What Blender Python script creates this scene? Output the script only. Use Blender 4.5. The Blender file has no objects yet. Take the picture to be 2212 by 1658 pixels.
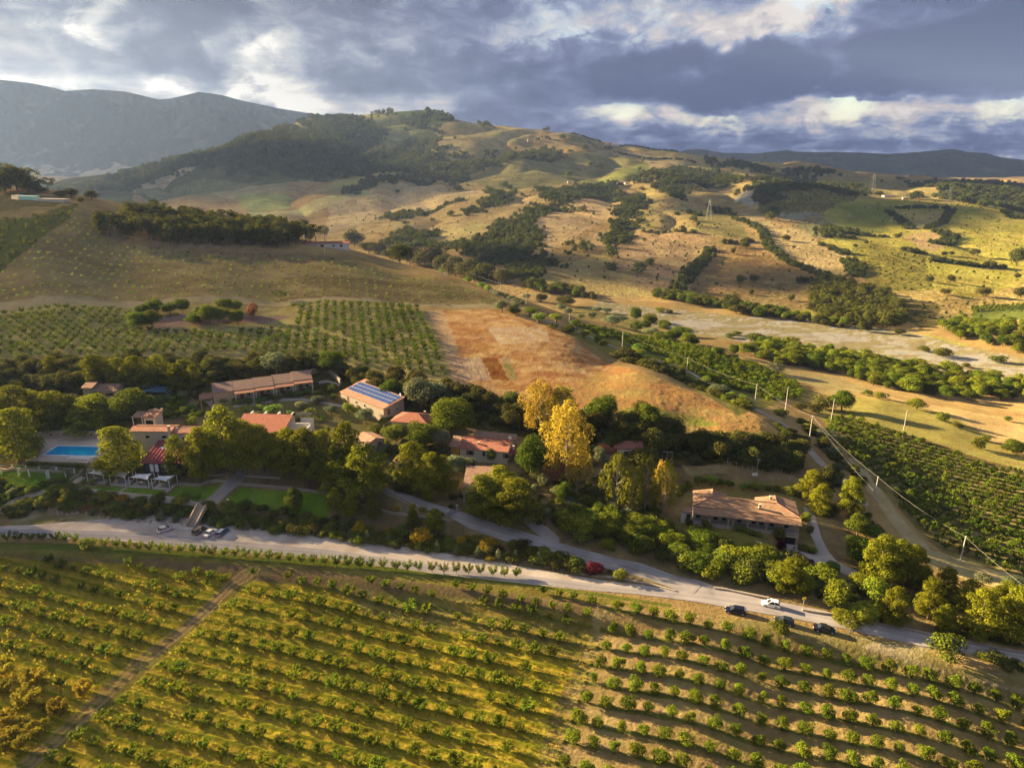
import bpy, math, random
import numpy as np
from mathutils import Vector, Matrix

random.seed(7)
RNG = np.random.default_rng(7)
scene = bpy.context.scene
COL = scene.collection
R = math.radians

# ------------------------------------------------------------------ camera
CAM_Z = 100.0
FPX = 1475.0            # focal length in survey pixels (picture 2212 wide)
CX, CY = 1106.0, 829.0
PITCH = R(18.0)
cam_d = bpy.data.cameras.new('camera')
cam_d.sensor_width = 36.0
cam_d.lens = 36.0 * FPX / 2212.0
cam_d.clip_start = 1.0
cam_d.clip_end = 60000.0
cam = bpy.data.objects.new('camera', cam_d)
COL.objects.link(cam)
cam.location = (0, 0, CAM_Z)
cam.rotation_euler = (R(90) - PITCH, 0, 0)
scene.camera = cam

# ------------------------------------------------------------------ view, sun
scene.view_settings.view_transform = 'Standard'
scene.view_settings.look = 'None'
scene.view_settings.exposure = 2.55
scene.view_settings.gamma = 1.0
scene.view_settings.use_curve_mapping = False
scene.render.engine = 'CYCLES'
cy = scene.cycles
cy.max_bounces = 5
cy.diffuse_bounces = 2
cy.glossy_bounces = 2
cy.transmission_bounces = 3
cy.transparent_max_bounces = 6
cy.volume_bounces = 0
cy.use_denoising = True
cy.use_adaptive_sampling = False
cy.caustics_reflective = False
cy.caustics_refractive = False

SUN_EL, SUN_AZ = R(17.0), R(-65.0)      # azimuth measured from +Y, negative is left
to_sun = Vector((math.sin(SUN_AZ) * math.cos(SUN_EL), math.cos(SUN_AZ) * math.cos(SUN_EL), math.sin(SUN_EL)))
sd = bpy.data.lights.new('sun', 'SUN')
sd.energy = 5.0
sd.angle = R(0.6)
sd.color = (1.0, 0.78, 0.45)
sun = bpy.data.objects.new('sun', sd)
COL.objects.link(sun)
sun.rotation_euler = (-to_sun).to_track_quat('-Z', 'Y').to_euler()
sun.location = (-600, 300, 500)

# ------------------------------------------------------------------ node helper
class NT:
    def __init__(self, tree):
        self.t = tree
    def n(self, typ, **kw):
        nd = self.t.nodes.new(typ)
        ins = kw.pop('ins', {})
        for k, v in kw.items():
            setattr(nd, k, v)
        for k, v in ins.items():
            if isinstance(v, bpy.types.NodeSocket):
                self.t.links.new(v, nd.inputs[k])
            else:
                nd.inputs[k].default_value = v
        return nd
    def m(self, op, a, b=0.0, c=None, clamp=False):
        nd = self.t.nodes.new('ShaderNodeMath')
        nd.operation = op
        nd.use_clamp = clamp
        for i, v in enumerate((a, b) if c is None else (a, b, c)):
            if isinstance(v, bpy.types.NodeSocket):
                self.t.links.new(v, nd.inputs[i])
            else:
                nd.inputs[i].default_value = v
        return nd.outputs[0]
    def ss(self, v, lo, hi, olo=0.0, ohi=1.0):
        nd = self.t.nodes.new('ShaderNodeMapRange')
        nd.interpolation_type = 'SMOOTHSTEP'
        self.t.links.new(v, nd.inputs['Value'])
        nd.inputs['From Min'].default_value = lo
        nd.inputs['From Max'].default_value = hi
        nd.inputs['To Min'].default_value = olo
        nd.inputs['To Max'].default_value = ohi
        return nd.outputs[0]
    def ramp(self, v, pts):
        nd = self.t.nodes.new('ShaderNodeValToRGB')
        el = nd.color_ramp.elements
        while len(el) < len(pts):
            el.new(0.5)
        for e, (p, c) in zip(el, pts):
            e.position = p
            e.color = (*c, 1)
        self.t.links.new(v, nd.inputs[0])
        return nd.outputs[0]
    def mix(self, f, a, b, bt='MIX'):
        nd = self.t.nodes.new('ShaderNodeMix')
        nd.data_type = 'RGBA'
        nd.blend_type = bt
        for i, v in ((0, f), (6, a), (7, b)):
            if isinstance(v, bpy.types.NodeSocket):
                self.t.links.new(v, nd.inputs[i])
            else:
                nd.inputs[i].default_value = (*v, 1) if isinstance(v, tuple) and len(v) == 3 else v
        return nd.outputs[2]

def azel(u, v):
    """direction of a surveyed pixel as (azimuth, elevation)"""
    dx = u - CX; up = CY - v
    y = FPX * math.cos(PITCH) + up * math.sin(PITCH)
    z = -FPX * math.sin(PITCH) + up * math.cos(PITCH)
    return math.atan2(dx, y), math.atan2(z, math.hypot(dx, y))

# ------------------------------------------------------------------ world: sky with broken cloud
world = bpy.data.worlds.new('World')
scene.world = world
world.use_nodes = True
wt = world.node_tree
for nd in list(wt.nodes):
    wt.nodes.remove(nd)
W = NT(wt)
sky = W.n('ShaderNodeTexSky', sky_type='NISHITA')
sky.sun_disc = False
sky.sun_elevation = SUN_EL
sky.sun_rotation = SUN_AZ
sky.air_density = 1.2
sky.dust_density = 1.0
sky.altitude = 200
geo = W.n('ShaderNodeTexCoord')
sep = W.n('ShaderNodeSeparateXYZ', ins={0: geo.outputs['Generated']})
dx, dy, dz = sep.outputs
az = W.m('ARCTAN2', dx, dy)
el = W.m('ARCSINE', dz)
# cloud deck seen in perspective: coordinates shrink towards the horizon
den = W.m('ADD', W.m('MAXIMUM', dz, 0.0), 0.10)
px_ = W.m('DIVIDE', dx, den)
py_ = W.m('DIVIDE', dy, den)
pv = W.n('ShaderNodeCombineXYZ', ins={0: px_, 1: py_, 2: 0.0}).outputs[0]
def wnoise(scale, detail, rough, dist=0.0, off=(0, 0, 0), vec=None, sc=(1, 1, 1)):
    mp = W.n('ShaderNodeMapping', ins={'Vector': vec or pv})
    mp.inputs['Location'].default_value = off
    mp.inputs['Scale'].default_value = sc
    nz = W.n('ShaderNodeTexNoise', ins={'Vector': mp.outputs[0]})
    nz.inputs['Scale'].default_value = scale
    nz.inputs['Detail'].default_value = detail
    nz.inputs['Roughness'].default_value = rough
    nz.inputs['Distortion'].default_value = dist
    return nz.outputs[0]
n1 = wnoise(0.9, 9, 0.58, 0.4)
n2 = wnoise(2.6, 8, 0.62, 0.3, (3, 7, 0))
ae = W.n('ShaderNodeCombineXYZ', ins={0: az, 1: el, 2: 0.0}).outputs[0]
n3 = wnoise(9.0, 8, 0.6, 0.5, (1, 2, 0), ae, (1, 1.9, 1))
n4 = wnoise(24.0, 9, 0.62, 0.6, (5, 2, 0), ae, (1, 1.7, 1))
n5 = wnoise(6.0, 6, 0.6, 0.0, (9, 4, 3), ae, (1, 1.5, 1))
# warped azimuth/elevation so that blob edges billow
azw = W.m('ADD', az, W.m('MULTIPLY', W.m('SUBTRACT', n3, 0.5), 0.20))
elw = W.m('ADD', el, W.m('MULTIPLY', W.m('SUBTRACT', n5, 0.5), 0.09))
elw = W.m('ADD', elw, W.m('MULTIPLY', W.m('SUBTRACT', n4, 0.5), 0.03))
azw = W.m('ADD', azw, W.m('MULTIPLY', W.m('SUBTRACT', n4, 0.5), 0.05))
def blob(u, v, wu, wv, amp, soft=0.75):
    a0, e0 = azel(u, v)
    ka, ke = FPX / wu, FPX / wv
    qa = W.m('MULTIPLY', W.m('SUBTRACT', azw, a0), ka)
    qe = W.m('MULTIPLY', W.m('SUBTRACT', elw, e0), ke)
    d = W.m('ADD', W.m('MULTIPLY', qa, qa), W.m('MULTIPLY', qe, qe))
    return W.ss(W.m('SQRT', d), 1.0 - soft * 0.5, 1.0 + soft, amp, 0.0)
B = W.m('ADD', 0.43, W.m('MULTIPLY', W.m('SUBTRACT', n1, 0.5), 0.75))
B = W.m('ADD', B, W.m('MULTIPLY', W.m('SUBTRACT', n2, 0.5), 0.40))
B = W.m('ADD', B, W.m('MULTIPLY', W.m('SUBTRACT', n3, 0.5), 0.35))
B = W.m('ADD', B, W.m('MULTIPLY', W.m('SUBTRACT', n4, 0.5), 0.85))
BLOBS = [  # u, v, half width, half height, brightness, softness
    (250, 45, 75, 40, .34, .5), (180, 192, 330, 20, .20, .6), (540, 110, 75, 42, .32, .5), (20, 140, 90, 24, .20, .5), (380, 178, 60, 20, .2, .5),
    (600, 190, 90, 24, .36, .5), (60, 150, 150, 50, .14, .9), (300, 150, 500, 220, .02, .8),
    (30, 30, 120, 30, .08, .9), (1180, 60, 120, 26, .16, .6), (760, 60, 200, 60, .10, .8), (800, 235, 250, 22, .18, .8),
    (410, 75, 120, 80, -.40, .3), (110, 80, 130, 60, -.16, .7), (700, 70, 130, 60, -.14, .8), (820, 165, 190, 34, -.12, .6), (980, 30, 200, 26, -.16, .6),
    (1000, 60, 330, 90, -.06, .9), (1200, 235, 150, 45, -.15, .7), (1000, 190, 260, 60, -.06, .9),
    (1540, 160, 200, 56, -.36, .3), (1680, 222, 150, 24, -.32, .4), (1150, 110, 190, 50, -.12, .7),
    (2030, 110, 300, 84, -.46, .25), (1900, 190, 60, 14, -.25, .4), (2180, 250, 110, 26, -.15, .7),
    (1640, 262, 430, 36, .15, .7), (1470, 240, 190, 22, .14, .5), (1760, 120, 75, 95, .28, .5),
    (2080, 225, 300, 22, .20, .6), (1560, 105, 130, 26, .13, .5), (1650, 310, 600, 20, -.14, .8),
    (1350, 40, 300, 40, .12, .9), (1750, 20, 300, 26, .22, .9), (900, 150, 500, 60, .08, .9), (2000, 262, 300, 22, .10, .7),
]
for b in BLOBS:
    B = W.m('ADD', B, blob(*b))
B = W.m('ADD', .48, W.m('MULTIPLY', W.m('SUBTRACT', B, .50), 1.40))
left = W.ramp(B, [(0.0, (.11, .13, .19)), (.30, (.19, .215, .28)), (.50, (.33, .35, .39)), (.68, (.50, .50, .49)), (.85, (.70, .68, .62)), (1.0, (.96, .91, .80))])
right = W.ramp(B, [(0.0, (.05, .07, .17)), (.25, (.10, .125, .26)), (.45, (.19, .23, .38)), (.62, (.34, .37, .47)), (.80, (.56, .50, .49)), (1.0, (.80, .72, .65))])
cl = W.mix(W.ss(az, -0.45, 0.15), left, right)
# gaps where the blue shows between the clouds
gap = W.m('MULTIPLY', W.ss(n3, .50, .70), W.ss(B, .42, .60))
gap = W.m('MULTIPLY', gap, W.m('MULTIPLY', W.ss(az, -.1, .35), .75))
zen = W.ss(el, .42, 1.3, 3.4, 7.4)      # cloud deck is brightest overhead, as overcast skies are
zc = W.n('ShaderNodeCombineColor', ins={0: zen, 1: zen, 2: zen}).outputs[0]
cloud10 = W.mix(1.0, cl, zc, 'MULTIPLY')
allc = W.mix(gap, cloud10, sky.outputs[0])
# towards the ground the deck fades into murky blue air
allc = W.mix(W.ss(el, 0.02, -0.06), allc, (1.3, 1.45, 1.9))
bg = W.n('ShaderNodeBackground', ins={'Color': allc, 'Strength': 0.05})
wo = W.n('ShaderNodeOutputWorld', ins={'Surface': bg.outputs[0]})

# ------------------------------------------------------------------ survey helpers
def ray(u, v):
    """surveyed pixel -> (s, t): x/y and (z-CAM_Z)/y along the sight line"""
    u = np.asarray(u, float); v = np.asarray(v, float)
    up = CY - v
    y = FPX * math.cos(PITCH) + up * math.sin(PITCH)
    z = -FPX * math.sin(PITCH) + up * math.cos(PITCH)
    return (u - CX) / y, z / y

def on_plane(u, v, z=0.0):
    s, t = ray(u, v)
    y = (z - CAM_Z) / t
    return np.stack([s * y, y], -1)

def depth_of(x, y, z):
    return y * math.cos(PITCH) - (z - CAM_Z) * math.sin(PITCH)

# value-gradient noise on numpy arrays
_perm = np.random.default_rng(3).permutation(256).astype(np.int64)
_perm = np.concatenate([_perm, _perm])
_ang = np.random.default_rng(4).random(256) * 2 * np.pi
_gx, _gy = np.cos(_ang).astype(np.float32), np.sin(_ang).astype(np.float32)
def perlin(x, y):
    xi = np.floor(x); yi = np.floor(y)
    xf = (x - xi).astype(np.float32); yf = (y - yi).astype(np.float32)
    xi = xi.astype(np.int64) & 255; yi = yi.astype(np.int64) & 255
    u = xf * xf * xf * (xf * (xf * 6 - 15) + 10); w = yf * yf * yf * (yf * (yf * 6 - 15) + 10)
    def g(ix, iy, fx, fy):
        h = _perm[_perm[ix & 255] + (iy & 255)]
        return _gx[h] * fx + _gy[h] * fy
    a = g(xi, yi, xf, yf); b = g(xi + 1, yi, xf - 1, yf)
    c = g(xi, yi + 1, xf, yf - 1); d = g(xi + 1, yi + 1, xf - 1, yf - 1)
    return (a + u * (b - a) + w * ((c + u * (d - c)) - (a + u * (b - a)))) * 1.5
def fbm(x, y, scale, octv=4, gain=0.5, off=0.0):
    o = 0; a = 1.0; n = 0
    for i in range(octv):
        o = o + a * perlin(x / scale + off + 17.3 * i, y / scale - off + 9.1 * i)
        n += a; a *= gain; scale *= 0.5
    return o / n
def sstep(x, a, b):
    t = np.clip((x - a) / (b - a), 0, 1)
    return t * t * (3 - 2 * t)

# ------------------------------------------------------------------ terrain heights
# survey points of the near ground: pixel and height above the foreground field
Z_PTS = [(-200,1800,0),(600,1800,0),(1400,1800,0),(2400,1800,-2),(0,1658,0),(550,1658,0),(1106,1658,0),(1660,1658,-1),(2212,1658,-3),(-150,1500,0),(0,1400,1),(550,1400,1),(1106,1400,1.5),
 (1660,1450,.5),(2212,1500,-2),(2400,1560,-3),(0,1230,2.5),(550,1260,3),(1000,1290,3),(1300,1320,3),(1600,1370,2.6),(1900,1430,1),
 (0,1200,3.4),(500,1215,3.8),(1000,1250,4),(1400,1300,4),
 # road
 (-200,1140,5),(0,1145,5),(250,1155,5),(500,1180,5),(800,1205,5),(1100,1235,5),(1400,1275,5),(1600,1315,5),(1800,1340,4),(2000,1370,3),(2212,1410,1),(2400,1440,0),
 # above the road
 (0,1105,5.6),(200,1105,5.6),(400,1120,5.6),(0,1080,7.5),(200,1080,9.0),(400,1075,9.2),(480,1075,9.2),(600,1090,9.2),(700,1105,9.2),(650,1130,7),(850,1140,6.3),(1000,1170,6),(1200,1200,5.6),
 (100,1040,10),(300,1040,10),(450,1040,10),(640,1050,10.4),(530,1000,14),(700,1030,12),(60,985,13),(230,985,13),(100,930,14.5),(300,960,14),
 (800,1060,11.5),(900,1085,10.5),(1000,1110,9),(1130,1150,7.5),(1300,1200,6),(1500,1260,5.2),
 (950,1010,13),(1100,1000,13.5),(1250,1050,11),(1350,1120,8),(1600,1060,6.5),(1450,1140,6),(1640,1130,5),(1500,1190,5.4),(1700,1190,3.6),(1750,1090,4.5),(1900,1230,2.5),(1600,1240,4.5),(1800,1290,3),
 (2000,1290,1),(2212,1330,0),(1450,1030,9),
 (400,900,18.5),(600,900,17.5),(800,900,16.5),(0,880,19),(200,880,19.5),(600,860,19),(700,830,20),(820,870,17.5),(480,850,20),(1000,930,15),(1150,930,14.5),(1000,970,14.2),
 # hedge bank and orchard
 (0,800,23),(200,790,24),(400,780,24),(550,775,24),(700,775,24),(850,810,22.5),(970,835,21),(100,840,21),
 (0,760,25),(300,765,25),(0,670,31),(300,665,31),(600,660,30),(900,660,28.5),
 (0,600,41),(200,590,42),(450,600,40),(650,610,37),(850,610,33),(1000,640,27.5),
 (40,530,55),(250,530,51.5),(450,545,47.5),(650,560,43.5),(800,575,39),(950,600,32.5),
 # brow of the hill
 (-200,440,72),(0,440,72),(100,445,71.5),(170,455,69.5),(240,490,60),(0,405,79),(-200,390,84),(620,535,47.5),(1040,620,27.5),(1100,645,24.5),
 # orange field
 (950,690,26.5),(1100,680,25),(1250,740,20.5),(1370,800,17.5),(1500,845,14.5),(1640,905,11),(1000,800,22.5),(1200,860,19),(1400,900,16.5),(1550,940,13),(1660,950,11),
 (1350,960,12.5),(1500,985,9),(1660,1015,5.5),(1250,900,17),
 # farm lane and the low ground to the right
 (1300,790,15),(1500,850,10),(1620,880,6),(1740,960,4),(1830,1030,2),(1900,1110,1),(2000,1200,0),(2120,1260,-1),(2300,1340,-3),
 (1280,700,2),(1400,750,-4),(1500,760,-8),(1600,830,-7),(1700,850,-10),(1780,900,-7),(1900,990,-6),(2000,1080,-6),(2212,1180,-7),(2400,1250,-9),(1850,900,-9),(1950,930,-10),(2100,970,-13),(2212,1020,-14),
 (1900,870,-11),(2050,900,-14),(2212,945,-18),(2400,1000,-20),(2212,890,-23),(2400,900,-24),(2050,870,-22),
 (1500,720,-22),(1650,770,-19),(1750,810,-20),(1900,840,-22),
 (1400,690,-26),(1500,700,-26),(1650,730,-26),(1800,745,-26),(1950,770,-26),(2100,800,-26),(2212,815,-26),(2400,850,-26),
 (1250,655,-26),(1350,665,-26),(1500,680,-25.5),(1700,700,-25.5),(1900,720,-25.5),(2080,755,-25.5),(2212,785,-25.5),(2400,820,-25),
 (1300,645,-23),(1450,655,-22),(1600,675,-21),(2000,715,-20),(2150,730,-18),(2212,720,-14),(2350,740,-14)]
# survey points of the far country: pixel and distance ahead
Y_PTS = [
 # first slopes across the river
 (1150,610,720),(1300,610,760),(1500,640,740),(1650,650,730),(1800,680,640),(1950,690,620),(2100,700,610),(2212,680,640),(2350,690,650),
 (1150,560,860),(1300,560,900),(1450,580,880),(1600,600,850),(1750,600,850),(1900,640,740),(2050,640,740),(2212,640,760),(2350,640,760),
 (1150,500,1120),(1300,500,1150),(1450,530,1030),(1600,540,1010),(1750,540,1000),(1900,570,900),(2050,580,900),(2212,590,900),
 (1000,500,1150),(850,500,1200),(700,480,1350),(1000,540,950),(1100,520,1050),
 (1150,450,1400),(1300,450,1400),(1450,470,1280),(1600,480,1250),(1750,480,1250),(1900,500,1180),(2050,510,1150),(2212,520,1150),(2350,520,1150),
 (550,450,1500),(550,420,1700),(700,430,1600),(850,430,1600),(1000,430,1550),
 (1150,400,1750),(1300,405,1720),(1450,420,1600),(1600,430,1550),(1750,430,1550),(1900,440,1500),(2050,450,1450),(2212,460,1450),(2350,460,1450),
 (700,380,2050),(850,380,2050),(1000,380,1980),(550,390,1950),(400,400,2000),(300,410,2000),
 (1300,360,2250),(1450,378,2080),(1600,390,2000),(1750,400,1950),(1900,405,1950),(2050,410,1950),(2212,425,1850),(2350,425,1850),
 (700,330,2400),(850,330,2500),(1000,330,2400),(1150,340,2300),(1150,310,2600),(550,340,2300),(400,360,2350),(280,378,2400),
 (1450,350,2500),(1600,365,2450),(1750,378,2450),(1900,388,2450),(2050,396,2450),(2212,405,2400),(2350,408,2400)]
# skyline of the big hill: pixel, distance
SKY_PTS = [(60,408,2500),(130,396,2550),(200,382,2600),(330,352,2700),(430,322,2780),(520,298,2850),(620,272,2900),(700,252,2950),(740,249,2950),(800,241,3000),(870,240,3050),(940,243,3050),(990,262,3050),
 (1070,270,3050),(1160,280,3050),(1250,293,3050),(1340,313,3050),(1420,330,3050),(1540,343,3050),(1700,358,3050),(1850,374,3050),(2000,387,3050),(2212,398,3050),(2350,402,3050)]
P3 = []
for u, v, z in Z_PTS:
    s, t = ray(u, v); y = (z - CAM_Z) / t
    P3.append((s, y, z))
for u, v, y in Y_PTS + SKY_PTS:
    s, t = ray(u, v); P3.append((s, y, CAM_Z + t * y))
for u, v, y in SKY_PTS:                       # the ground falls away behind the skyline
    s, t = ray(u, v)
    P3.append((s, 3500, CAM_Z + t * y - 90)); P3.append((s, 4200, CAM_Z + t * y - 170 if t > 0 else 20))
# hidden valley behind the orchard hill
for u, y, z in [(-150,620,70),(0,640,72),(150,640,70),(260,600,66),(350,590,62),(450,580,55),(550,560,48),(650,550,42),(750,530,36),(850,520,27),(950,510,18),
                (0,760,45),(150,760,42),(300,740,38),(450,720,26),(600,700,16),(750,660,6),(870,620,-4),(980,600,-12),(1080,580,-18),
                (-150,1000,-4),(0,1000,-6),(150,980,-10),(300,960,-12),(450,940,-16),(600,900,-20),(750,850,-22),(900,780,-24),(1050,700,-25),
                (0,1400,0),(200,1400,0),(400,1300,-4),(0,1900,20),(200,1900,20),(0,2300,30)]:
    P3.append(((u - CX) / (FPX * math.cos(PITCH) + 380 * math.sin(PITCH)), y, z))
P3 = np.array(P3)
def tps_xy(s, y):
    return np.stack([s * 2.2, np.log(y)], -1)
_Q = tps_xy(P3[:, 0], P3[:, 1])
_zeta = P3[:, 2] / P3[:, 1]
def _phi(r2):
    return 0.5 * r2 * np.log(r2 + 1e-12)
n = len(_Q)
_d2 = ((_Q[:, None] - _Q[None]) ** 2).sum(-1)
_A = np.zeros((n + 3, n + 3))
_A[:n, :n] = _phi(_d2) + np.diag(np.where(P3[:, 1] < 128, 6e-2, np.where(P3[:, 1] < 600, 5e-3, 3e-4)))
_A[:n, n] = 1; _A[:n, n + 1:] = _Q
_A[n, :n] = 1; _A[n + 1:, :n] = _Q.T
_coef = np.linalg.solve(_A, np.concatenate([_zeta, [0, 0, 0]]))
def base_height(s, y):
    q = tps_xy(s, y).astype(np.float32)
    out = np.full(len(q), _coef[n], np.float32) + q[:, 0] * np.float32(_coef[n + 1]) + q[:, 1] * np.float32(_coef[n + 2])
    for i in range(n):
        d = q - _Q[i].astype(np.float32)
        r2 = d[:, 0] ** 2 + d[:, 1] ** 2
        out += np.float32(_coef[i]) * (0.5 * r2 * np.log(r2 + 1e-9))
    return out * y

NR_N, NR_F, NC = 830, 330, 810
_inv = np.linspace(1 / 66.0, 1 / 640.0, NR_N)
YS = np.concatenate([1 / _inv, np.exp(np.linspace(math.log(640), math.log(4200), NR_F + 1))[1:]])
NR = len(YS)
SIG = np.linspace(-1, 1, NC)
def s_half(y):
    return 0.87 + 0.35 * np.clip((400 - y) / 330, 0, 1) ** 1.3
SH = s_half(YS)
# coarse evaluation then smooth upsampling along the rows
_cs = np.linspace(-1, 1, 216)
Sc = _cs[None, :] * SH[:, None]
Yc = np.repeat(YS[:, None], 216, 1)
Zc = base_height(Sc.ravel(), Yc.ravel()).reshape(NR, 216)
def cubic_cols(Z, x0, x1):
    h = x0[1] - x0[0]
    f = (x1 - x0[0]) / h
    i = np.clip(np.floor(f).astype(int), 0, len(x0) - 2); t = (f - i)[None, :]
    a = Z[:, np.clip(i - 1, 0, None)]; b = Z[:, i]; c = Z[:, i + 1]; d = Z[:, np.clip(i + 2, None, len(x0) - 1)]
    return b + 0.5 * t * (c - a + t * (2 * a - 5 * b + 4 * c - d + t * (3 * (b - c) + d - a)))
ZG = cubic_cols(Zc, _cs, SIG)
YG = np.repeat(YS[:, None], NC, 1)
XG = YG * (SIG[None, :] * SH[:, None])

def in_poly(x, y, poly):
    """vectorised point in polygon, x,y any shape"""
    poly = np.asarray(poly)
    out = np.zeros(x.shape, bool)
    m = (x >= poly[:, 0].min()) & (x <= poly[:, 0].max()) & (y >= poly[:, 1].min()) & (y <= poly[:, 1].max())
    if not m.any():
        return out
    xx = x[m]; yy = y[m]; c = np.zeros(xx.shape, bool)
    j = len(poly) - 1
    for i in range(len(poly)):
        xi, yi = poly[i]; xj, yj = poly[j]
        if yi != yj:
            c ^= ((yi > yy) != (yj > yy)) & (xx < (xj - xi) * (yy - yi) / (yj - yi) + xi)
        j = i
    out[m] = c
    return out
def line_dist(x, y, pts, closed=False):
    d = np.full(x.shape, 1e9)
    pts = [np.asarray(p) for p in pts]
    seg = list(zip(pts[:-1], pts[1:])) + ([(pts[-1], pts[0])] if closed else [])
    for a, b in seg:
        ab = b - a; L = max(float(ab @ ab), 1e-9)
        t = np.clip(((x - a[0]) * ab[0] + (y - a[1]) * ab[1]) / L, 0, 1)
        d = np.minimum(d, np.hypot(x - a[0] - t * ab[0], y - a[1] - t * ab[1]))
    return d

ZG = ZG + (1 - sstep(YG, 500, 640)) * 0.35 * fbm(XG, YG, 24, 3)
# platforms cut level into the slope: outline surveyed at its own height, soft banks
PLATFORMS = [
 ([(60,935),(240,930),(330,950),(330,1000),(45,1003)], 12.6, 2.0),
 ([(1450,1062),(1700,1072),(1690,1150),(1640,1190),(1460,1150)], 5.4, 2.5),
 ([(1690,1160),(1735,1150),(1745,1175),(1770,1200),(1690,1205)], 3.0, 1.5),
 ([(180,1032),(400,1048),(395,1090),(160,1060)], 9.8, 2.0),
 ([(520,1040),(720,1062),(700,1110),(480,1085)], 9.3, 2.0),
]
for poly, z, soft in PLATFORMS:
    w = on_plane([p[0] for p in poly], [p[1] for p in poly], z)
    c = w.mean(0)
    m = (np.abs(XG - c[0]) < 60) & (np.abs(YG - c[1]) < 60)
    xs, ys = XG[m], YG[m]
    ins = in_poly(xs, ys, w)
    d = line_dist(xs, ys, list(w), True)
    k = np.where(ins, 1.0, 1 - sstep(d, 0, soft * 2))
    ZG[m] = ZG[m] * (1 - k) + z * k

def grade(pts, half, soft):
    """level the ground across a line of surveyed (u, v, z) points"""
    w = np.array([list(on_plane(u, v, z)) + [z] for u, v, z in pts])
    m = (XG > w[:, 0].min() - 30) & (XG < w[:, 0].max() + 30) & (YG > w[:, 1].min() - 30) & (YG < w[:, 1].max() + 30)
    xs, ys = XG[m], YG[m]
    best = np.full(xs.shape, 1e9); zz = np.zeros(xs.shape)
    for a, b in zip(w[:-1], w[1:]):
        ab = b[:2] - a[:2]
        t = np.clip(((xs - a[0]) * ab[0] + (ys - a[1]) * ab[1]) / (ab @ ab), 0, 1)
        d = np.hypot(xs - a[0] - t * ab[0], ys - a[1] - t * ab[1])
        k = d < best
        best[k] = d[k]; zz[k] = (a[2] + t * (b[2] - a[2]))[k]
    k = 1 - sstep(best, half, half + soft)
    ZG[m] = ZG[m] * (1 - k) + zz * k
grade([(-300,1142,5.2),(0,1146,5.2),(250,1150,5.2),(500,1172,5.2),(800,1200,5.2),(1100,1238,5.2),(1300,1268,5.2),(1500,1285,5.0),(1700,1315,4.6),(1900,1352,3.6),(2100,1388,2.4),(2400,1450,.6)], 8, 6)
grade([(812,1050,11.5),(890,1082,10.4),(960,1104,9.2),(1060,1145,7.6),(1200,1186,6.4),(1330,1218,5.6),(1480,1262,5.0)], 3, 4)

# relief too small to survey
far = sstep(YG, 700, 1250)
rel = fbm(XG, YG, 420, 5, .42)
gul = 1 - np.abs(fbm(XG + 70 * perlin(XG / 300, YG / 300), YG * 0.7, 380, 3, .40, 3.3)) * 3.2
gul = np.clip(gul, 0, 1) ** 2
ZG = ZG + far * sstep(4000, 3100, YG) * 0 + far * (rel * 28 - gul * 16) * np.clip(YG / 1500, .5, 1.5) * sstep(YG, 600, 1500) * np.where(YG > 2850, np.clip(1 - (YG - 2850) / 250, .25, 1), 1)
mid = sstep(YG, 500, 720) * (1 - far)
RIVER = [(1290,652),(1420,668),(1600,684),(1800,702),(1950,716),(2080,748),(2212,775),(2420,822),(2420,900),(2212,838),(2080,812),(1900,775),(1700,748),(1480,716),(1380,694),(1300,668)]
rw = on_plane([p[0] for p in RIVER], [p[1] for p in RIVER], -26)
_m = (YG > 330) & (YG < 800)
_in = in_poly(XG, YG, rw)
_k = np.where(_in, 1.0, 0.0)
_k[_m] = np.where(_in[_m], 1.0, 1 - sstep(line_dist(XG[_m], YG[_m], list(rw), True), 0, 30))
ZG = ZG * (1 - _k) + _k * (-26 + 0.25 * fbm(XG, YG, 30, 3))

def cell(x, y):
    ri = np.interp(y, YS, np.arange(NR))
    ci = (x / y / np.interp(y, YS, SH) + 1) * 0.5 * (NC - 1)
    return np.clip(ri, 0, NR - 1.001), np.clip(ci, 0, NC - 1.001)
def ground(x, y):
    x = np.asarray(x, float); y = np.asarray(y, float)
    ri, ci = cell(x, y)
    r0 = ri.astype(int); c0 = ci.astype(int); a = ri - r0; b = ci - c0
    return (ZG[r0, c0] * (1 - a) * (1 - b) + ZG[r0 + 1, c0] * a * (1 - b) + ZG[r0, c0 + 1] * (1 - a) * b + ZG[r0 + 1, c0 + 1] * a * b)
def hit(u, v, nearest=True):
    """where the sight line through a surveyed pixel meets the ground"""
    u = np.atleast_1d(np.asarray(u, float)); v = np.atleast_1d(np.asarray(v, float))
    s, t = ray(u, v)
    out = np.zeros((len(u), 3))
    for k in range(len(u)):
        ci = np.clip((s[k] / SH + 1) * 0.5 * (NC - 1), 0, NC - 1.001)
        c0 = ci.astype(int); b = ci - c0
        zz = ZG[np.arange(NR), c0] * (1 - b) + ZG[np.arange(NR), c0 + 1] * b
        tt = (zz - CAM_Z) / YS
        i = int(np.argmax(tt >= t[k]))
        if tt[i] < t[k]:
            i = int(np.argmax(tt)); y = YS[i]
        elif i > 0:
            f = (t[k] - tt[i - 1]) / (tt[i] - tt[i - 1] + 1e-12)
            y = YS[i - 1] + f * (YS[i] - YS[i - 1])
        else:
            y = YS[0]
        out[k] = (s[k] * y, y, 0)
    out[:, 2] = ground(out[:, 0], out[:, 1])
    return out

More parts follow.
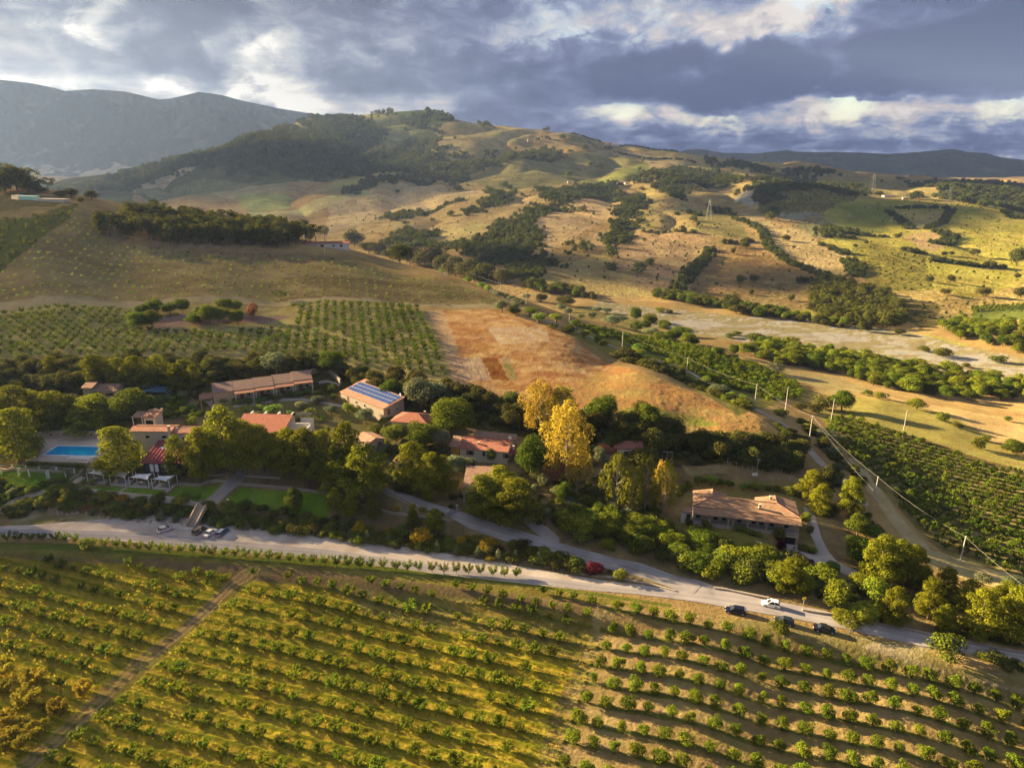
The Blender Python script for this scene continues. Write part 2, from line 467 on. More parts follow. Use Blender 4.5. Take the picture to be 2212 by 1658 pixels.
# sheets of the survey: crops enlarged by known factors
SHEET = {'F': (0, 0, 1), 'a': (0, 132.7, .36), 'b': (708, 177, .36), 'c': (1415.7, 265.4, .36), 'd': (0, 707.8, .32), 'e': (619.4, 707.8, .32),
         'f': (1238.7, 752, .32), 'g': (1504, 973.3, .32), 'h': (0, 1061.8, .36), 'i': (707.8, 1150.2, .32), 'j': (1725.4, 840.6, .24018), 'k': (1106, 637, .24), 'l': (0, 884.8, .2), 'm': (398.2, 778.6, .2615), 'n': (1415.7, 1017.5, .16), 'o': (929, 911.3, .14), 'p': (132.7, 796.3, .1),
         'q': (1548.4, 1256.4, .16), 'r': (309.7, 1079.5, .1003), 's': (1194.5, 840.6, .1868), 't': (575, 619.4, .2), 'u': (1769.6, 1150.2, .2), 'w': (0, 1415.7, .2)}
def S(sh, pts):
    ox, oy, k = SHEET[sh]
    return [(ox + p[0] * k, oy + p[1] * k) + tuple(p[2:]) for p in pts]
def world_poly(pts):
    h = hit([p[0] for p in pts], [p[1] for p in pts])
    return h[:, :2]

# ------------------------------------------------------------------ ground colours
jx = 0.9 * np.clip(YG / 300, .4, 6) * (fbm(XG, YG, 9, 3) + fbm(XG, YG, 60, 3) * 2)
jy = 0.9 * np.clip(YG / 300, .4, 6) * (fbm(XG + 900, YG, 9, 3) + fbm(XG, YG + 900, 60, 3) * 2)
PX, PY = XG + jx, YG + jy
CG = np.zeros((NR, NC, 3), np.float32)
nA = fbm(XG, YG, 40, 5, .6); nB = fbm(XG + 500, YG, 7, 4, .6); nC = fbm(XG, YG + 700, 160, 4, .5); nD = fbm(XG * 0.35, YG * 1.1, 14, 4, .6, 5.0)
def blend(mask, c1, c2, n, cut=0.0, w=0.35):
    k = sstep(n, cut - w, cut + w)[..., None]
    c = np.asarray(c1) * (1 - k) + np.asarray(c2) * k
    CG[mask] = c[mask]
def paint(pts, c1, c2, n=None, cut=0.0, w=0.35, poly=None):
    wp = world_poly(pts) if poly is None else poly
    m = in_poly(PX, PY, wp)
    blend(m, c1, c2, nB if n is None else n, cut, w)
    return m
def paint_line(pts, width, c1, c2, n=None, z=None):
    wp = world_poly(pts)
    m = line_dist(PX, PY, list(wp)) < width * 0.5
    blend(m, c1, c2, nB if n is None else n)
    return m
DRY = (.40, .27, .125); DRY2 = (.30, .20, .09); TAN = (.46, .33, .17); OLIVE = (.17, .155, .045); GREEN = (.105, .135, .03)
YGREEN = (.30, .27, .055); SOIL = (.19, .115, .06); DARK = (.045, .05, .016); SCRUB = (.085, .085, .028); ROAD = (.42, .37, .31); PALE = (.50, .43, .34)
blend(np.ones((NR, NC), bool), DRY2, DRY, nA)
blend(YG > 640, DRY2, DRY, nC + .6 * nB)
# --- far country
FAR = [
 ('b', [(0,-40),(2600,-40),(2600,700),(0,760)], (.31,.225,.10), (.40,.285,.13), 'A'),
 ('a', [(700,200),(2300,160),(2300,640),(1900,720),(1500,790),(800,800),(0,800),(0,700)], SCRUB, (.13,.125,.05), 'A'),
 ('b', [(0,60),(140,180),(260,150),(780,210),(700,330),(350,460),(0,600)], (.10,.12,.05), (.16,.17,.07), 'A'),
 ('b', [(170,285),(240,275),(310,330),(260,345),(180,340)], (.26,.24,.10), (.22,.21,.09), 'A'),
 ('b', [(330,290),(440,275),(530,300),(480,340),(410,420),(330,420),(350,370),(320,330)], (.30,.27,.12), (.22,.22,.09), 'A'),
 ('b', [(130,200),(300,195),(480,260),(500,280),(330,275),(190,235)], (.24,.24,.09), (.30,.27,.11), 'A'),
 ('b', [(540,250),(560,240),(650,240),(630,280),(560,290)], (.30,.26,.12), (.22,.20,.09), 'A'),
 ('b', [(690,250),(1100,270),(1260,300),(1200,340),(1000,400),(800,420),(700,440),(540,425),(700,360),(640,310)], (.42,.32,.15), (.30,.25,.10), 'A'),
 ('b', [(1280,305),(1420,325),(1400,350),(1300,350),(1240,330)], (.36,.26,.14), (.40,.29,.15), 'A'),
 ('b', [(1440,310),(2300,430),(2300,480),(1700,400),(1440,350)], (.15,.155,.06), (.25,.22,.10), 'B'),
 ('b', [(1700,410),(1900,430),(2250,510),(2200,530),(1960,510),(1740,450)], (.50,.37,.18), (.44,.32,.15), 'A'),
 ('b', [(1480,420),(1700,420),(1900,480),(1880,560),(1600,590),(1300,640),(1200,640),(740,610),(1000,500),(1240,470),(1430,470)], (.20,.19,.08), (.27,.22,.10), 'A'),
 ('b', [(1500,600),(1700,560),(1900,480),(1980,530),(1800,580),(1560,620)], (.30,.30,.09), (.24,.24,.07), 'A'),
 ('b', [(110,560),(200,540),(440,530),(400,575),(200,600),(20,650),(0,640)], (.34,.31,.11), (.42,.34,.15), 'A'),
 ('b', [(0,690),(440,600),(620,620),(960,660),(820,700),(560,790),(340,840),(0,900),(0,700)], (.42,.31,.17), (.50,.38,.22), 'B'),
 ('b', [(820,700),(980,690),(1280,660),(1330,700),(1200,780),(1000,880),(860,970),(620,930),(640,890),(500,870),(300,900),(100,940),(0,930),(0,900),(560,800)], (.33,.24,.12), (.42,.30,.15), 'A'),
 ('b', [(620,930),(860,970),(1000,870),(900,820),(650,880)], (.36,.30,.13), (.42,.32,.15), 'A'),
 ('b', [(1440,740),(1480,690),(1600,690),(1770,720),(1720,790),(1600,860),(1530,900),(1400,980),(1280,1040),(1290,890),(1220,840)], (.50,.35,.19), (.44,.30,.16), 'A'),
 ('b', [(1600,910),(1720,900),(1680,990),(1530,1000),(1540,950)], (.42,.29,.16), (.36,.25,.13), 'A'),
 ('b', [(1900,630),(2050,640),(2211,740),(2300,780),(2300,920),(2211,900),(1860,890),(1860,800)], (.40,.30,.12), (.34,.28,.10), 'A'),
 ('b', [(1760,970),(1850,905),(2211,910),(2300,930),(2300,1100),(2100,1230),(2010,1270),(1850,1190),(1720,1130)], (.36,.235,.125), (.43,.29,.16), 'A'),
 ('b', [(1180,1170),(1400,1090),(1660,1030),(1850,1190),(1980,1260),(1900,1290),(1700,1290),(1500,1230),(1300,1200)], (.42,.32,.13), (.36,.26,.12), 'A'),
 ('a', [(1210,790),(1400,750),(1700,735),(1840,770),(1560,830),(1400,830)], (.42,.32,.17), (.36,.28,.14), 'A'),
 ('a', [(1410,800),(1560,790),(1740,810),(1740,880),(1500,910),(1420,840)], (.34,.34,.12), (.28,.29,.09), 'A'),
 ('a', [(1480,905),(1700,900),(2211,760),(2211,800),(1900,900),(1500,940)], (.42,.38,.16), (.46,.38,.18), 'A'),
 ('a', [(900,600),(1260,575),(1240,590),(1000,610)], (.48,.40,.22), (.44,.36,.18), 'A'),
 ('a', [(780,760),(1100,640),(1220,620),(1080,690),(820,790)], (.44,.34,.20), (.50,.40,.24), 'B'),
 ('a', [(800,770),(1240,700),(1600,720),(1420,770),(1200,800),(900,820)], (.16,.16,.07), (.24,.22,.11), 'B'),
 ('a', [(1590,410),(1900,335),(2211,300),(2211,330),(1900,370),(1700,430)], (.42,.34,.18), (.32,.28,.14), 'B'),
 # right hand sheet
 ('c', [(-40,170),(500,200),(840,270),(600,300),(430,280),(0,250),(-40,260)], (.36,.28,.11), (.44,.32,.15), 'A'),
 ('c', [(-40,230),(240,262),(180,285),(-40,290)], (.50,.37,.19), (.46,.34,.17), 'A'),
 ('c', [(620,250),(1100,290),(2300,380),(2300,520),(1700,500),(1200,480),(900,330)], (.24,.19,.09), (.31,.24,.10), 'A'),
 ('c', [(1500,360),(2300,390),(2300,370),(2211,378),(1700,350)], (.36,.26,.14), (.30,.22,.12), 'A'),
 ('c', [(1530,380),(1700,370),(2300,390),(2300,530),(1900,490),(1830,470)], (.05,.055,.02), (.09,.08,.03), 'B'),
 ('c', [(0,290),(200,280),(500,300),(520,360),(440,380),(100,440),(0,400)], (.10,.105,.035), (.16,.15,.05), 'B'),
 ('c', [(230,360),(500,380),(480,470),(350,460),(210,420)], (.32,.24,.12), (.27,.21,.10), 'A'),
 ('c', [(570,400),(680,310),(1000,350),(1250,410),(1200,460),(1000,540),(880,530),(700,560),(620,500)], (.12,.11,.035), (.20,.165,.06), 'B'),
 ('c', [(0,390),(100,440),(200,470),(310,520),(460,560),(540,620),(560,700),(400,690),(0,660)], (.42,.31,.13), (.35,.26,.12), 'A'),
 ('c', [(230,640),(300,520),(460,570),(550,640),(560,690),(420,685)], (.24,.21,.08), (.30,.24,.10), 'A'),
 ('c', [(0,660),(220,660),(340,690),(300,750),(120,980),(0,1010)], (.40,.265,.14), (.46,.31,.17), 'A'),
 ('c', [(380,750),(560,730),(680,780),(780,850),(1000,930),(1040,950),(740,960),(520,1050),(380,1080),(170,1050),(240,910)], (.235,.155,.075), (.33,.215,.10), 'A'),
 ('c', [(470,530),(640,560),(700,600),(900,650),(1000,730),(1150,800),(1160,920),(1050,930),(800,830),(680,740),(620,640)], (.44,.32,.17), (.36,.27,.13), 'A'),
 ('c', [(480,470),(560,400),(640,340),(655,345),(570,440),(600,495),(560,500)], (.32,.29,.25), (.38,.34,.29), 'B'),
 ('c', [(740,540),(980,540),(1000,560),(870,590),(780,590)], (.34,.31,.25), (.22,.22,.13), 'B'),
 ('c', [(820,610),(1000,550),(1080,590),(1160,650),(1100,700),(960,690)], (.20,.19,.08), (.30,.26,.14), 'B'),
 ('c', [(1000,540),(1250,455),(1700,475),(2300,530),(2300,1010),(1900,1060),(1800,1030),(1650,1000),(1400,1010),(1230,920),(1190,800),(980,720),(1200,670)], YGREEN, (.40,.33,.09), 'A'),
 ('c', [(1100,480),(1300,460),(1440,480),(1380,620),(1440,660),(1200,650),(1010,560)], (.19,.21,.05), (.32,.29,.07), 'C'),
 ('c', [(1440,530),(1760,530),(1700,600),(1600,650),(1520,650),(1550,590)], (.40,.32,.12), (.46,.35,.15), 'A'),
 ('c', [(1480,680),(1720,650),(1780,690),(1700,770),(1600,770),(1560,740)], (.42,.30,.16), (.36,.25,.13), 'A'),
 ('c', [(1190,730),(1640,760),(1620,900),(1700,1030),(1400,1020),(1200,900)], (.32,.26,.06), (.13,.13,.035), 'B'),
 ('c', [(1700,1000),(1850,1060),(2211,970),(2300,960),(2300,1180),(1900,1200),(1700,1230),(1500,1200),(1480,1080),(1400,1010)], (.30,.22,.08), (.42,.31,.13), 'B'),
 ('c', [(1480,1060),(1700,1090),(1700,1220),(1600,1240),(1530,1200)], (.12,.10,.035), (.17,.13,.05), 'B'),
 ('c', [(500,1060),(740,960),(900,960),(940,1040),(930,1140),(700,1150),(520,1110)], (.19,.13,.065), (.30,.22,.10), 'B'),
 ('c', [(740,1120),(930,1120),(960,1160),(780,1160)], (.28,.27,.06), (.34,.30,.08), 'A'),
 ('c', [(1900,1100),(2300,1090),(2300,1180),(1890,1190)], (.14,.16,.04), (.09,.11,.03), 'B'),
 ('c', [(1560,1275),(1640,1270),(1880,1330),(1860,1340)], (.34,.33,.08), (.30,.30,.07), 'A'),
]
NN = {'A': nA, 'B': nB, 'C': nC, 'D': nD}
for sh, pts, c1, c2, nz in FAR:
    paint(S(sh, pts), c1, c2, NN[nz])
# ploughing and mowing lines over the far fields
lines = np.sin((XG * .45 + YG * .9 + 22 * nA) / 5.0) * sstep(nC, -.2, .3) * (YG > 640)
CG *= (1 + .07 * lines + .12 * nD * (YG > 640))[..., None]
# --- river bed
RM = [(1290,648),(1420,666),(1600,682),(1800,700),(1950,714),(2080,746),(2212,772),(2420,818),(2420,905),(2212,842),(2080,816),(1900,780),(1700,752),(1480,720),(1370,696),(1280,668)]
rmask = paint(RM, (.24,.20,.11), (.31,.255,.155), nB)
vv = fbm(XG * .32 + YG * .02, YG - XG * .12, 16, 4, .55, 8.0)
m = rmask & (np.abs(vv) < .06)
CG[m] = (.36, .33, .30)
paint(S('c', [(40,1185),(470,1190),(800,1230),(1200,1270),(1400,1330),(1600,1330),(1900,1380),(2300,1470),(2300,1520),(1800,1440),(1300,1380),(900,1310),(500,1265),(380,1275),(150,1230)]), (.34,.31,.28), (.26,.215,.13), vv, -.02, .06)
CG *= (1 - .25 * (rmask & (nB > .25)) * 1.0)[..., None] if True else 1
# --- near ground, back to front
paint([(-300,900),(-300,380),(170,440),(240,500),(640,545),(1090,640),(1090,668),(-300,680)], (.25,.185,.085), (.34,.25,.12), nD)
paint([(600,600),(1000,620),(1090,655),(900,662),(560,655),(700,625)], (.20,.14,.07), (.26,.19,.095), nD)
paint([(-300,480),(60,470),(175,440),(150,470),(60,540),(-20,600),(-300,600)], (.10,.11,.03), (.17,.15,.045), nA)
paint([(-300,420),(40,418),(150,432),(120,445),(-300,470)], (.13,.11,.05), (.20,.15,.07), nB)
paint([(180,495),(420,520),(620,545),(760,560),(660,570),(420,545),(240,515)], (.30,.20,.12), (.22,.15,.08), nB)
paint([(-300,645),(900,655),(1090,660),(1090,668),(-300,672)], (.42,.33,.20), (.36,.28,.15), nB)
paint([(-300,670),(905,664),(985,830),(860,815),(700,785),(0,800),(-300,800)], (.31,.255,.10), (.40,.32,.14), nB)
paint([(300,690),(360,682),(640,680),(560,700),(340,710)], (.36,.22,.18), (.28,.17,.13), nB)
paint([(905,666),(935,668),(1000,830),(985,838),(965,820)], (.32,.25,.11), (.40,.31,.15), nB)
of = paint([(925,670),(1080,668),(1200,712),(1330,790),(1480,840),(1600,880),(1690,940),(1640,955),(1560,945),(1450,925),(1330,890),(1250,900),(1150,870),(1040,850),(985,835)], (.44,.21,.085), (.58,.36,.17), nB * .8 + .9 * nD)
paint([(1330,790),(1480,840),(1690,940),(1560,948),(1450,925),(1330,890),(1180,880)], (.48,.32,.12), (.50,.26,.10), nA + .9 * nD)
paint([(1340,880),(1520,900),(1560,920),(1420,915)], (.26,.28,.06), (.40,.28,.09), nB)
paint([(1050,705),(1180,712),(1190,738),(1080,745)], (.62,.46,.30), (.52,.32,.16), nB)
paint([(925,670),(960,668),(1010,840),(985,835)], (.56,.36,.20), (.50,.33,.18), nB)
pl = paint(S('e', [(1110,205),(1300,200),(1380,355),(1170,360)]), (.46,.30,.19), (.54,.37,.24), nB)
paint(S('e', [(1300,200),(1420,200),(1490,355),(1385,350)]), (.26,.10,.03), (.33,.14,.045), nB)
paint(S('e', [(1440,200),(1500,200),(1540,350),(1490,355)]), (.32,.26,.09), (.50,.33,.17), nB)
gfr = S('e', [(1110,205),(1170,360)])
ga = world_poly(gfr)
gd = (ga[1] - ga[0]); gd = gd / np.linalg.norm(gd)
CG[pl] *= (1 + .16 * np.sin((PX * -gd[1] + PY * gd[0]) * 2 * math.pi / 1.6))[pl][:, None]
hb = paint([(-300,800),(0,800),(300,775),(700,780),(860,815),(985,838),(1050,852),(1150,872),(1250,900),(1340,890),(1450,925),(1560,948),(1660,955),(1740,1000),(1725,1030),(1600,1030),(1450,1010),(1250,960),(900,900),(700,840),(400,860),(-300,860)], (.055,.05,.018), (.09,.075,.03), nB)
# lower ground to the right of the lane
paint([(1090,640),(1300,690),(1480,760),(1640,830),(1740,880),(1900,1000),(2000,1100),(2212,1260),(2500,1400),(2500,1250),(2212,1100),(2212,1000),(1900,900),(1700,820),(1500,740),(1380,690),(1250,660)], (.19,.165,.06), (.28,.22,.09), nB)
paint([(1280,700),(1420,760),(1530,790),(1700,862),(1600,900),(1480,830),(1330,770),(1220,720)], (.20,.19,.05), (.28,.23,.08), nB)
paint(S('k', [(880,330),(1280,400),(2211,640),(2211,900),(1900,860),(1500,700),(1200,560),(1000,450)]), (.13,.14,.035), (.20,.18,.06), nB)
paint(S('j', [(250,250),(700,340),(1000,420),(1400,560),(2026,750),(2300,830),(2300,1658),(1960,1658),(1430,1560),(1200,1400),(800,960),(560,700),(300,420)]), (.185,.15,.055), (.27,.21,.09), nB)
paint(S('j', [(300,230),(700,330),(1000,410),(1400,545),(2026,735),(2300,810),(2300,840),(2026,765),(1400,575),(1000,435),(680,350),(300,255)]), (.13,.09,.045), (.18,.125,.06), nB)
paint(S('j', [(480,60),(900,130),(1240,200),(1500,300),(1700,460),(2026,600),(2300,700),(2300,800),(2026,730),(1400,545),(1000,405),(700,320),(400,230)]), (.32,.27,.09), (.25,.21,.07), nA)
paint(S('j', [(620,10),(900,90),(1150,130),(1500,190),(2026,290),(2300,340),(2300,560),(2026,520),(1700,450),(1560,340),(1250,200),(980,130),(560,40)]), (.50,.35,.17), (.43,.30,.14), nA)
paint(S('c', [(700,1450),(1100,1530),(1300,1600),(1100,1640),(900,1560),(600,1480)]), (.36,.28,.15), (.28,.22,.10), nB)
# resort grounds
paint([(-300,860),(300,850),(700,850),(900,900),(1250,960),(1450,1010),(1740,1010),(1800,1100),(1900,1200),(2100,1290),(2212,1330),(2500,1390),(2500,1440),(2212,1400),(1800,1330),(1500,1285),(1100,1230),(700,1170),(300,1110),(-300,1110)], (.20,.14,.075), (.27,.20,.105), nB)
paint([(470,855),(640,865),(800,880),(860,930),(700,935),(560,915),(430,895)], (.24,.195,.085), (.18,.16,.055), nB)
lawn1 = [(-60,1015),(160,1022),(150,1060),(60,1080),(-60,1095)]
lawn2 = [(165,1040),(270,1050),(255,1066),(170,1058)]
LAWNS = [lawn1, S('d', [(500,1075),(840,1075),(790,1110),(500,1078)]), S('d', [(870,1075),(1110,1100),(1130,1130),(1110,1145),(820,1110)]), S('d', [(1190,1065),(1540,1060),(1400,1165),(1120,1145)]),
         S('d', [(1620,1075),(2211,1120),(2260,1180),(2211,1290),(2000,1260),(1480,1180)]), S('d', [(170,960),(600,975),(560,990),(170,980)]),
         S('f', [(610,1150),(800,1190),(1080,1210),(1270,1290),(1200,1370),(1000,1360),(700,1290),(600,1220)])]
for k, lp in enumerate(LAWNS):
    paint(lp, (.13,.22,.02) if k < 6 else (.16,.155,.035), (.17,.25,.03) if k < 6 else (.22,.19,.055), nB)
paint(S('f', [(700,1100),(760,930),(1600,900),(1640,960),(1530,1060),(1700,1400),(1500,1450),(1000,1380),(600,1150)]), (.22,.18,.07), (.27,.205,.09), nB)
paint(LAWNS[6], (.17,.165,.035), (.23,.20,.055), nB)
paint(S('f', [(730,790),(1080,800),(1480,850),(1560,900),(1300,900),(900,850),(780,860)]), (.33,.25,.14), (.26,.19,.10), nB)
paint(S('g', [(1220,870),(1520,1130),(2211,1330),(2400,1400),(2400,1300),(2211,1240),(1700,900)]), (.17,.12,.06), (.12,.095,.04), nB)
paint(S('d', [(100,1260),(400,1210),(900,1300),(900,1350),(400,1340),(60,1345)]), (.24,.20,.075), (.35,.28,.16), nB)
# between the road and the big orchard
paint([(-300,1175),(200,1185),(700,1220),(1100,1262),(1600,1340),(1800,1400),(2212,1470),(2500,1540),(2500,1900),(-500,1900)], (.20,.165,.04), (.27,.22,.06), nB)
paint([(-300,1190),(300,1205),(700,1235),(1300,1305),(1320,1330),(1290,1330),(1000,1290),(560,1255),(-300,1205)], (.25,.175,.09), (.20,.14,.075), nB)
paint([(-300,1163),(200,1175),(700,1212),(1100,1252),(1450,1305),(1450,1312),(1100,1262),(700,1224),(200,1190),(-300,1178)], (.12,.15,.025), (.19,.19,.04), nA)
FIELD_L = [(-300,1205),(0,1205),(250,1215),(500,1240),(420,1330),(60,1658),(-40,1900),(-600,1900)]
FIELD_M = [(545,1255),(700,1275),(1000,1300),(1280,1330),(1290,1400),(1200,1658),(1150,1900),(0,1900),(80,1658),(450,1330)]
FIELD_R = [(1310,1305),(1500,1325),(1800,1385),(2212,1500),(2700,1620),(2900,1900),(1150,1900),(1200,1658)]
paint(FIELD_L, (.26,.23,.022), (.44,.33,.03), nB + .5 * nA)
paint(FIELD_M, (.30,.265,.028), (.48,.36,.04), nB + .5 * nA)
paint([(700,1262),(1000,1292),(1290,1330),(1300,1420),(1240,1430),(1000,1370),(800,1330)], (.24,.20,.06), (.32,.25,.10), nB)
paint([(1250,1420),(1300,1330),(1330,1320),(1310,1400),(1240,1600),(1200,1700),(1140,1700),(1180,1560)], (.34,.25,.12), (.28,.21,.09), nB)
paint(FIELD_R, (.38,.27,.13), (.31,.22,.09), nD)
paint([(1610,1340),(1800,1360),(2000,1400),(2060,1440),(2212,1450),(2500,1500),(2500,1560),(2212,1520),(1990,1450),(1750,1400),(1560,1350)], (.26,.21,.10), (.22,.18,.07), nB)
paint(S('g', [(1180,1290),(1620,1310),(1500,1400),(1700,1500),(2211,1600),(2211,1640),(1500,1450),(1100,1320)]), (.36,.29,.19), (.28,.22,.12), nB)
for pts in ([(545,1232),(500,1262),(430,1330),(300,1430),(150,1570),(50,1658),(-160,1850)],):
    wp = world_poly(pts)
    d = line_dist(XG + .3 * nB, YG, list(wp))
    m = d < 1.7
    CG[m] = np.where((np.abs(d[m] - .75) < .40)[:, None], (.30, .20, .10), (.40, .29, .13))
# tyre-worn headland and dirt track by the right-hand orchard
paint_line([(1850,995),(1862,1018),(1893,1062),(1941,1129),(1990,1184),(2038,1213),(2122,1240),(2230,1270)], 5.5, (.50,.39,.22), (.42,.33,.17))
paint_line([(2038,1213),(2122,1240),(2230,1270)], 12, (.48,.38,.21), (.38,.30,.14))
paint_line([(1290,1330),(1278,1400),(1240,1500),(1195,1650)], 2.0, (.42,.32,.16), (.34,.26,.11))

# ------------------------------------------------------------------ grassy relief close to the camera
fl = in_poly(XG, YG, world_poly(FIELD_L)) | in_poly(XG, YG, world_poly(FIELD_M))
frr = in_poly(XG, YG, world_poly(FIELD_R))
lat0 = hit(1335, 1318)[0]; lat_a = (hit(2106, 1499)[0] - lat0) / 18.0; lat_b = (hit(1217, 1654)[0] - lat0) / 8.0
la = lat_a[:2] / np.linalg.norm(lat_a[:2]); rowgap = abs(lat_b[0] * -la[1] + lat_b[1] * la[0])
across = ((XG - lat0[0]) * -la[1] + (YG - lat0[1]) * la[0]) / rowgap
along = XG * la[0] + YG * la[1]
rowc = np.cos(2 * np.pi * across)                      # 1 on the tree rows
tuft = np.clip(fbm(along * .55, across * rowgap, 1.5, 4, .6), -.4, 1)
ZG = ZG + fl * (.30 * sstep(np.cos(4 * np.pi * across) + .4 * fbm(XG, YG, 5, 3), 0, .9) + .32 * tuft)
ZG = ZG + frr * (.12 * sstep(rowc, .5, 1) + .10 * fbm(XG, YG, .9, 2))
ZG = ZG + (of * .35 * np.clip(fbm(XG, YG, 2.2, 3), 0, 1))
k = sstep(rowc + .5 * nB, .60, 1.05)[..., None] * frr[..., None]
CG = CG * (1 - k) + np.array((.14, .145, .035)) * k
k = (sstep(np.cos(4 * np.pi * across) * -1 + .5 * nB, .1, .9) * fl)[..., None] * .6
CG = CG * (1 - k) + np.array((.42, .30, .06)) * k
k = (sstep(np.cos(4 * np.pi * across) + .5 * nB, .35, .95) * fl)[..., None] * .75  # green grass strips; those between the rows paint in long shadow streaks
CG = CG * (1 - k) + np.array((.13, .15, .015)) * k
# rutted, weathered relief of tone over the far slopes
gl = np.clip(1 - np.abs(fbm(XG + 40 * nA, YG * .55, 130, 4, .55, 12.0)) * 5, 0, 1) * (YG > 650)
tonef = (1 - .22 * gl + .30 * fbm(XG, YG, 55, 5, .7, 4.4) * (YG > 650))
CG = CG * tonef[..., None] * np.where(YG > 650, 1.0, .90)[..., None]
CG = CG ** np.array([1.0, 1.0, 1.08])
CG = np.clip(CG * (1 + .16 * nB + .10 * perlin(XG / 1.7, YG / 1.7) * (YG < 500))[..., None], .01, .8)

# ------------------------------------------------------------------ materials and mesh helpers
def new_mat(name, rough=0.9):
    mt = bpy.data.materials.new(name)
    mt.use_nodes = True
    for nd in list(mt.node_tree.nodes):
        mt.node_tree.nodes.remove(nd)
    return mt, NT(mt.node_tree)
def finish(mt, T, shader, disp=None):
    T.n('ShaderNodeOutputMaterial', ins={'Surface': shader})
    return mt
def np_mesh(name, verts, faces, mat=None, smooth=False, colors=None, mats=None, mat_idx=None):
    """faces: (n,k) int array or list of such arrays"""
    me = bpy.data.meshes.new(name)
    if isinstance(faces, np.ndarray):
        faces = [faces]
    faces = [f for f in faces if len(f)]
    verts = np.asarray(verts, np.float32)
    me.vertices.add(len(verts)); me.vertices.foreach_set('co', verts.ravel())
    tot = np.concatenate([np.full(len(f), f.shape[1]) for f in faces])
    idx = np.concatenate([f.ravel() for f in faces])
    me.loops.add(len(idx)); me.loops.foreach_set('vertex_index', idx.astype(np.int32))
    st = np.concatenate([[0], np.cumsum(tot)[:-1]])
    me.polygons.add(len(tot)); me.polygons.foreach_set('loop_start', st.astype(np.int32)); me.polygons.foreach_set('loop_total', tot.astype(np.int32))
    if smooth:
        me.polygons.foreach_set('use_smooth', np.ones(len(tot), bool))
    if mat_idx is not None:
        me.polygons.foreach_set('material_index', np.asarray(mat_idx, np.int32))
    me.update(calc_edges=True)
    if colors is not None:
        at = me.color_attributes.new('tint', 'FLOAT_COLOR', 'POINT')
        c4 = np.ones((len(verts), 4), np.float32); c4[:, :3] = colors
        at.data.foreach_set('color', c4.ravel())
    for m_ in (mats or ([mat] if mat else [])):
        me.materials.append(m_)
    return me
def put(name, me, parent=None, loc=(0, 0, 0), rz=0.0):
    o = bpy.data.objects.new(name, me)
    COL.objects.link(o)
    o.location = loc
    o.rotation_euler = (0, 0, rz)
    if parent is not None:
        o.parent = parent
    return o
def tag(o, label=None, cat=None, group=None, kind=None):
    if label: o['label'] = label
    if cat: o['category'] = cat
    if group: o['group'] = group
    if kind: o['kind'] = kind
    return o

def ground_mat(name, fine, coarse, bump, amp=.22):
    mt, T = new_mat(name)
    at = T.n('ShaderNodeVertexColor', layer_name='tint')
    tc = T.n('ShaderNodeNewGeometry').outputs['Position']
    na = T.n('ShaderNodeTexNoise', ins={'Vector': tc, 'Scale': 1 / fine, 'Detail': 4.0, 'Roughness': .65}).outputs[0]
    nb = T.n('ShaderNodeTexNoise', ins={'Vector': tc, 'Scale': 1 / coarse, 'Detail': 5.0, 'Roughness': .6}).outputs[0]
    f = T.m('ADD', T.m('MULTIPLY', T.m('SUBTRACT', na, .5), amp * 3), T.m('MULTIPLY', T.m('SUBTRACT', nb, .5), amp * 2.4))
    f = T.m('ADD', f, 1.0)
    hs = T.n('ShaderNodeHueSaturation', ins={'Hue': T.m('ADD', .5, T.m('MULTIPLY', T.m('SUBTRACT', nb, .5), .06)), 'Value': f, 'Color': at.outputs[0]})
    bp = T.n('ShaderNodeBump', ins={'Height': na, 'Strength': .9, 'Distance': bump})
    sh = T.n('ShaderNodeBsdfDiffuse', ins={'Color': hs.outputs[0], 'Normal': bp.outputs[0], 'Roughness': 1.0})
    return finish(mt, T, sh.outputs[0])
M_NEAR = ground_mat('meadow_soil', .9, 7.0, .35)
M_FAR = ground_mat('hill_pasture', 6.0, 45.0, 4.0, .26)

def grid_faces(r0, r1, nc):
    i = np.arange(r0, r1 - 1)[:, None] * nc; j = np.arange(nc - 1)[None]
    a = (i + j).ravel()
    return np.stack([a, a + 1, a + nc + 1, a + nc], -1)
V = np.stack([XG, YG, ZG], -1)
split = int(np.argmax(YS > 660))
f_ = grid_faces(0, split, NC)
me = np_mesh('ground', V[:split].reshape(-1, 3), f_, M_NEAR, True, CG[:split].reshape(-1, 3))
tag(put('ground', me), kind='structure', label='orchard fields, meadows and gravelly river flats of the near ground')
f_ = grid_faces(0, NR - split + 1, NC)
me = np_mesh('hills', V[split - 1:].reshape(-1, 3), f_, M_FAR, True, CG[split - 1:].reshape(-1, 3))
tag(put('hills', me), kind='structure', label='dry rolling hills of stubble and pasture across the river')

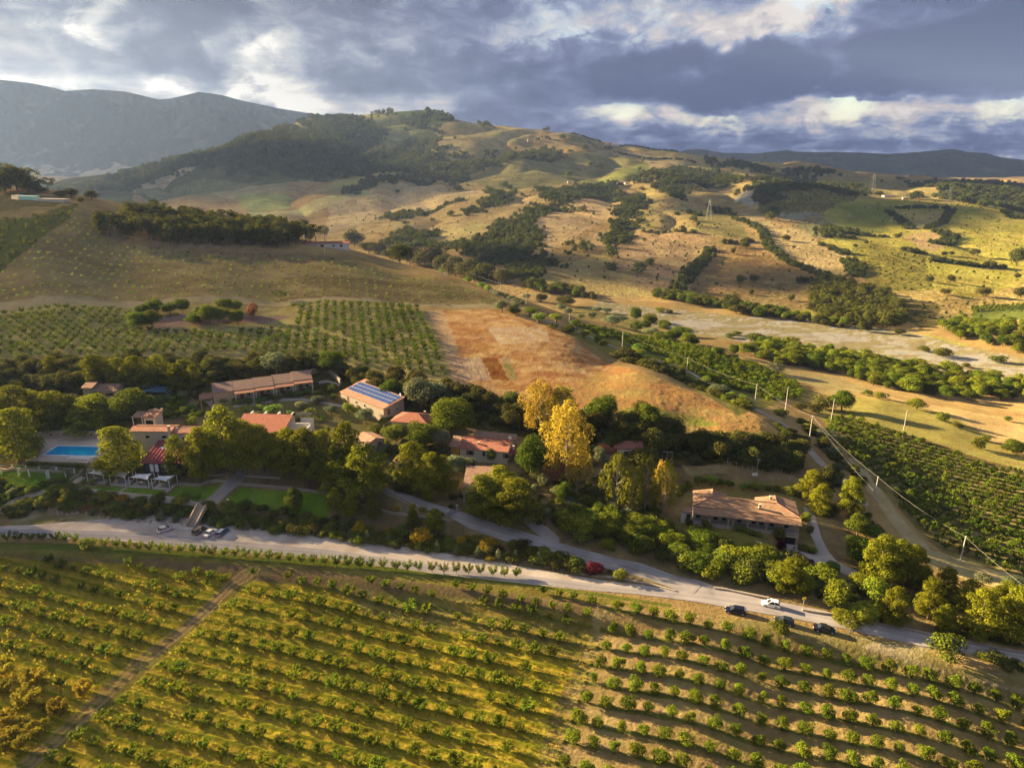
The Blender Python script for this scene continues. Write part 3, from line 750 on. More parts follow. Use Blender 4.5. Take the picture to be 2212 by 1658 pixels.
# ------------------------------------------------------------------ mountains beyond
def range_mesh(name, label, sky_line, base_v, y0, y1, s0, s1, nc, nr, c1, c2, c3, relief):
    sl = sorted((float(ray(u, v)[0]), float(ray(u, v)[1])) for u, v in sky_line)
    ss_ = np.linspace(s0, s1, nc)
    tr = np.interp(ss_, [a for a, b in sl], [b for a, b in sl])
    yr = np.linspace(0, 1, nr)
    yy = y0 + (y1 - y0) * yr
    yy[0] = y0 - 500
    q = sstep(yr, 0.0, .80)
    zr = CAM_Z + tr * y0 * 0 + tr * (y0 + (y1 - y0) * .8)      # ridge height at 80 % depth
    zb = -20.0
    Z = zb + (zr[None] - zb) * (q ** .85)[:, None] * np.where(yr > .8, 1 - (yr - .8) * 2.2, 1)[:, None]
    Y = np.repeat(yy[:, None], nc, 1); X = ss_[None] * Y
    n_ = fbm(X, Y, 900, 6, .55, 2.2); g_ = 1 - np.abs(fbm(X, Y, 700, 5, .55, 6.1)) * 2.4
    env = (np.sin(np.clip(yr / .8, 0, 1) * np.pi) ** .8)[:, None] + .06
    Z = Z + relief * (n_ * 1.0 + .8 * (np.clip(g_, 0, 1) - .4)) * env
    # the far slope must not hide behind its own foothills: keep below the surveyed skyline
    lim = CAM_Z + (tr[None] - .0006) * Y
    Z = np.minimum(Z, lim + 4 * fbm(X, Y, 120, 3))
    n2_ = fbm(X, Y, 260, 5, .6); n3_ = fbm(X + 999, Y, 800, 4, .6)
    k = sstep(n2_ + .5 * n3_, .0, .5)[..., None]
    C = np.asarray(c1) * (1 - k) + np.asarray(c2) * k
    low = (sstep(n2_ * .7 + .6 * n3_ - (yr[:, None] - .10) * 1.6, .12, .22))[..., None] * .6
    C = C * (1 - low) + np.asarray(c3) * low
    me_ = np_mesh(name, np.stack([X, Y, Z], -1).reshape(-1, 3), grid_faces(0, nr, nc), M_FAR, True, C.reshape(-1, 3))
    return tag(put(name, me_), kind='structure', label=label)
range_mesh('mountains', 'high wooded mountain ridge in bluish haze', [(-260,160),(0,172),(60,178),(120,190),(140,196),(200,192),(270,197),(300,204),(345,215),(370,212),(430,198),(480,205),(520,216),(600,233),(660,243),(700,248),(780,262),(900,300),(1000,320)],
           410, 4300, 7600, -.95, .02, 520, 260, (.025,.045,.03), (.10,.11,.06), (.42,.36,.22), 230)
range_mesh('mountains', 'low dark blue hills along the horizon', [(1250,345),(1380,326),(1440,323),(1465,328),(1485,322),(1510,321),(1560,329),(1630,331),(1700,324),(1730,328),(1800,328),(1860,329),(1920,332),(1980,328),(2060,321),(2090,328),(2130,330),(2160,339),(2212,345),(2400,350)],
           400, 4500, 7000, -.06, .95, 480, 160, (.025,.04,.04), (.055,.055,.045), (.12,.09,.06), 90)

# ------------------------------------------------------------------ draped sheets: road, lanes, paths
def road_mat(name, fine, amp=.10):
    mt, T = new_mat(name)
    at = T.n('ShaderNodeVertexColor', layer_name='tint')
    tc = T.n('ShaderNodeNewGeometry').outputs['Position']
    na = T.n('ShaderNodeTexNoise', ins={'Vector': tc, 'Scale': 1 / fine, 'Detail': 5.0, 'Roughness': .7}).outputs[0]
    nb = T.n('ShaderNodeTexNoise', ins={'Vector': tc, 'Scale': .12, 'Detail': 4.0, 'Roughness': .6}).outputs[0]
    f = T.m('ADD', 1.0, T.m('ADD', T.m('MULTIPLY', T.m('SUBTRACT', na, .5), amp * 2.5), T.m('MULTIPLY', T.m('SUBTRACT', nb, .5), amp * 4)))
    hs = T.n('ShaderNodeHueSaturation', ins={'Value': f, 'Color': at.outputs[0]})
    sh = T.n('ShaderNodeBsdfDiffuse', ins={'Color': hs.outputs[0], 'Roughness': 1.0})
    return finish(mt, T, sh.outputs[0])
M_ROAD = road_mat('worn_asphalt', .5)
def sheet(name, label, pts=None, line=None, width=0, c1=(.4, .36, .3), c2=(.35, .3, .25), lift=.05, mat=None, ragged=0.0, n=None, zpl=None, tracks=None):
    jit = ragged
    qx, qy = XG + (PX - XG) * jit, YG + (PY - YG) * jit
    if pts is not None:
        m = in_poly(qx, qy, world_poly(pts) if zpl is None else on_plane([p[0] for p in pts], [p[1] for p in pts], zpl))
    else:
        wp = world_poly(line)
        m = np.zeros(XG.shape, bool)
        bb = (XG > wp[:, 0].min() - 15) & (XG < wp[:, 0].max() + 15) & (YG > wp[:, 1].min() - 15) & (YG < wp[:, 1].max() + 15)
        m[bb] = line_dist(qx[bb], qy[bb], list(wp)) < width * .5
    fm = m[:-1, :-1] | m[1:, :-1] | m[:-1, 1:] | m[1:, 1:]
    r, c = np.nonzero(fm)
    ids = np.stack([r * NC + c, r * NC + c + 1, (r + 1) * NC + c + 1, (r + 1) * NC + c], -1)
    used, inv = np.unique(ids, return_inverse=True)
    f = inv.reshape(-1, 4)
    v = np.stack([XG.ravel()[used], YG.ravel()[used], ZG.ravel()[used] + lift], -1)
    edge = ~(m.ravel()[used])
    # rim vertices slide onto the surveyed outline, so the edge runs clean
    ev = v[edge, :2]; jv = np.stack([(PX - XG).ravel()[used][edge], (PY - YG).ravel()[used][edge]], -1) * jit
    q_ = ev + jv; best = np.full(len(q_), 1e9); tgt = q_.copy()
    if pts is not None:
        wpp = world_poly(pts) if zpl is None else on_plane([p[0] for p in pts], [p[1] for p in pts], zpl)
        segs = [(wpp[i_ - 1], wpp[i_]) for i_ in range(len(wpp))]
    else:
        segs = list(zip(wp[:-1], wp[1:]))
    for a_, b_ in segs:
        ab = b_ - a_; t_ = np.clip(((q_ - a_) @ ab) / max(ab @ ab, 1e-9), 0, 1)
        pr = a_ + t_[:, None] * ab; dd = np.linalg.norm(q_ - pr, axis=1)
        if pts is None:
            pr = pr + (q_ - pr) / (dd[:, None] + 1e-9) * width * .5
        k_ = dd < best
        best[k_] = dd[k_]; tgt[k_] = pr[k_]
    v[edge, :2] = tgt - jv
    v[edge, 2] = ground(v[edge, 0], v[edge, 1]) + lift * .6
    k = sstep((nB if n is None else n).ravel()[used], -.35, .35)[:, None]
    cc = np.asarray(c1) * (1 - k) + np.asarray(c2) * k
    if tracks is not None:
        dl = line_dist(v[:, 0], v[:, 1] + .25 * fbm(v[:, 0], v[:, 1], 14, 2), list(world_poly(tracks)))
        tk = np.exp(-((dl - .9) / .38) ** 2) + .8 * np.exp(-((dl - 3.0) / .4) ** 2)
        cc = cc * (1 + (.13 * tk - .10 * np.exp(-(dl / .35) ** 2) - .16 * sstep(nB.ravel()[used] + .05 * dl, .25, .5))[:, None])
    me_ = np_mesh(name, v, f, mat or M_ROAD, True, cc)
    return tag(put(name, me_), kind='structure', label=label)
sheet('gravel', 'pale gravel parking strip below the shrub bank', [(-300,1134),(0,1136),(90,1132),(200,1122),(290,1112),(340,1112),(430,1122),(560,1141),(700,1157),(900,1186),(1050,1210),(1200,1236),(1300,1253),(1400,1266),(1470,1277),(1400,1280),(1300,1278),(1100,1256),(940,1239),(700,1206),(480,1189),(250,1167),(0,1157),(-300,1152)],
      c1=(.58,.49,.40), c2=(.46,.37,.28), lift=.05, ragged=.45)
sheet('road', 'grey access road running below the farm', [(-300,1140),(0,1143),(250,1147),(480,1166),(700,1186),(940,1220),(1100,1238),(1300,1262),(1400,1270),(1469,1277),(1463,1245),(1504,1252),(1559,1270),(1642,1293),(1824,1328),(1984,1364),(2212,1410),(2600,1488),
      (2600,1512),(2212,1430),(1984,1394),(1824,1358),(1680,1330),(1504,1300),(1380,1284),(1300,1277),(1100,1254),(940,1237),(700,1204),(480,1187),(250,1163),(0,1153),(-300,1150)],
      c1=(.38,.335,.31), c2=(.335,.295,.275), lift=.10, ragged=.22, tracks=[(-200,1146),(250,1157),(480,1177),(700,1196),(940,1229),(1100,1246),(1300,1270),(1500,1288),(1650,1308),(1824,1343),(1984,1379),(2212,1420),(2400,1455)])
sheet('road', 'upper lane climbing from the gate to the road junction', [(806,1044),(860,1062),(930,1085),(1000,1107),(1100,1139),(1179,1162),(1239,1181),(1327,1205),(1383,1216),(1463,1245),(1520,1262),(1500,1285),(1469,1277),(1400,1252),(1351,1238),(1239,1210),(1099,1171),(1016,1142),(960,1112),(890,1092),(800,1054)],
      c1=(.36,.32,.29), c2=(.31,.275,.25), lift=.13, ragged=.25, tracks=[(803,1049),(870,1075),(930,1095),(1000,1122),(1090,1152),(1239,1196),(1351,1224),(1470,1262)])
sheet('path', 'pale side lane under the trees by the hedge', line=[(1144,1124),(1165,1140),(1195,1165)], width=3.4, c1=(.38,.33,.29), c2=(.33,.28,.24), lift=.16, ragged=.2)
sheet('path', 'stony farm lane along the power line', line=[(902,560),(960,590),(1068,632),(1178,692),(1322,747),(1428,781),(1490,803),(1560,845),(1613,873),(1645,890),(1700,922),(1740,962),(1775,1000),(1830,1046),(1862,1085)], width=3.6,
      c1=(.40,.34,.27), c2=(.33,.27,.20), lift=.06, ragged=.25)
sheet('path', 'sandy garden path curving up to the pool terrace', line=S('l', [(-100,1150),(0,1100),(110,1015),(220,960),(450,890),(700,850),(800,790),(890,735)]), width=2.2, c1=(.46,.38,.28), c2=(.40,.33,.24), lift=.06)
sheet('path', 'sandy path along the front of the shaded lawns', line=S('l', [(800,850),(1100,880),(1400,920),(1700,950),(2000,990),(2190,1015)]), width=1.7, c1=(.46,.38,.28), c2=(.40,.33,.24), lift=.08)
sheet('path', 'short path between the first and second lawn', line=S('l', [(1275,897),(1405,820)]), width=.9, c1=(.42,.35,.26), c2=(.38,.31,.23), lift=.10)
sheet('path', 'short path between the second and third lawn', line=S('l', [(1790,890),(1850,850)]), width=.9, c1=(.42,.35,.26), c2=(.38,.31,.23), lift=.10)
sheet('path', 'broad stone ramp between the lawns', S('d', [(1355,1190),(1440,1120),(1560,1020),(1600,945),(1665,945),(1610,1060),(1480,1180),(1440,1195)]), c1=(.34,.29,.24), c2=(.30,.26,.215), lift=.12)
sheet('path', 'pale path through the upper garden', line=S('e', [(-250,500),(0,487),(100,482),(240,505),(385,530)]), width=1.6, c1=(.44,.38,.32), c2=(.38,.33,.27), lift=.08)
sheet('path', 'pale path along the terraced rooms', line=S('d', [(1590,530),(1750,510),(1900,485),(1960,480)]), width=1.6, c1=(.44,.38,.32), c2=(.38,.33,.27), lift=.08)
sheet('pavement', 'crazy-paved drive at the farmhouse entrance', S('g', [(596,625),(640,610),(680,625),(700,640),(790,690),(818,672),(770,560),(720,380),(790,385),(815,480),(850,600),(900,690),(950,745),(1150,842),(1345,905),(1335,932),(1100,872),(900,792),(740,742),(620,700)]),
      c1=(.44,.38,.33), c2=(.38,.33,.285), lift=.08)
sheet('pavement', 'yard paving beside the middle cottages', S('e', [(640,880),(740,870),(760,905),(680,915)]), c1=(.42,.36,.30), c2=(.36,.31,.26), lift=.08)
sheet('pavement', 'courtyard of flagstones beside the terraced rooms', S('d', [(1385,500),(1440,490),(1500,555),(1450,560)]), c1=(.40,.35,.30), c2=(.34,.30,.26), lift=.08)
deck_px = S('l', [(255,470),(360,330),(420,300),(780,290),(1180,300),(1210,330),(1160,500),(1040,565),(960,572),(500,556),(290,545)])
sheet('pavement', 'pale paved sun deck around the swimming pool', deck_px, c1=(.52,.43,.35), c2=(.48,.39,.31), lift=.10, zpl=12.6)

# ------------------------------------------------------------------ foliage
def leaf_mat(name, dark, light, trans=.35, hue=.04, noise=1.2, tip=None, val=.30):
    mt, T = new_mat(name)
    oi = T.n('ShaderNodeObjectInfo').outputs['Random']
    tc = T.n('ShaderNodeNewGeometry')
    nz = T.n('ShaderNodeTexNoise', ins={'Vector': tc.outputs['Position'], 'Scale': noise, 'Detail': 2.0}).outputs[0]
    ra = tc.outputs['Random Per Island']
    k = T.m('ADD', T.m('MULTIPLY', T.m('SUBTRACT', nz, .5), 1.6), T.m('ADD', .2, T.m('MULTIPLY', ra, .6)))
    c = T.mix(T.m('MAXIMUM', T.m('MINIMUM', k, 1.0), 0.0), dark, light)
    hs = T.n('ShaderNodeHueSaturation', ins={'Hue': T.m('ADD', .5 - hue, T.m('MULTIPLY', oi, hue * 1.8)), 'Value': T.m('ADD', 1 - val, T.m('MULTIPLY', T.m('FRACT', T.m('MULTIPLY', oi, 7.31)), val * 2)), 'Color': c})
    d = T.n('ShaderNodeBsdfDiffuse', ins={'Color': hs.outputs[0]})
    t = T.n('ShaderNodeBsdfTranslucent', ins={'Color': hs.outputs[0]})
    mx = T.n('ShaderNodeMixShader', ins={0: trans, 1: d.outputs[0], 2: t.outputs[0]})
    return finish(mt, T, mx.outputs[0])
def flat_mat(name, col, rough=.85, spec=.2, noise=0.0, nscale=3.0, metal=0.0):
    mt, T = new_mat(name)
    c = col
    if noise:
        tc = T.n('ShaderNodeTexCoord').outputs['Object']
        nz = T.n('ShaderNodeTexNoise', ins={'Vector': tc, 'Scale': nscale, 'Detail': 5.0, 'Roughness': .65}).outputs[0]
        hs = T.n('ShaderNodeHueSaturation', ins={'Value': T.m('ADD', 1 - noise, T.m('MULTIPLY', nz, noise * 2)), 'Color': (*col, 1)})
        c = hs.outputs[0]
    p = T.n('ShaderNodeBsdfPrincipled', ins={'Base Color': c if not isinstance(c, tuple) else (*c, 1), 'Roughness': rough, 'Metallic': metal})
    p.inputs['Specular IOR Level'].default_value = spec
    return finish(mt, T, p.outputs[0])
L_PINE = leaf_mat('pine_needles', (.048,.068,.007), (.33,.32,.020), .42, .012)
L_PINEH = leaf_mat('dull_pine_needles', (.035,.045,.009), (.16,.155,.022), .3, .02)
L_BROAD = leaf_mat('evergreen_leaves', (.032,.055,.007), (.20,.24,.022), .34, .02)
L_DARK = leaf_mat('maquis_leaves', (.036,.042,.010), (.155,.15,.030), .3, .03)
L_EUC = leaf_mat('yellowing_leaves', (.28,.20,.02), (.58,.40,.05), .4, .015)
L_EUCG = leaf_mat('olive_gold_leaves', (.12,.13,.014), (.34,.30,.03), .4, .02)
L_OLIVE = leaf_mat('silvery_leaves', (.10,.12,.055), (.24,.25,.12), .3, .03)
L_CITRUS = leaf_mat('glossy_citrus_leaves', (.045,.078,.007), (.22,.26,.018), .38, .02, 2.0)
L_YOUNG = leaf_mat('young_fruit_leaves', (.05,.085,.008), (.21,.25,.018), .40, .02, 2.0)
L_RUST = leaf_mat('rust_tipped_leaves', (.10,.12,.012), (.48,.33,.035), .4, .02, 2.0)
L_LIME = leaf_mat('lime_leaves', (.10,.16,.02), (.24,.30,.04), .4, .03)
L_GOLD = leaf_mat('broom_flowers', (.14,.12,.01), (.50,.34,.02), .3, .02)
L_RED = leaf_mat('dark_red_leaves', (.05,.012,.018), (.14,.02,.035), .3, .01)
L_BUSH = leaf_mat('shrub_leaves', (.045,.065,.010), (.22,.235,.028), .34, .03)
L_FAR = leaf_mat('far_tree_leaves', (.030,.042,.010), (.12,.13,.030), .3, .03)
L_RIVER = leaf_mat('poplar_leaves', (.06,.09,.010), (.32,.34,.026), .38, .02)
L_DRY = leaf_mat('parched_leaves', (.24,.11,.05), (.38,.19,.09), .3, .02)
L_GRASS = leaf_mat('meadow_grass', (.17,.19,.018), (.46,.38,.045), .45, .03, .4)
BARK = flat_mat('bark', (.13, .10, .075), noise=.4)
BARKP = flat_mat('pale_bark', (.33, .28, .23), noise=.4)

def leaf_cloud(rng, blobs, leaf, cover=1.6, flat=.5, up=.25, aspect=1.0):
    """blobs (cx,cy,cz,rx,ry,rz) -> many small leaf-clump faces lying on the blobs"""
    Vs, n0 = [], 0
    for b in blobs:
        c = np.array(b[:3]); r = np.array(b[3:6])
        area = 4 * math.pi * ((r[0] * r[1]) ** 1.6 / 3 + (r[0] * r[2]) ** 1.6 / 3 + (r[1] * r[2]) ** 1.6 / 3) ** (1 / 1.6)
        k = max(8, int(area * cover / (leaf * leaf)))
        d = rng.normal(size=(k, 3)); d /= np.linalg.norm(d, axis=1)[:, None]
        d[:, 2] = np.where((d[:, 2] < -.4) & (rng.random(k) < .6), -d[:, 2], d[:, 2])
        p = c + d * r * rng.uniform(.72, 1.08, (k, 1))
        nn = d / r; nn /= np.linalg.norm(nn, axis=1)[:, None]
        nn = nn + rng.normal(size=(k, 3)) * flat; nn[:, 2] += up
        nn /= np.linalg.norm(nn, axis=1)[:, None]
        a = np.cross(nn, rng.normal(size=(k, 3))); a /= np.linalg.norm(a, axis=1)[:, None]
        bb = np.cross(nn, a)
        s = leaf * rng.uniform(.55, 1.15, (k, 1))
        q = np.stack([p - a * s * .5, p + bb * s * .45 * aspect, p + a * s * .62, p - bb * s * .4 * aspect], 1)
        Vs.append(q.reshape(-1, 3))
    V_ = np.concatenate(Vs)
    return V_, np.arange(len(V_)).reshape(-1, 4)
def tube(path, radii, n=6):
    path = np.asarray(path, float); vs = []; fs = []
    for i, p in enumerate(path):
        d = path[min(i + 1, len(path) - 1)] - path[max(i - 1, 0)]; d /= np.linalg.norm(d) + 1e-9
        a = np.cross(d, (0.3, 1, 0.1)); a /= np.linalg.norm(a); b = np.cross(d, a)
        for k in range(n):
            t = 2 * math.pi * k / n
            vs.append(p + radii[i] * (math.cos(t) * a + math.sin(t) * b))
    for i in range(len(path) - 1):
        for k in range(n):
            fs.append((i * n + k, i * n + (k + 1) % n, (i + 1) * n + (k + 1) % n, (i + 1) * n + k))
    return np.array(vs), np.array(fs)
def join_np(parts):
    vs = []; fs = []; n0 = 0
    for v, f in parts:
        vs.append(v); fs.append(f + n0); n0 += len(v)
    return np.concatenate(vs), np.concatenate(fs)

KINDS = {}      # kind -> list of (crown mesh, trunk mesh or None), unit height = real metres at scale 1
def kind(name, leafm, barkm, builder, nvar=3):
    out = []
    for i in range(nvar):
        rng = np.random.default_rng(hash_of(name) + i)
        blobs, leaf, cover, flat, up, trunk = builder(rng)
        v, f = leaf_cloud(rng, blobs, leaf, cover, flat, up)
        cm = np_mesh('crown', v, f, leafm)
        tm = None
        if trunk:
            tv, tf = join_np([tube(*t) for t in trunk]); tm = np_mesh('trunk', tv, tf, barkm)
        out.append((cm, tm))
    KINDS[name] = out
def hash_of(s):
    h = 7
    for ch in s: h = (h * 31 + ord(ch)) % 100003
    return h
def pine_b(H=10.0, Wd=7.5, base=.20, nb=42, leaf=.29, cone=.55, br=.135):
    def f(rng):
        bl = []; tr = []
        top = np.array([rng.uniform(-.5, .5), rng.uniform(-.5, .5), H * .93])
        tr.append(([(0, 0, -.6), (top[0] * .3, top[1] * .3, H * .4), tuple(top * .98)], [.24, .17, .05]))
        for k in range(nb):
            t = (k + rng.random()) / nb
            z = H * (base + (1 - base) * t)
            w = Wd * .5 * (1 - cone * t ** 1.4) * (.62 + .38 * min(1, t * 5 + .2))
            a = k * 2.4 + rng.uniform(-.5, .5); rr = w * rng.uniform(.35, .95) * (1 - .5 * (t > .9))
            r = H * br * rng.uniform(.65, 1.2) * (1 - .25 * t)
            c = (top[0] * t + rr * math.cos(a), top[1] * t + rr * math.sin(a), z - r * .3)
            bl.append((*c, r, r, r * .72))
            if k % 3 == 0:
                zz = z - rr * .45
                tr.append(([(top[0] * t * .6, top[1] * t * .6, zz), c], [.09, .03], 4))
        return bl, leaf, 1.5, .42, .30, tr
    return f
def round_b(H=7.0, Wd=7.5, trunk=.2, nb=15, leaf=.36, fat=.30, cover=1.3, sq=1.0):
    def f(rng):
        bl = []; tr = [([(0, 0, -.5), (0.1, 0, H * .35), (0.1, .1, H * .7)], [.22, .16, .05])]
        h0 = H * trunk
        for k in range(nb):
            d = rng.normal(size=3); d /= np.linalg.norm(d); d *= rng.uniform(.45, .72)
            c = np.array([d[0] * Wd * .5, d[1] * Wd * .5, h0 + (H - h0) * (.52 + .46 * d[2])])
            r = Wd * fat * rng.uniform(.6, 1.1)
            bl.append((*c, r, r, r * .8 * sq))
            if k % 4 == 0: tr.append(([(0.05, 0, H * .3), tuple(c)], [.1, .03], 4))
        bl.append((0, 0, h0 + (H - h0) * .45, Wd * .36, Wd * .36, (H - h0) * .42))
        return bl, leaf, cover, .55, .2, tr if trunk > .05 else None
    return f
def euc_b(H=19.0, Wd=12.0, nb=44, leaf=.5):
    def f(rng):
        bl = []; tr = [([(0, 0, -.6), (.3, .2, H * .3), (.2, -.3, H * .9)], [.42, .30, .07])]
        for k in range(nb):
            t = (k + rng.random()) / nb; z = H * (.22 + .78 * t)
            w = Wd * .5 * (.5 + .8 * math.sin(math.pi * min(t + .12, 1)) ** .8) * rng.uniform(.5, 1)
            a = k * 2.4 + rng.random(); r = Wd * .135 * rng.uniform(.7, 1.3)
            c = (w * math.cos(a), w * math.sin(a), z - r * .7)
            bl.append((*c, r, r, r * 1.35))
            if k % 2 == 0: tr.append(([(.25, 0, z * .72), (c[0] * .6, c[1] * .6, z * .9), c], [.13, .07, .03], 4))
        return bl, leaf, .95, .6, .1, tr
    return f
def vase_b(H=2.4, Wd=2.4, nb=10, leaf=.20, cover=1.0):
    def f(rng):
        bl = []; tr = [([(0, 0, -.2), (0, 0, H * .3)], [.06, .05], 5)]
        for k in range(nb):
            a = k * 2 * math.pi / nb + rng.uniform(-.4, .4); l = rng.uniform(.6, 1.05)
            tip = np.array([math.cos(a) * Wd * .5 * l, math.sin(a) * Wd * .5 * l, H * rng.uniform(.7, 1.0)])
            tr.append(([(0, 0, H * .25), tuple(tip)], [.04, .015], 4))
            for q in (.55, .8, 1.0):
                c = np.array([0, 0, H * .25]) * (1 - q) + tip * q
                r = .13 * Wd * rng.uniform(.7, 1.2)
                bl.append((*c, r, r, r * 1.5))
        bl.append((0, 0, H * .42, Wd * .2, Wd * .2, H * .2))
        return bl, leaf, cover, .7, .1, tr
    return f
def cone_b(H=3.6, Wd=1.7, leaf=.22):
    def f(rng):
        bl = [(rng.uniform(-.06, .06), rng.uniform(-.06, .06), H * t, Wd * .5 * w, Wd * .5 * w, H * .17) for t, w in ((.2, .75), (.32, 1.0), (.48, .9), (.64, .7), (.78, .48), (.9, .25))]
        return bl, leaf, 1.3, .5, .1, [([(0, 0, -.2), (0, 0, H * .6)], [.07, .03], 5)]
    return f
kind('pine', L_PINE, BARK, pine_b(), 4)
kind('hill_pine', L_PINEH, BARK, pine_b(9, 7, .28, 24, .5, .35, .16), 3)
kind('umbrella_pine', L_PINEH, BARK, pine_b(8, 8, .55, 16, .5, .25, .17), 2)
kind('oak', L_BROAD, BARK, round_b(7, 7.5, .16, 24, .28, .22), 4)
kind('holm_oak', L_DARK, BARK, round_b(6, 6.5, .12, 13, .42), 4)
kind('olive', L_OLIVE, BARK, round_b(5, 5, .28, 12, .34), 3)
kind('gold_eucalyptus', L_EUC, BARKP, euc_b(), 2)
kind('green_eucalyptus', L_EUCG, BARKP, euc_b(16, 9), 3)
kind('citrus', L_CITRUS, BARK, round_b(2.7, 2.9, .07, 11, .21, .24, 1.15), 4)
kind('young', L_YOUNG, BARK, vase_b(1.9, 2.1, 8, .26, 1.3), 4)
kind('verge', L_YOUNG, BARK, vase_b(2.7, 2.6, 9, .25, 1.0), 3)
kind('rusty', L_RUST, BARK, vase_b(3.4, 4.0, 13, .28, 1.25), 3)
L_ORCH = leaf_mat('orchard_leaves', (.035,.065,.007), (.15,.19,.016), .36, .02, 2.0)
kind('orchard', L_ORCH, BARK, vase_b(3.0, 3.4, 7, .42, 1.1), 3)
kind('row_tree', L_CITRUS, BARK, round_b(2.4, 2.8, .05, 7, .38, .25, 1.0), 3)
kind('sapling', L_LIME, BARK, vase_b(1.5, 1.4, 5, .36, 1.1), 2)
kind('lime_bush', L_LIME, BARK, round_b(3.0, 3.2, .22, 9, .26, .26, 1.1), 3)
kind('broom', L_GOLD, BARK, round_b(2.2, 2.6, .0, 9, .22, .27, 1.2), 2)
kind('cone', L_OLIVE, BARK, cone_b(), 3)
kind('bush', L_BUSH, BARK, round_b(2.4, 3.4, .0, 9, .28, .28, 1.2, .8), 4)
kind('maquis', L_DARK, BARK, round_b(4.2, 5.6, .0, 10, .42, .29, 1.15, .8), 4)
kind('red_bush', L_RED, BARK, round_b(2.6, 3.2, .0, 9, .24, .27, 1.2), 1)
kind('poplar', L_RIVER, BARK, round_b(7.5, 6.5, .10, 17, .38, .22, 1.2, 1.15), 4)
kind('far', L_FAR, BARK, round_b(7, 7.5, .0, 6, 1.15, .34, 1.0, 1.0), 4)
kind('dry', L_DRY, BARK, round_b(7, 6.5, .15, 12, .42), 1)

JOINED = {}
def place_tree(o_name, kindname, x, y, h, w, label, cat, group=None, parts=True, rng=random, lean=0.0, z=None):
    """h, w: height and crown width in metres relative to the kind's own size"""
    var = KINDS[kindname][rng.randrange(len(KINDS[kindname]))]
    cm, tm = var
    if 'dim' not in cm:
        co = np.empty(len(cm.vertices) * 3, np.float32); cm.vertices.foreach_get('co', co); co = co.reshape(-1, 3)
        cm['dim'] = (float(np.ptp(co[:, 0])), float(co[:, 2].max()))
    z = float(ground(x, y)) if z is None else z
    sx = w * 1.12 / cm['dim'][0]; sz = h * 1.05 / cm['dim'][1]
    if parts and tm is not None:
        r = bpy.data.objects.new(o_name, None); COL.objects.link(r)
        r.empty_display_size = .3
        c = bpy.data.objects.new('crown', cm); COL.objects.link(c); c.parent = r
        t = bpy.data.objects.new('trunk', tm); COL.objects.link(t); t.parent = r
    else:
        if tm is not None and 'joined' not in cm:
            def arr(me_):
                v = np.empty(len(me_.vertices) * 3, np.float32); me_.vertices.foreach_get('co', v)
                f = np.empty(len(me_.loops), np.int32); me_.loops.foreach_get('vertex_index', f)
                return v.reshape(-1, 3), f.reshape(-1, 4)
            (v1, f1), (v2, f2) = arr(cm), arr(tm)
            jm = np_mesh(o_name, np.concatenate([v1, v2]), np.concatenate([f1, f2 + len(v1)]), mats=[cm.materials[0], tm.materials[0]], mat_idx=[0] * len(f1) + [1] * len(f2))
            cm['joined'] = jm.name; JOINED[cm.name] = jm
        r = bpy.data.objects.new(o_name, JOINED.get(cm.name, cm)); COL.objects.link(r)
    r.location = (x, y, z - .05)
    r.rotation_euler = (rng.uniform(-lean, lean), rng.uniform(-lean, lean), rng.uniform(0, 6.283))
    r.scale = (sx, sx, sz)
    tag(r, label, cat, group)
    return r
def m_per_px(u, v):
    p = hit(u, v)[0]
    return p, depth_of(p[0], p[1], p[2]) / FPX

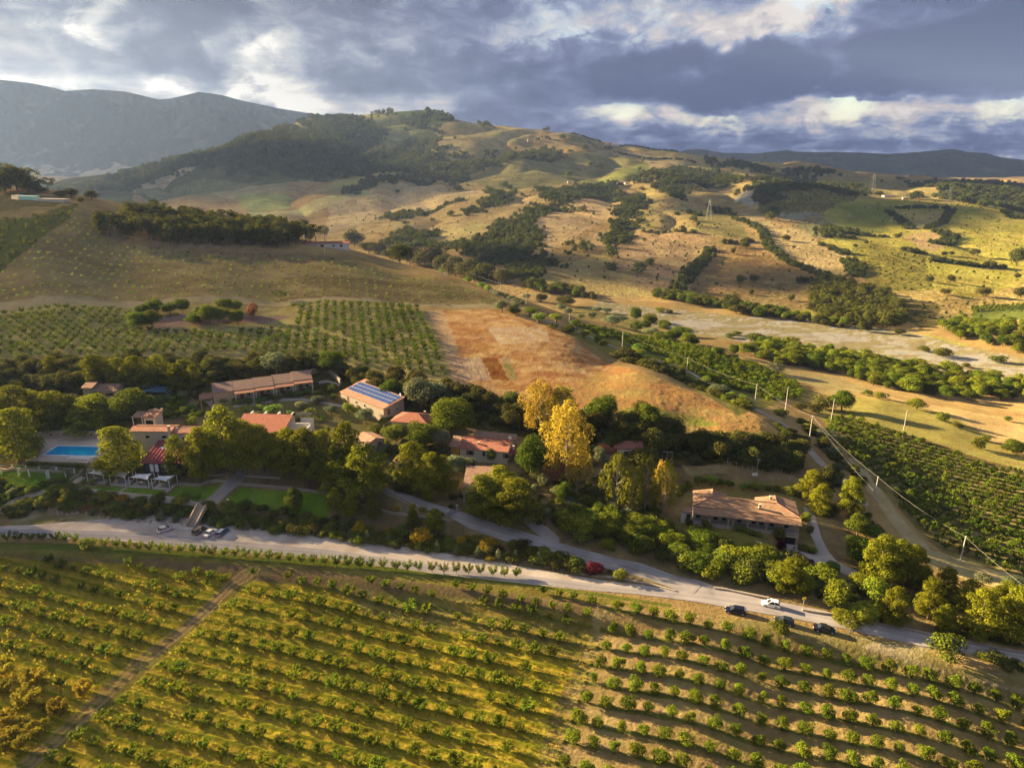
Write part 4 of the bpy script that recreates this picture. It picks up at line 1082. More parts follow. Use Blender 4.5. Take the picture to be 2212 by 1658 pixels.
# stuff: thousands of copies by geometry nodes
SRC = bpy.data.collections.new('sources')
def stuff(name, label, kindnames, pts, scales, leafm=None, squash=1.0, meshes=None):
    pts = np.asarray(pts, np.float32)
    if not len(pts): return
    col = bpy.data.collections.new(name + '_sources')
    ms = meshes or [m for kn in kindnames for m, _ in KINDS[kn]]
    for i, m in enumerate(ms):
        so = bpy.data.objects.new('source_%02d' % i, m); col.objects.link(so)
    me_ = bpy.data.meshes.new(name)
    me_.vertices.add(len(pts)); me_.vertices.foreach_set('co', pts.ravel())
    n_ = len(pts); rg = np.random.default_rng(hash_of(name))
    a = me_.attributes.new('sc', 'FLOAT_VECTOR', 'POINT')
    sc = np.asarray(scales, np.float32)
    if sc.ndim == 1: sc = np.stack([sc, sc, sc * squash], -1)
    a.data.foreach_set('vector', sc.ravel())
    a = me_.attributes.new('rot', 'FLOAT_VECTOR', 'POINT')
    rv = np.zeros((n_, 3), np.float32); rv[:, 2] = rg.random(n_) * 6.283; rv[:, :2] = rg.normal(size=(n_, 2)) * .05
    a.data.foreach_set('vector', rv.ravel())
    a = me_.attributes.new('vi', 'INT', 'POINT')
    a.data.foreach_set('value', rg.integers(0, len(ms), n_).astype(np.int32))
    o = put(name, me_)
    g = bpy.data.node_groups.new(name, 'GeometryNodeTree')
    g.interface.new_socket('Geometry', in_out='INPUT', socket_type='NodeSocketGeometry')
    g.interface.new_socket('Geometry', in_out='OUTPUT', socket_type='NodeSocketGeometry')
    gi = g.nodes.new('NodeGroupInput'); go = g.nodes.new('NodeGroupOutput')
    ip = g.nodes.new('GeometryNodeInstanceOnPoints')
    ci = g.nodes.new('GeometryNodeCollectionInfo'); ci.inputs['Collection'].default_value = col
    ci.inputs['Separate Children'].default_value = True; ci.inputs['Reset Children'].default_value = True
    def attr(nm, ty):
        nd = g.nodes.new('GeometryNodeInputNamedAttribute'); nd.data_type = ty; nd.inputs[0].default_value = nm
        return nd.outputs[0]
    L = g.links.new
    L(gi.outputs[0], ip.inputs['Points']); L(ci.outputs[0], ip.inputs['Instance'])
    ip.inputs['Pick Instance'].default_value = True
    L(attr('vi', 'INT'), ip.inputs['Instance Index'])
    L(attr('rot', 'FLOAT_VECTOR'), ip.inputs['Rotation'])
    L(attr('sc', 'FLOAT_VECTOR'), ip.inputs['Scale'])
    L(ip.outputs[0], go.inputs[0])
    md = o.modifiers.new('scatter', 'NODES'); md.node_group = g
    return tag(o, label, kind='stuff')
def fill(poly_w, spacing, rng=RNG, jitter=.42, keep=1.0, rag=0.0):
    poly_w = np.asarray(poly_w)
    x0, y0 = poly_w.min(0); x1, y1 = poly_w.max(0)
    gx, gy = np.meshgrid(np.arange(x0, x1, spacing), np.arange(y0, y1, spacing * .9))
    gx = gx + (np.arange(len(gy)) % 2)[:, None] * spacing * .5
    gx = gx.ravel() + rng.uniform(-jitter, jitter, gx.size) * spacing; gy = gy.ravel() + rng.uniform(-jitter, jitter, gy.size) * spacing
    tx, ty = gx, gy
    if rag:
        tx = gx + rag * (2.2 * perlin(gx / 45, gy / 45) + rng.normal(size=len(gx)) * .35); ty = gy + rag * (2.2 * perlin(gx / 45 + 9, gy / 45) + rng.normal(size=len(gx)) * .35)
        keep = keep * np.where(perlin(gx / 28 + 3, gy / 28) < -.42, .25, 1)
    m_ = in_poly(tx, ty, poly_w) & (rng.random(len(gx)) < keep)
    return gx[m_], gy[m_]
def along(pts_w, spacing, width, rng=RNG):
    xs, ys = [], []
    for a, b in zip(pts_w[:-1], pts_w[1:]):
        L_ = np.linalg.norm(b - a); k = max(1, int(L_ * max(1, width / spacing) / spacing))
        t = rng.random(k); off = rng.uniform(-.5, .5, k) * width
        nrm = np.array([-(b - a)[1], (b - a)[0]]) / (L_ + 1e-9)
        xs.append(a[0] + (b - a)[0] * t + nrm[0] * off); ys.append(a[1] + (b - a)[1] * t + nrm[1] * off)
    return np.concatenate(xs), np.concatenate(ys)

# ------------------------------------------------------------------ orchards in rows
def project(p):
    p = np.asarray(p, float)
    d = depth_of(p[..., 0], p[..., 1], p[..., 2])
    up = p[..., 1] * math.sin(PITCH) + (p[..., 2] - CAM_Z) * math.cos(PITCH)
    return CX + p[..., 0] / d * FPX, CY - up / d * FPX, d
def lattice(o, a, b, ir, jr, jit=.25, polys=(), holes=(), lim=(-60, 2270, 1750)):
    i, j = np.meshgrid(np.arange(*ir), np.arange(*jr))
    i = i.ravel().astype(float); j = j.ravel().astype(float)
    x = o[0] + i * a[0] + j * b[0] + RNG.normal(size=i.size) * jit; y = o[1] + i * a[1] + j * b[1] + RNG.normal(size=i.size) * jit
    m_ = (y > 80) & (y < 900)
    x, y, i, j = x[m_], y[m_], i[m_], j[m_]
    global LI, LJ
    z = ground(x, y); u, v, d = project(np.stack([x, y, z], -1))
    m_ = (u > lim[0]) & (u < lim[1]) & (v < lim[2])
    if len(polys):
        k = np.zeros(len(x), bool)
        for p in polys: k |= in_poly(x, y, world_poly(p) if not isinstance(p, np.ndarray) else p)
        m_ &= k
    for p in holes: m_ &= ~in_poly(x, y, world_poly(p))
    LI, LJ = i[m_], j[m_]
    return x[m_], y[m_], z[m_], d[m_]
def nth(n_):
    n_ = int(n_); return str(n_) + ('th' if 10 <= n_ % 100 <= 20 else {1: 'st', 2: 'nd', 3: 'rd'}.get(n_ % 10, 'th'))
def ranks(x, y, z, rowid, far_first=True):
    """row number counted from the far side, place counted from the left"""
    u = project(np.stack([x, y, z], -1))[0]; uq = np.unique(rowid); rk = np.zeros(len(x), int); pl = np.zeros(len(x), int)
    order = sorted(uq) if far_first else sorted(uq)[::-1]
    for n_, q in enumerate(order):
        k = np.nonzero(rowid == q)[0]; rk[k] = n_ + 1; pl[k[np.argsort(u[k])]] = np.arange(len(k)) + 1
    return rk, pl
def rows_of(name, kinds, x, y, z, d, h, w, label, cat, group, parts, rest_name=None, rest_label=None, cap=300, vary=.25):
    order = np.argsort(d)
    for n_, k in enumerate(order[:cap]):
        f = random.uniform(1 - vary, 1 + vary)
        place_tree(name, kinds[n_ % len(kinds)], x[k], y[k], h * f, w * f * random.uniform(.85, 1.15), label if isinstance(label, str) else label[k], cat, group, parts, z=z[k])
    rest = order[cap:]
    if len(rest):
        cm = KINDS[kinds[0]][0][0]
        co = np.empty(len(cm.vertices) * 3, np.float32); cm.vertices.foreach_get('co', co)
        hh = co.reshape(-1, 3)[:, 2].max()
        stuff(rest_name or name, rest_label, [kinds[0]], np.stack([x[rest], y[rest], z[rest]], -1), (h / hh) * RNG.uniform(1 - vary, 1 + vary, len(rest)))

o0 = lat0[:2]; A2, B2 = lat_a[:2], lat_b[:2]
# citrus orchard at the lower right
x, y, z, d = lattice(o0, A2, B2, (0, 46), (0, 14), .22, [[(1180,1305),(1335,1300),(1500,1325),(1700,1370),(1850,1410),(2120,1480),(2300,1530),(2700,1640),(2900,1900),(1100,1900),(1190,1658)]])
rk, pl = ranks(x, y, z, LJ)
rows_of('citrus_tree', ['citrus'], x, y, z, d, 2.5, 2.5, ['round citrus tree, %s from the left in the %s row below the road' % (nth(b), nth(a)) for a, b in zip(rk, pl)], 'citrus tree', 'citrus trees of the lower right orchard', True, 'citrus_rows', 'further citrus trees of the same rows', vary=.18)
# young fruit trees in the long grass, either side of the dirt track
trackw = world_poly([(545,1232),(500,1262),(430,1330),(300,1430),(150,1570),(50,1658),(-160,1850)])
x, y, z, d = lattice(o0 - A2 * .55, A2, B2, (-70, -1), (-6, 14), .13, [FIELD_M, FIELD_L])
k = line_dist(x, y, list(trackw)) > 3.2
k &= RNG.random(len(x)) > .05
x, y, z, d = x[k], y[k], z[k], d[k]; yi, yj = LI[k], LJ[k]
BIG = S('w', [(60,215),(370,330),(40,420),(300,540),(905,440),(650,660),(90,740),(260,780),(420,850),(150,1050),(50,960),(500,600)])
bw = hit([p[0] for p in BIG], [p[1] for p in BIG])
k = np.ones(len(x), bool)
for p in bw: k &= np.hypot(x - p[0], y - p[1]) > 3.0
x, y, z, d, yi, yj = x[k], y[k], z[k], d[k], yi[k], yj[k]
lf = in_poly(x, y, world_poly(FIELD_L))
rk, pl = ranks(x, y, z, yj + 1000 * lf)
rk = np.where(lf, rk - rk[lf].min() + 1 if lf.any() else rk, rk)
rows_of('young_fruit_tree', ['young'], x, y, z, d, 1.9, 2.3, ['young fruit tree, %s from left in %s row, %s of the dirt track' % (nth(b), nth(a), 'left' if c else 'right') for a, b, c in zip(rk, pl, lf)], 'fruit tree', 'young fruit trees of the grassy front fields', True, 'young_trees', 'further young fruit trees of the grassy front fields', vary=.3)
for p, w_ in zip(bw, (4.2, 4.6, 3.4, 4.6, 3.8, 4.2, 3.6, 2.6, 3.4, 5.0, 3.6, 2.2)):
    place_tree('fruit_tree', 'rusty', p[0], p[1], w_ * .85, w_, 'bushy fruit tree with rusty orange shoot tips in the lower left corner', 'fruit tree', 'rusty-tipped fruit trees left of the dirt track', True)
# white stakes beside some of the saplings
stv, stf = tube([(0, 0, -.2), (0.03, 0, 1.5)], [.035, .03], 5)
st_me = np_mesh('stake', stv, stf, flat_mat('stake_white', (.62, .60, .55)))
sel = np.random.default_rng(5).choice(min(len(x), 420), 46, replace=False); od = np.argsort(d)
for k in sel:
    q = od[k]
    o = put('stake', st_me, None, (x[q] + .35, y[q] - .1, z[q])); tag(o, 'thin pale stake beside a young fruit tree in the front fields', 'stake', 'pale stakes in the front fields')
# row along the road verge
vx = [45,115,185,255,340,395,455,540,635,705,770,840,900,960,1015,1090,1160,1225,1280,1350,1415,1475,1545,1615,1675,1740,1810,1880,1950,2020,2090,2160]
vy = [300,300,300,300,300,305,310,335,335,340,350,355,360,365,372,372,372,378,386,392,395,400,405,412,418,425,430,435,440,448,454,460]
VR = S('h', list(zip(vx, vy))) + S('i', list(zip([60,140,220,295,375,460,540,615,705,785,870,950,1030,1115,1195,1275], [225,225,233,243,245,255,262,262,268,277,275,283,285,295,300,305])))
for n_, (u, v) in enumerate(VR):
    p = hit(u, v)[0]
    big = n_ == 7
    place_tree('fruit_tree', 'bush' if big else 'verge', p[0], p[1], 2.9 if not big else 2.8, 2.5 if not big else 4.6, 'dark round bush standing in the row of small trees below the parking strip' if big else 'small upright fruit tree, %s from the left in the row below the road' % nth(n_ + 1), 'shrub' if big else 'fruit tree', None if big else 'fruit trees along the lower edge of the road', True)
for n_, (u, v) in enumerate(S('i', [(295,345),(395,370),(495,390),(590,410),(705,440),(865,375),(975,398),(1080,420),(1185,445),(1305,470),(1410,495),(1520,515),(1625,540),(1455,412),(1565,430),(1660,450),(1785,480),(1750,565),(35,380)]) + S('h', [(1185,500),(1265,520),(1335,545),(1730,525),(1815,555),(1905,565),(1995,580),(1520,500)])):
    p = hit(u, v)[0]
    place_tree('fruit_tree', 'young', p[0], p[1], 2.2, 2.0, 'small dark sapling on the bare strip above the grassy field', 'fruit tree', 'saplings on the bare strip', True)
# middle orchard
t0 = hit(900, 668)[0]; ta = (hit(617, 667)[0] - t0) / 16.0; tb = (hit(955, 801)[0] - t0) / 19.0
grove = [(325,655),(560,650),(650,672),(640,705),(480,722),(300,715),(270,700)]
x, y, z, d = lattice(t0[:2], ta[:2], tb[:2], (0, 75), (0, 24), .15, [[(-200,672),(905,662),(985,830),(940,815),(860,800),(700,772),(560,768),(300,768),(150,775),(-200,785)]], [grove])
k = RNG.random(len(x)) > .05
rk, pl = ranks(x[k], y[k], z[k], LI[k])
dk = d[k]; pf = np.zeros(len(dk), int)
for q in np.unique(rk): w_ = np.nonzero(rk == q)[0]; pf[w_[np.argsort(dk[w_])]] = np.arange(len(w_)) + 1
rows_of('orchard_tree', ['orchard'], x[k], y[k], z[k], d[k], 2.9, 2.5, ['middle orchard tree, %s from the front in the %s row from the right' % (nth(b), nth(a)) for a, b in zip(rk, pf)], 'fruit tree', 'fruit trees of the middle orchard', False, 'orchard_rows', 'further fruit trees of the middle orchard')
# saplings on the brown hillside
ua = hit(600, 600)[0]
x, y, z, d = lattice(t0[:2] + tb[:2] * -1.5, ta[:2] * 1.15, tb[:2] * 1.6, (-14, 90), (-70, 0), .3, [[(-200,655),(-200,600),(-20,605),(60,545),(175,465),(240,520),(420,548),(640,556),(800,575),(950,604),(1060,640),(1085,658),(900,655)]])
k = RNG.random(len(x)) > .12
rows_of('sapling', ['sapling'], x[k], y[k], z[k], d[k], 1.6, 1.4, 'tiny sapling in the rows on the brown hillside', 'sapling', 'saplings on the brown hillside', False, 'sapling_rows', 'further saplings on the brown hillside')
# terraced orchard beyond the farm lane, right
j0 = hit(*S('j', [(810, 870)])[0])[0]; ja = (hit(*S('j', [(1500, 560)])[0])[0] - j0) / 15.0; jb = (hit(*S('j', [(1560, 1560)])[0])[0] - j0) / 10.0
VPOLY = S('j', [(250,265),(480,260),(700,350),(920,420),(1060,440),(1300,560),(1500,620),(1750,720),(2026,790),(2330,880),(2330,1800),(2026,1700),(1640,1600),(1430,1500),(1250,1420),(1110,1300),(960,1130),(860,960),(700,830),(560,690),(420,560),(350,480),(220,420)])
x, y, z, d = lattice(j0[:2], ja[:2], jb[:2], (-12, 45), (-14, 20), .14, [VPOLY], lim=(-60, 2300, 1750))
rows_of('hedgerow_tree', ['row_tree', 'orchard'], x, y, z, d, 2.6, 3.0, ['slanting-row fruit tree, %s from left in %s row from top' % (nth(b), nth(a)) for a, b in zip(*ranks(x, y, z, LJ))], 'fruit tree', 'fruit trees of the slanting rows at the right', False, 'slanting_rows', 'further low fruit trees of the slanting rows')
k0 = hit(*S('k', [(1050, 420)])[0])[0]; ka = (hit(*S('k', [(2050, 720)])[0])[0] - k0) / 26.0; kb = np.array([-ka[1], ka[0], 0]); kb = kb / np.linalg.norm(kb) * 4.6
x, y, z, d = lattice(k0[:2], ka[:2], kb[:2], (-18, 40), (-16, 16), .3, [S('k', [(600,290),(900,330),(1280,400),(1500,440),(1760,500),(2211,640),(2560,800),(2640,930),(2300,960),(2180,890),(1900,830),(1560,660),(1380,560),(1210,520),(1000,420),(850,400)])])
rows_of('dense_fruit_tree', ['row_tree'], x, y, z, d, 2.6, 3.4, ['close-row fruit tree, %s from left in %s row from lane' % (nth(b), nth(a)) for a, b in zip(*ranks(x, y, z, LJ))], 'fruit tree', 'fruit trees of the close rows near the river', False, 'close_rows', 'further dense fruit trees of the close rows')
x, y, z, d = lattice(hit(*S('c', [(1900, 1130)])[0])[0][:2], np.array([5., 0]), np.array([.6, 6.]), (0, 60), (0, 14), .4, [S('c', [(1900,1100),(2330,1090),(2330,1180),(1890,1190)])])
stuff('far_bank_rows', 'rows of low fruit trees on the far bank by the green trees', ['row_tree'], np.stack([x, y, z], -1), np.full(len(x), 1.3))
x, y, z, d = lattice(hit(*S('c', [(900, 620)])[0])[0][:2], np.array([9., 2]), np.array([-2, 10.]), (-20, 40), (-20, 30), .8, [S('c', [(820,610),(1000,550),(1080,590),(1160,650),(1100,700),(960,690)])])
stuff('olive_grove', 'grey-green olive grove below the scrubby knoll', ['olive'], np.stack([x, y, z], -1), RNG.uniform(.8, 1.2, len(x)))

# ------------------------------------------------------------------ single trees surveyed one by one
TREES = []   # sheet, x, y of the foot, width, height (sheet pixels), kind, label, category
def T_(sh, kd, cat, label, *pts, name=None, group=None, parts=True):
    ordx = sorted(range(len(pts)), key=lambda q: pts[q][0]); rank_ = {q: n_ + 1 for n_, q in enumerate(ordx)}; base_label = label
    for q_, (x_, y_, w_, h_) in enumerate(pts):
        if len(pts) > 1:
            label = base_label + (', leftmost' if rank_[q_] == 1 else ', rightmost' if rank_[q_] == len(pts) else ', %s from the left' % nth(rank_[q_]))
        u, v = S(sh, [(x_, y_)])[0]; k_ = SHEET[sh][2]
        p, m_ = m_per_px(u, v)
        tilt = math.atan2(CAM_Z - p[2], p[1])
        w_ = w_ * 1.08
        hm = h_ * k_ * m_ / math.cos(tilt) - w_ * k_ * m_ * .5 * math.tan(tilt) * .35
        hm = max(hm, w_ * k_ * m_ * .45)
        ut = float(project(np.array([p[0], p[1], p[2] + hm]))[0])       # far from the axis tall trees lean outwards in the view
        p = hit(u - (ut - u) * .6, v)[0]
        place_tree(name or cat.replace(' ', '_'), kd, p[0], p[1], hm, w_ * k_ * m_, label, cat, group if group else (base_label if len(pts) > 1 else None), parts, lean=.04)
T_('l', 'pine', 'pine tree', 'great spreading pine at the left edge above the pergola lawn', (120,560,500,560))
T_('l', 'pine', 'pine tree', 'pine with a leaning trunk on the left rim of the pool deck', (300,450,240,200))
T_('l', 'pine', 'pine tree', 'tall broad pine standing between the pool and the red metal roof', (1290,690,440,520))
T_('l', 'bush', 'shrub', 'low shrub at the foot of the pine by the pool', (1120,640,200,130))
T_('l', 'pine', 'pine tree', 'pointed pine in front of the right end of the red metal roof', (1890,745,240,460))
T_('l', 'pine', 'pine tree', 'tall pine between the red metal roof and the stone ramp', (2140,770,310,560))
T_('m', 'pine', 'pine tree', 'tallest pine rising over the long brick-red roof by the ramp', (310,910,300,520))
T_('m', 'pine', 'pine tree', 'pine in the dense belt above the lawns', (130,900,290,360), (450,905,300,410), (640,905,270,380), (850,940,290,390), (1000,1000,310,450), (1150,1005,270,430), (730,920,220,330), (1320,1010,270,500), group='pines of the belt above the lawns')
T_('m', 'pine', 'pine tree', 'broad dark pine at the right end of the belt above the sunlit lawn corner', (1490,1115,390,430))
T_('m', 'pine', 'pine tree', 'pine on the slope left of the broad dark one, above the lawn corner', (1300,1110,300,300))
T_('m', 'pine', 'pine tree', 'small pine on the slope between the lawn and the lane', (1250,1240,150,190), (1380,1290,150,190), (1565,1310,135,190), (2060,1410,150,190), (1890,1380,110,150), group='small pines between lawn and lane')
T_('m', 'oak', 'tree', 'dark leafy tree standing on the right lawn', (900,1260,140,210))
T_('m', 'oak', 'tree', 'round leafy tree in front of the arched cottage', (1745,700,190,190), (1950,740,250,240), group='round trees in front of the arched cottage')
T_('m', 'olive', 'olive tree', 'silvery tree right of the arched cottage', (2110,740,160,170))
T_('m', 'pine', 'pine tree', 'sunlit ragged pine beside the upper lane', (1890,1060,300,390), (2010,1140,240,380), (2150,1110,190,330), group='ragged pines beside the upper lane')
T_('e', 'oak', 'tree', 'big round dome-shaped tree between the arched cottage and the long cottage', (1110,725,300,260))
T_('e', 'olive', 'olive tree', 'pale grey-green tree behind the arched cottage', (900,545,180,200), (1000,520,130,160), group='pale trees behind the arched cottage')
T_('e', 'olive', 'olive tree', 'silvery tree below the long cottage', (1130,985,120,130), (1210,990,110,120), group='silvery trees below the long cottage')
T_('e', 'pine', 'pine tree', 'dense pine beside the old tiled shed, next to the lane', (1340,1290,250,300), (1550,1310,310,310), (1450,1180,240,250), group='dense pines beside the old tiled shed')
T_('e', 'oak', 'tree', 'bright green tree at the right end of the long cottage', (1650,1000,220,270))
T_('e', 'oak', 'tree', 'little round tree against the front wall of the long cottage', (1380,910,75,100))
T_('e', 'gold_eucalyptus', 'eucalyptus tree', 'golden-yellow eucalyptus behind the long cottage', (1710,715,260,360))
T_('e', 'green_eucalyptus', 'eucalyptus tree', 'greener eucalyptus just right of the golden one', (1860,700,190,310))
T_('e', 'gold_eucalyptus', 'eucalyptus tree', 'tall pale gold eucalyptus with bare upper branches above the dirt clearing', (1900,1040,320,520))
T_('e', 'dry', 'tree', 'peach-coloured fading tree at the foot of the tall gold eucalyptus', (1800,1050,150,160))
T_('s', 'green_eucalyptus', 'eucalyptus tree', 'tall olive-green eucalyptus left of the farmhouse', (760,1400,350,650), (1080,1420,280,640), (1300,1430,280,600), (930,1440,260,560), group='olive-green eucalyptuses left of the farmhouse')
T_('s', 'gold_eucalyptus', 'eucalyptus tree', 'eucalyptus with a bright gold crown left of the farmhouse', (1275,1250,190,420))
T_('s', 'oak', 'tree', 'rounded green tree at the edge of the orange field', (570,385,330,330))
T_('s', 'oak', 'tree', 'tall leafy tree on the dark bank under the green patch of the field', (1110,510,270,350))
T_('s', 'holm_oak', 'tree', 'dark round tree hiding the right end of the red shed', (1045,890,340,230))
T_('s', 'dry', 'shrub', 'parched brown bush left of the red shed', (600,745,215,120))
T_('s', 'oak', 'tree', 'leafy tree at the left end of the road hedge belt', (130,1330,210,260), (270,1500,200,190), (540,1530,200,210), (700,1600,230,200), (420,1380,150,160), group='trees at the left end of the road hedge belt')
T_('d', 'pine', 'pine tree', 'sunlit pine in the grove above the pool wall', (100,700,250,320), (350,710,270,280), (600,710,340,260), (230,650,200,220), (470,690,200,240), (740,690,200,200), (-40,720,200,300), group='pines of the grove above the pool wall')
T_('d', 'oak', 'tree', 'round dark green tree right of the garage house', (880,620,210,210))
T_('d', 'pine', 'pine tree', 'lone yellow-green pine on the dark bank below the left orchard', (350,350,135,160))
T_('d', 'pine', 'pine tree', 'pine in the clump behind the garage house', (640,385,220,210), (800,410,160,210), (920,415,180,230), (1060,405,160,220), (1200,440,160,200), (1300,410,120,160), (1240,330,150,120), group='pines behind the garage house')
T_('d', 'olive', 'olive tree', 'grey-green tree on the bank beside the terraced rooms', (1860,320,150,160))
T_('e', 'oak', 'tree', 'round tree on the bank above the solar roof', (290,290,160,140))
T_('e', 'oak', 'tree', 'small yellowish tree on the bank right of the solar roof', (520,340,80,90), (700,490,120,140), group='small yellowish trees on the bank')
T_('m', 'lime_bush', 'shrub', 'bright green little tree on the garden slope', (505,435,80,75), (610,425,90,70), (735,455,125,100), (975,475,60,55), (1050,480,80,100), (1150,505,80,60), (875,455,50,45), (1235,320,85,55), (1345,440,80,90), (1410,450,75,70), (1600,470,80,80), (60,560,110,100), (1740,550,80,60), group='bright little trees on the garden slope')
T_('m', 'olive', 'olive tree', 'young olive on the garden slope', (960,405,95,75), (1090,370,90,80), (1210,445,105,75), (1110,340,110,60), (600,490,90,70), (1495,520,130,130), group='young olives on the garden slope')
T_('m', 'bush', 'shrub', 'clipped dark shrub on the garden slope', (1580,590,100,55), (1180,600,40,60), (1010,525,40,40), (1045,530,35,35), (1150,265,90,70), (1220,280,120,90), (1100,300,110,50), (880,270,60,50), (830,280,60,50), (750,290,60,45), (690,325,80,55), (610,340,60,50), (350,340,90,40), (290,330,90,50), (420,350,70,50), (960,280,70,40), (1680,500,110,60), (1640,530,90,60), (940,500,60,30), (145,380,70,60), (1680,700,60,50), (1330,350,60,50), (1760,970,120,70), (1700,1020,70,50), (1790,1070,130,80), (1880,1000,80,50), group='clipped dark shrubs on the garden slope')
T_('g', 'pine', 'pine tree', 'sunlit round pine at the back right corner of the farmhouse', (780,330,175,200))
T_('g', 'pine', 'pine tree', 'sunlit pine between the farmhouse and the lane, nearer than its twin', (840,425,155,210))
T_('g', 'holm_oak', 'tree', 'dark tree at the foot of the sunlit farmhouse pines', (910,435,135,95))
T_('g', 'holm_oak', 'tree', 'dark narrow tree beside the lane behind the farmhouse', (890,225,95,130))
T_('g', 'pine', 'pine tree', 'pale fluffy pine right of the paved drive', (1060,425,165,240))
T_('g', 'pine', 'pine tree', 'large sunlit pine with a bare trunk at the lower end of the drive', (1255,890,260,330))
T_('g', 'pine', 'pine tree', 'shaded pine right of the large sunlit one at the drive', (1390,880,220,270), (1500,860,180,220), group='shaded pines right of the drive pine')
T_('g', 'oak', 'tree', 'dark rounded tree left of the large drive pine', (1110,770,165,190), (1100,570,150,140), (1180,600,110,110), group='dark rounded trees left of the drive pine')
T_('g', 'oak', 'shrub', 'dense bush at the bend of the drive', (910,835,90,90))
T_('g', 'pine', 'pine tree', 'blue-green pine in the hedge belt behind the white car', (640,950,210,230))
T_('u', 'pine', 'pine tree', 'sunlit slender pine above the road verge', (850,985,280,400))
T_('u', 'pine', 'pine tree', 'sunlit tall pine right of the slender one above the road', (1225,930,270,420))
T_('u', 'pine', 'pine tree', 'shaded pine in the roadside wood at the right edge', (1380,1090,230,310), (1790,1140,360,520), (1620,850,250,340), (2110,1160,370,560), (2010,900,300,360), (1400,720,260,330), (1150,640,210,260), (1900,1000,300,400), (2280,1000,300,420), group='pines of the roadside wood at the right')
T_('u', 'poplar', 'tree', 'thin-leaved tree in the belt over the road wall', (180,835,230,330), (600,720,270,240), (430,640,220,200), (700,900,200,160), (500,930,280,170), (300,990,280,150), group='thin-leaved trees over the road wall')
T_('u', 'olive', 'olive tree', 'silvery tree at the end of the dirt track', (2120,640,230,160), (1780,560,170,120), group='silvery trees at the end of the dirt track')
T_('u', 'bush', 'shrub', 'sprawling bright green bush between the road and the citrus rows', (1420,1370,350,260))
T_('q', 'bush', 'shrub', 'sunlit bush in front of the middle black car', (850,690,230,160))
T_('f', 'red_bush', 'shrub', 'dark red shrub at the tip of the island between lane and road', (135,1520,110,80))
T_('f', 'bush', 'shrub', 'round shrub on the grass island between lane and road', (320,1555,90,80))
T_('f', 'bush', 'shrub', 'tiny shrub on the grass island', (240,1520,32,30))
T_('n', 'lime_bush', 'shrub', 'bright little tree in the bed behind the farmhouse', (580,200,110,150), (770,190,160,140), (1185,260,110,110), (1375,270,170,130), group='bright little trees behind the farmhouse')
T_('n', 'bush', 'shrub', 'dark shrub in the bed behind the farmhouse', (1530,260,100,80), (1650,270,120,80), (1800,310,180,120), (1000,190,120,60), (1260,220,80,50), (870,170,130,60), (660,150,90,60), (450,240,110,90), (380,290,100,70), (330,340,80,50), (1930,350,100,80), group='dark shrubs behind the farmhouse')
T_('n', 'bush', 'shrub', 'round shrub against the porch of the farmhouse', (455,735,100,120), (690,775,140,110), group='round shrubs against the farmhouse porch')
T_('n', 'bush', 'shrub', 'leafy plant beside the paved drive', (2040,690,140,140), (2090,820,100,90), (1990,1060,150,60), (2100,1090,150,50), group='leafy plants beside the paved drive')
T_('n', 'red_bush', 'bougainvillea', 'crimson bougainvillea beside the farmhouse entrance', (1700,1085,120,190))
T_('n', 'bush', 'climber', 'dark climbing plant on the porch above the bougainvillea', (1680,960,140,200))
T_('n', 'red_bush', 'shrub', 'thin leafless reddish shrub on the slope below the drive', (2090,1250,80,70))
T_('n', 'bush', 'shrub', 'dry brown bush on the lawn edge left of the farmhouse', (330,970,100,70), (430,980,80,40), group='dry bushes on the farmhouse lawn edge')
T_('f', 'maquis', 'shrub', 'dark bush by the lane below the close rows', (1690,405,140,95), (1530,415,85,50), (1400,455,90,50), (1640,430,100,60), group='dark bushes below the close rows')
T_('f', 'oak', 'tree', 'dark spreading tree at the head of the slanting rows', (1820,425,150,140))
T_('f', 'olive', 'shrub', 'pale flowering bush between lane and slanting rows', (1710,615,130,65), (1750,725,90,60), (990,320,110,80), (1370,165,120,40), group='pale flowering bushes by the lane')
T_('f', 'lime_bush', 'shrub', 'yellow-green bush along the lane', (1140,370,60,60), (640,120,80,60), (900,235,60,50), (1060,350,70,60), (440,60,80,60), group='yellow-green bushes along the lane')
T_('j', 'poplar', 'tree', 'lone leafy tree on the ridge of the grassy knoll', (1070,180,170,105))
T_('j', 'bush', 'shrub', 'shrub on the slope of the grassy knoll', (1300,280,110,75), (1620,525,130,90), (740,85,120,50), (620,60,110,50), (1890,285,60,50), (1680,460,80,50), (1430,340,90,50), group='shrubs on the grassy knoll')
T_('j', 'oak', 'tree', 'dark round tree at the right end of the grassy knoll', (1940,570,170,120))
T_('k', 'lime_bush', 'tree', 'rounded green tree along the farm lane', (160,190,120,85), (235,250,135,95), (400,245,105,85), (575,295,95,80), (650,390,105,80), (790,445,95,95), (1130,545,115,110), (1400,650,110,75), (1750,800,85,65), (2070,980,80,80), group='rounded green trees along the farm lane')
T_('k', 'holm_oak', 'tree', 'dark tree along the farm lane', (515,345,125,75), (480,100,160,100), (260,65,105,80), (1010,580,190,105), (1230,655,150,85), (1500,720,130,90), (370,300,90,40), (20,170,120,60), (820,450,90,50), group='dark trees along the farm lane')
T_('k', 'olive', 'olive tree', 'olive tree above the lane near the river', (500,190,85,75), (445,145,85,65), (715,225,85,75), (765,155,65,50), (855,165,90,55), (900,275,160,95), (1900,910,140,95), (1450,680,110,60), (60,100,90,40), (1250,370,110,80), (1000,245,70,60), (1330,60,0.1,0.1) if False else (620,210,60,40), group='olive trees above the lane')
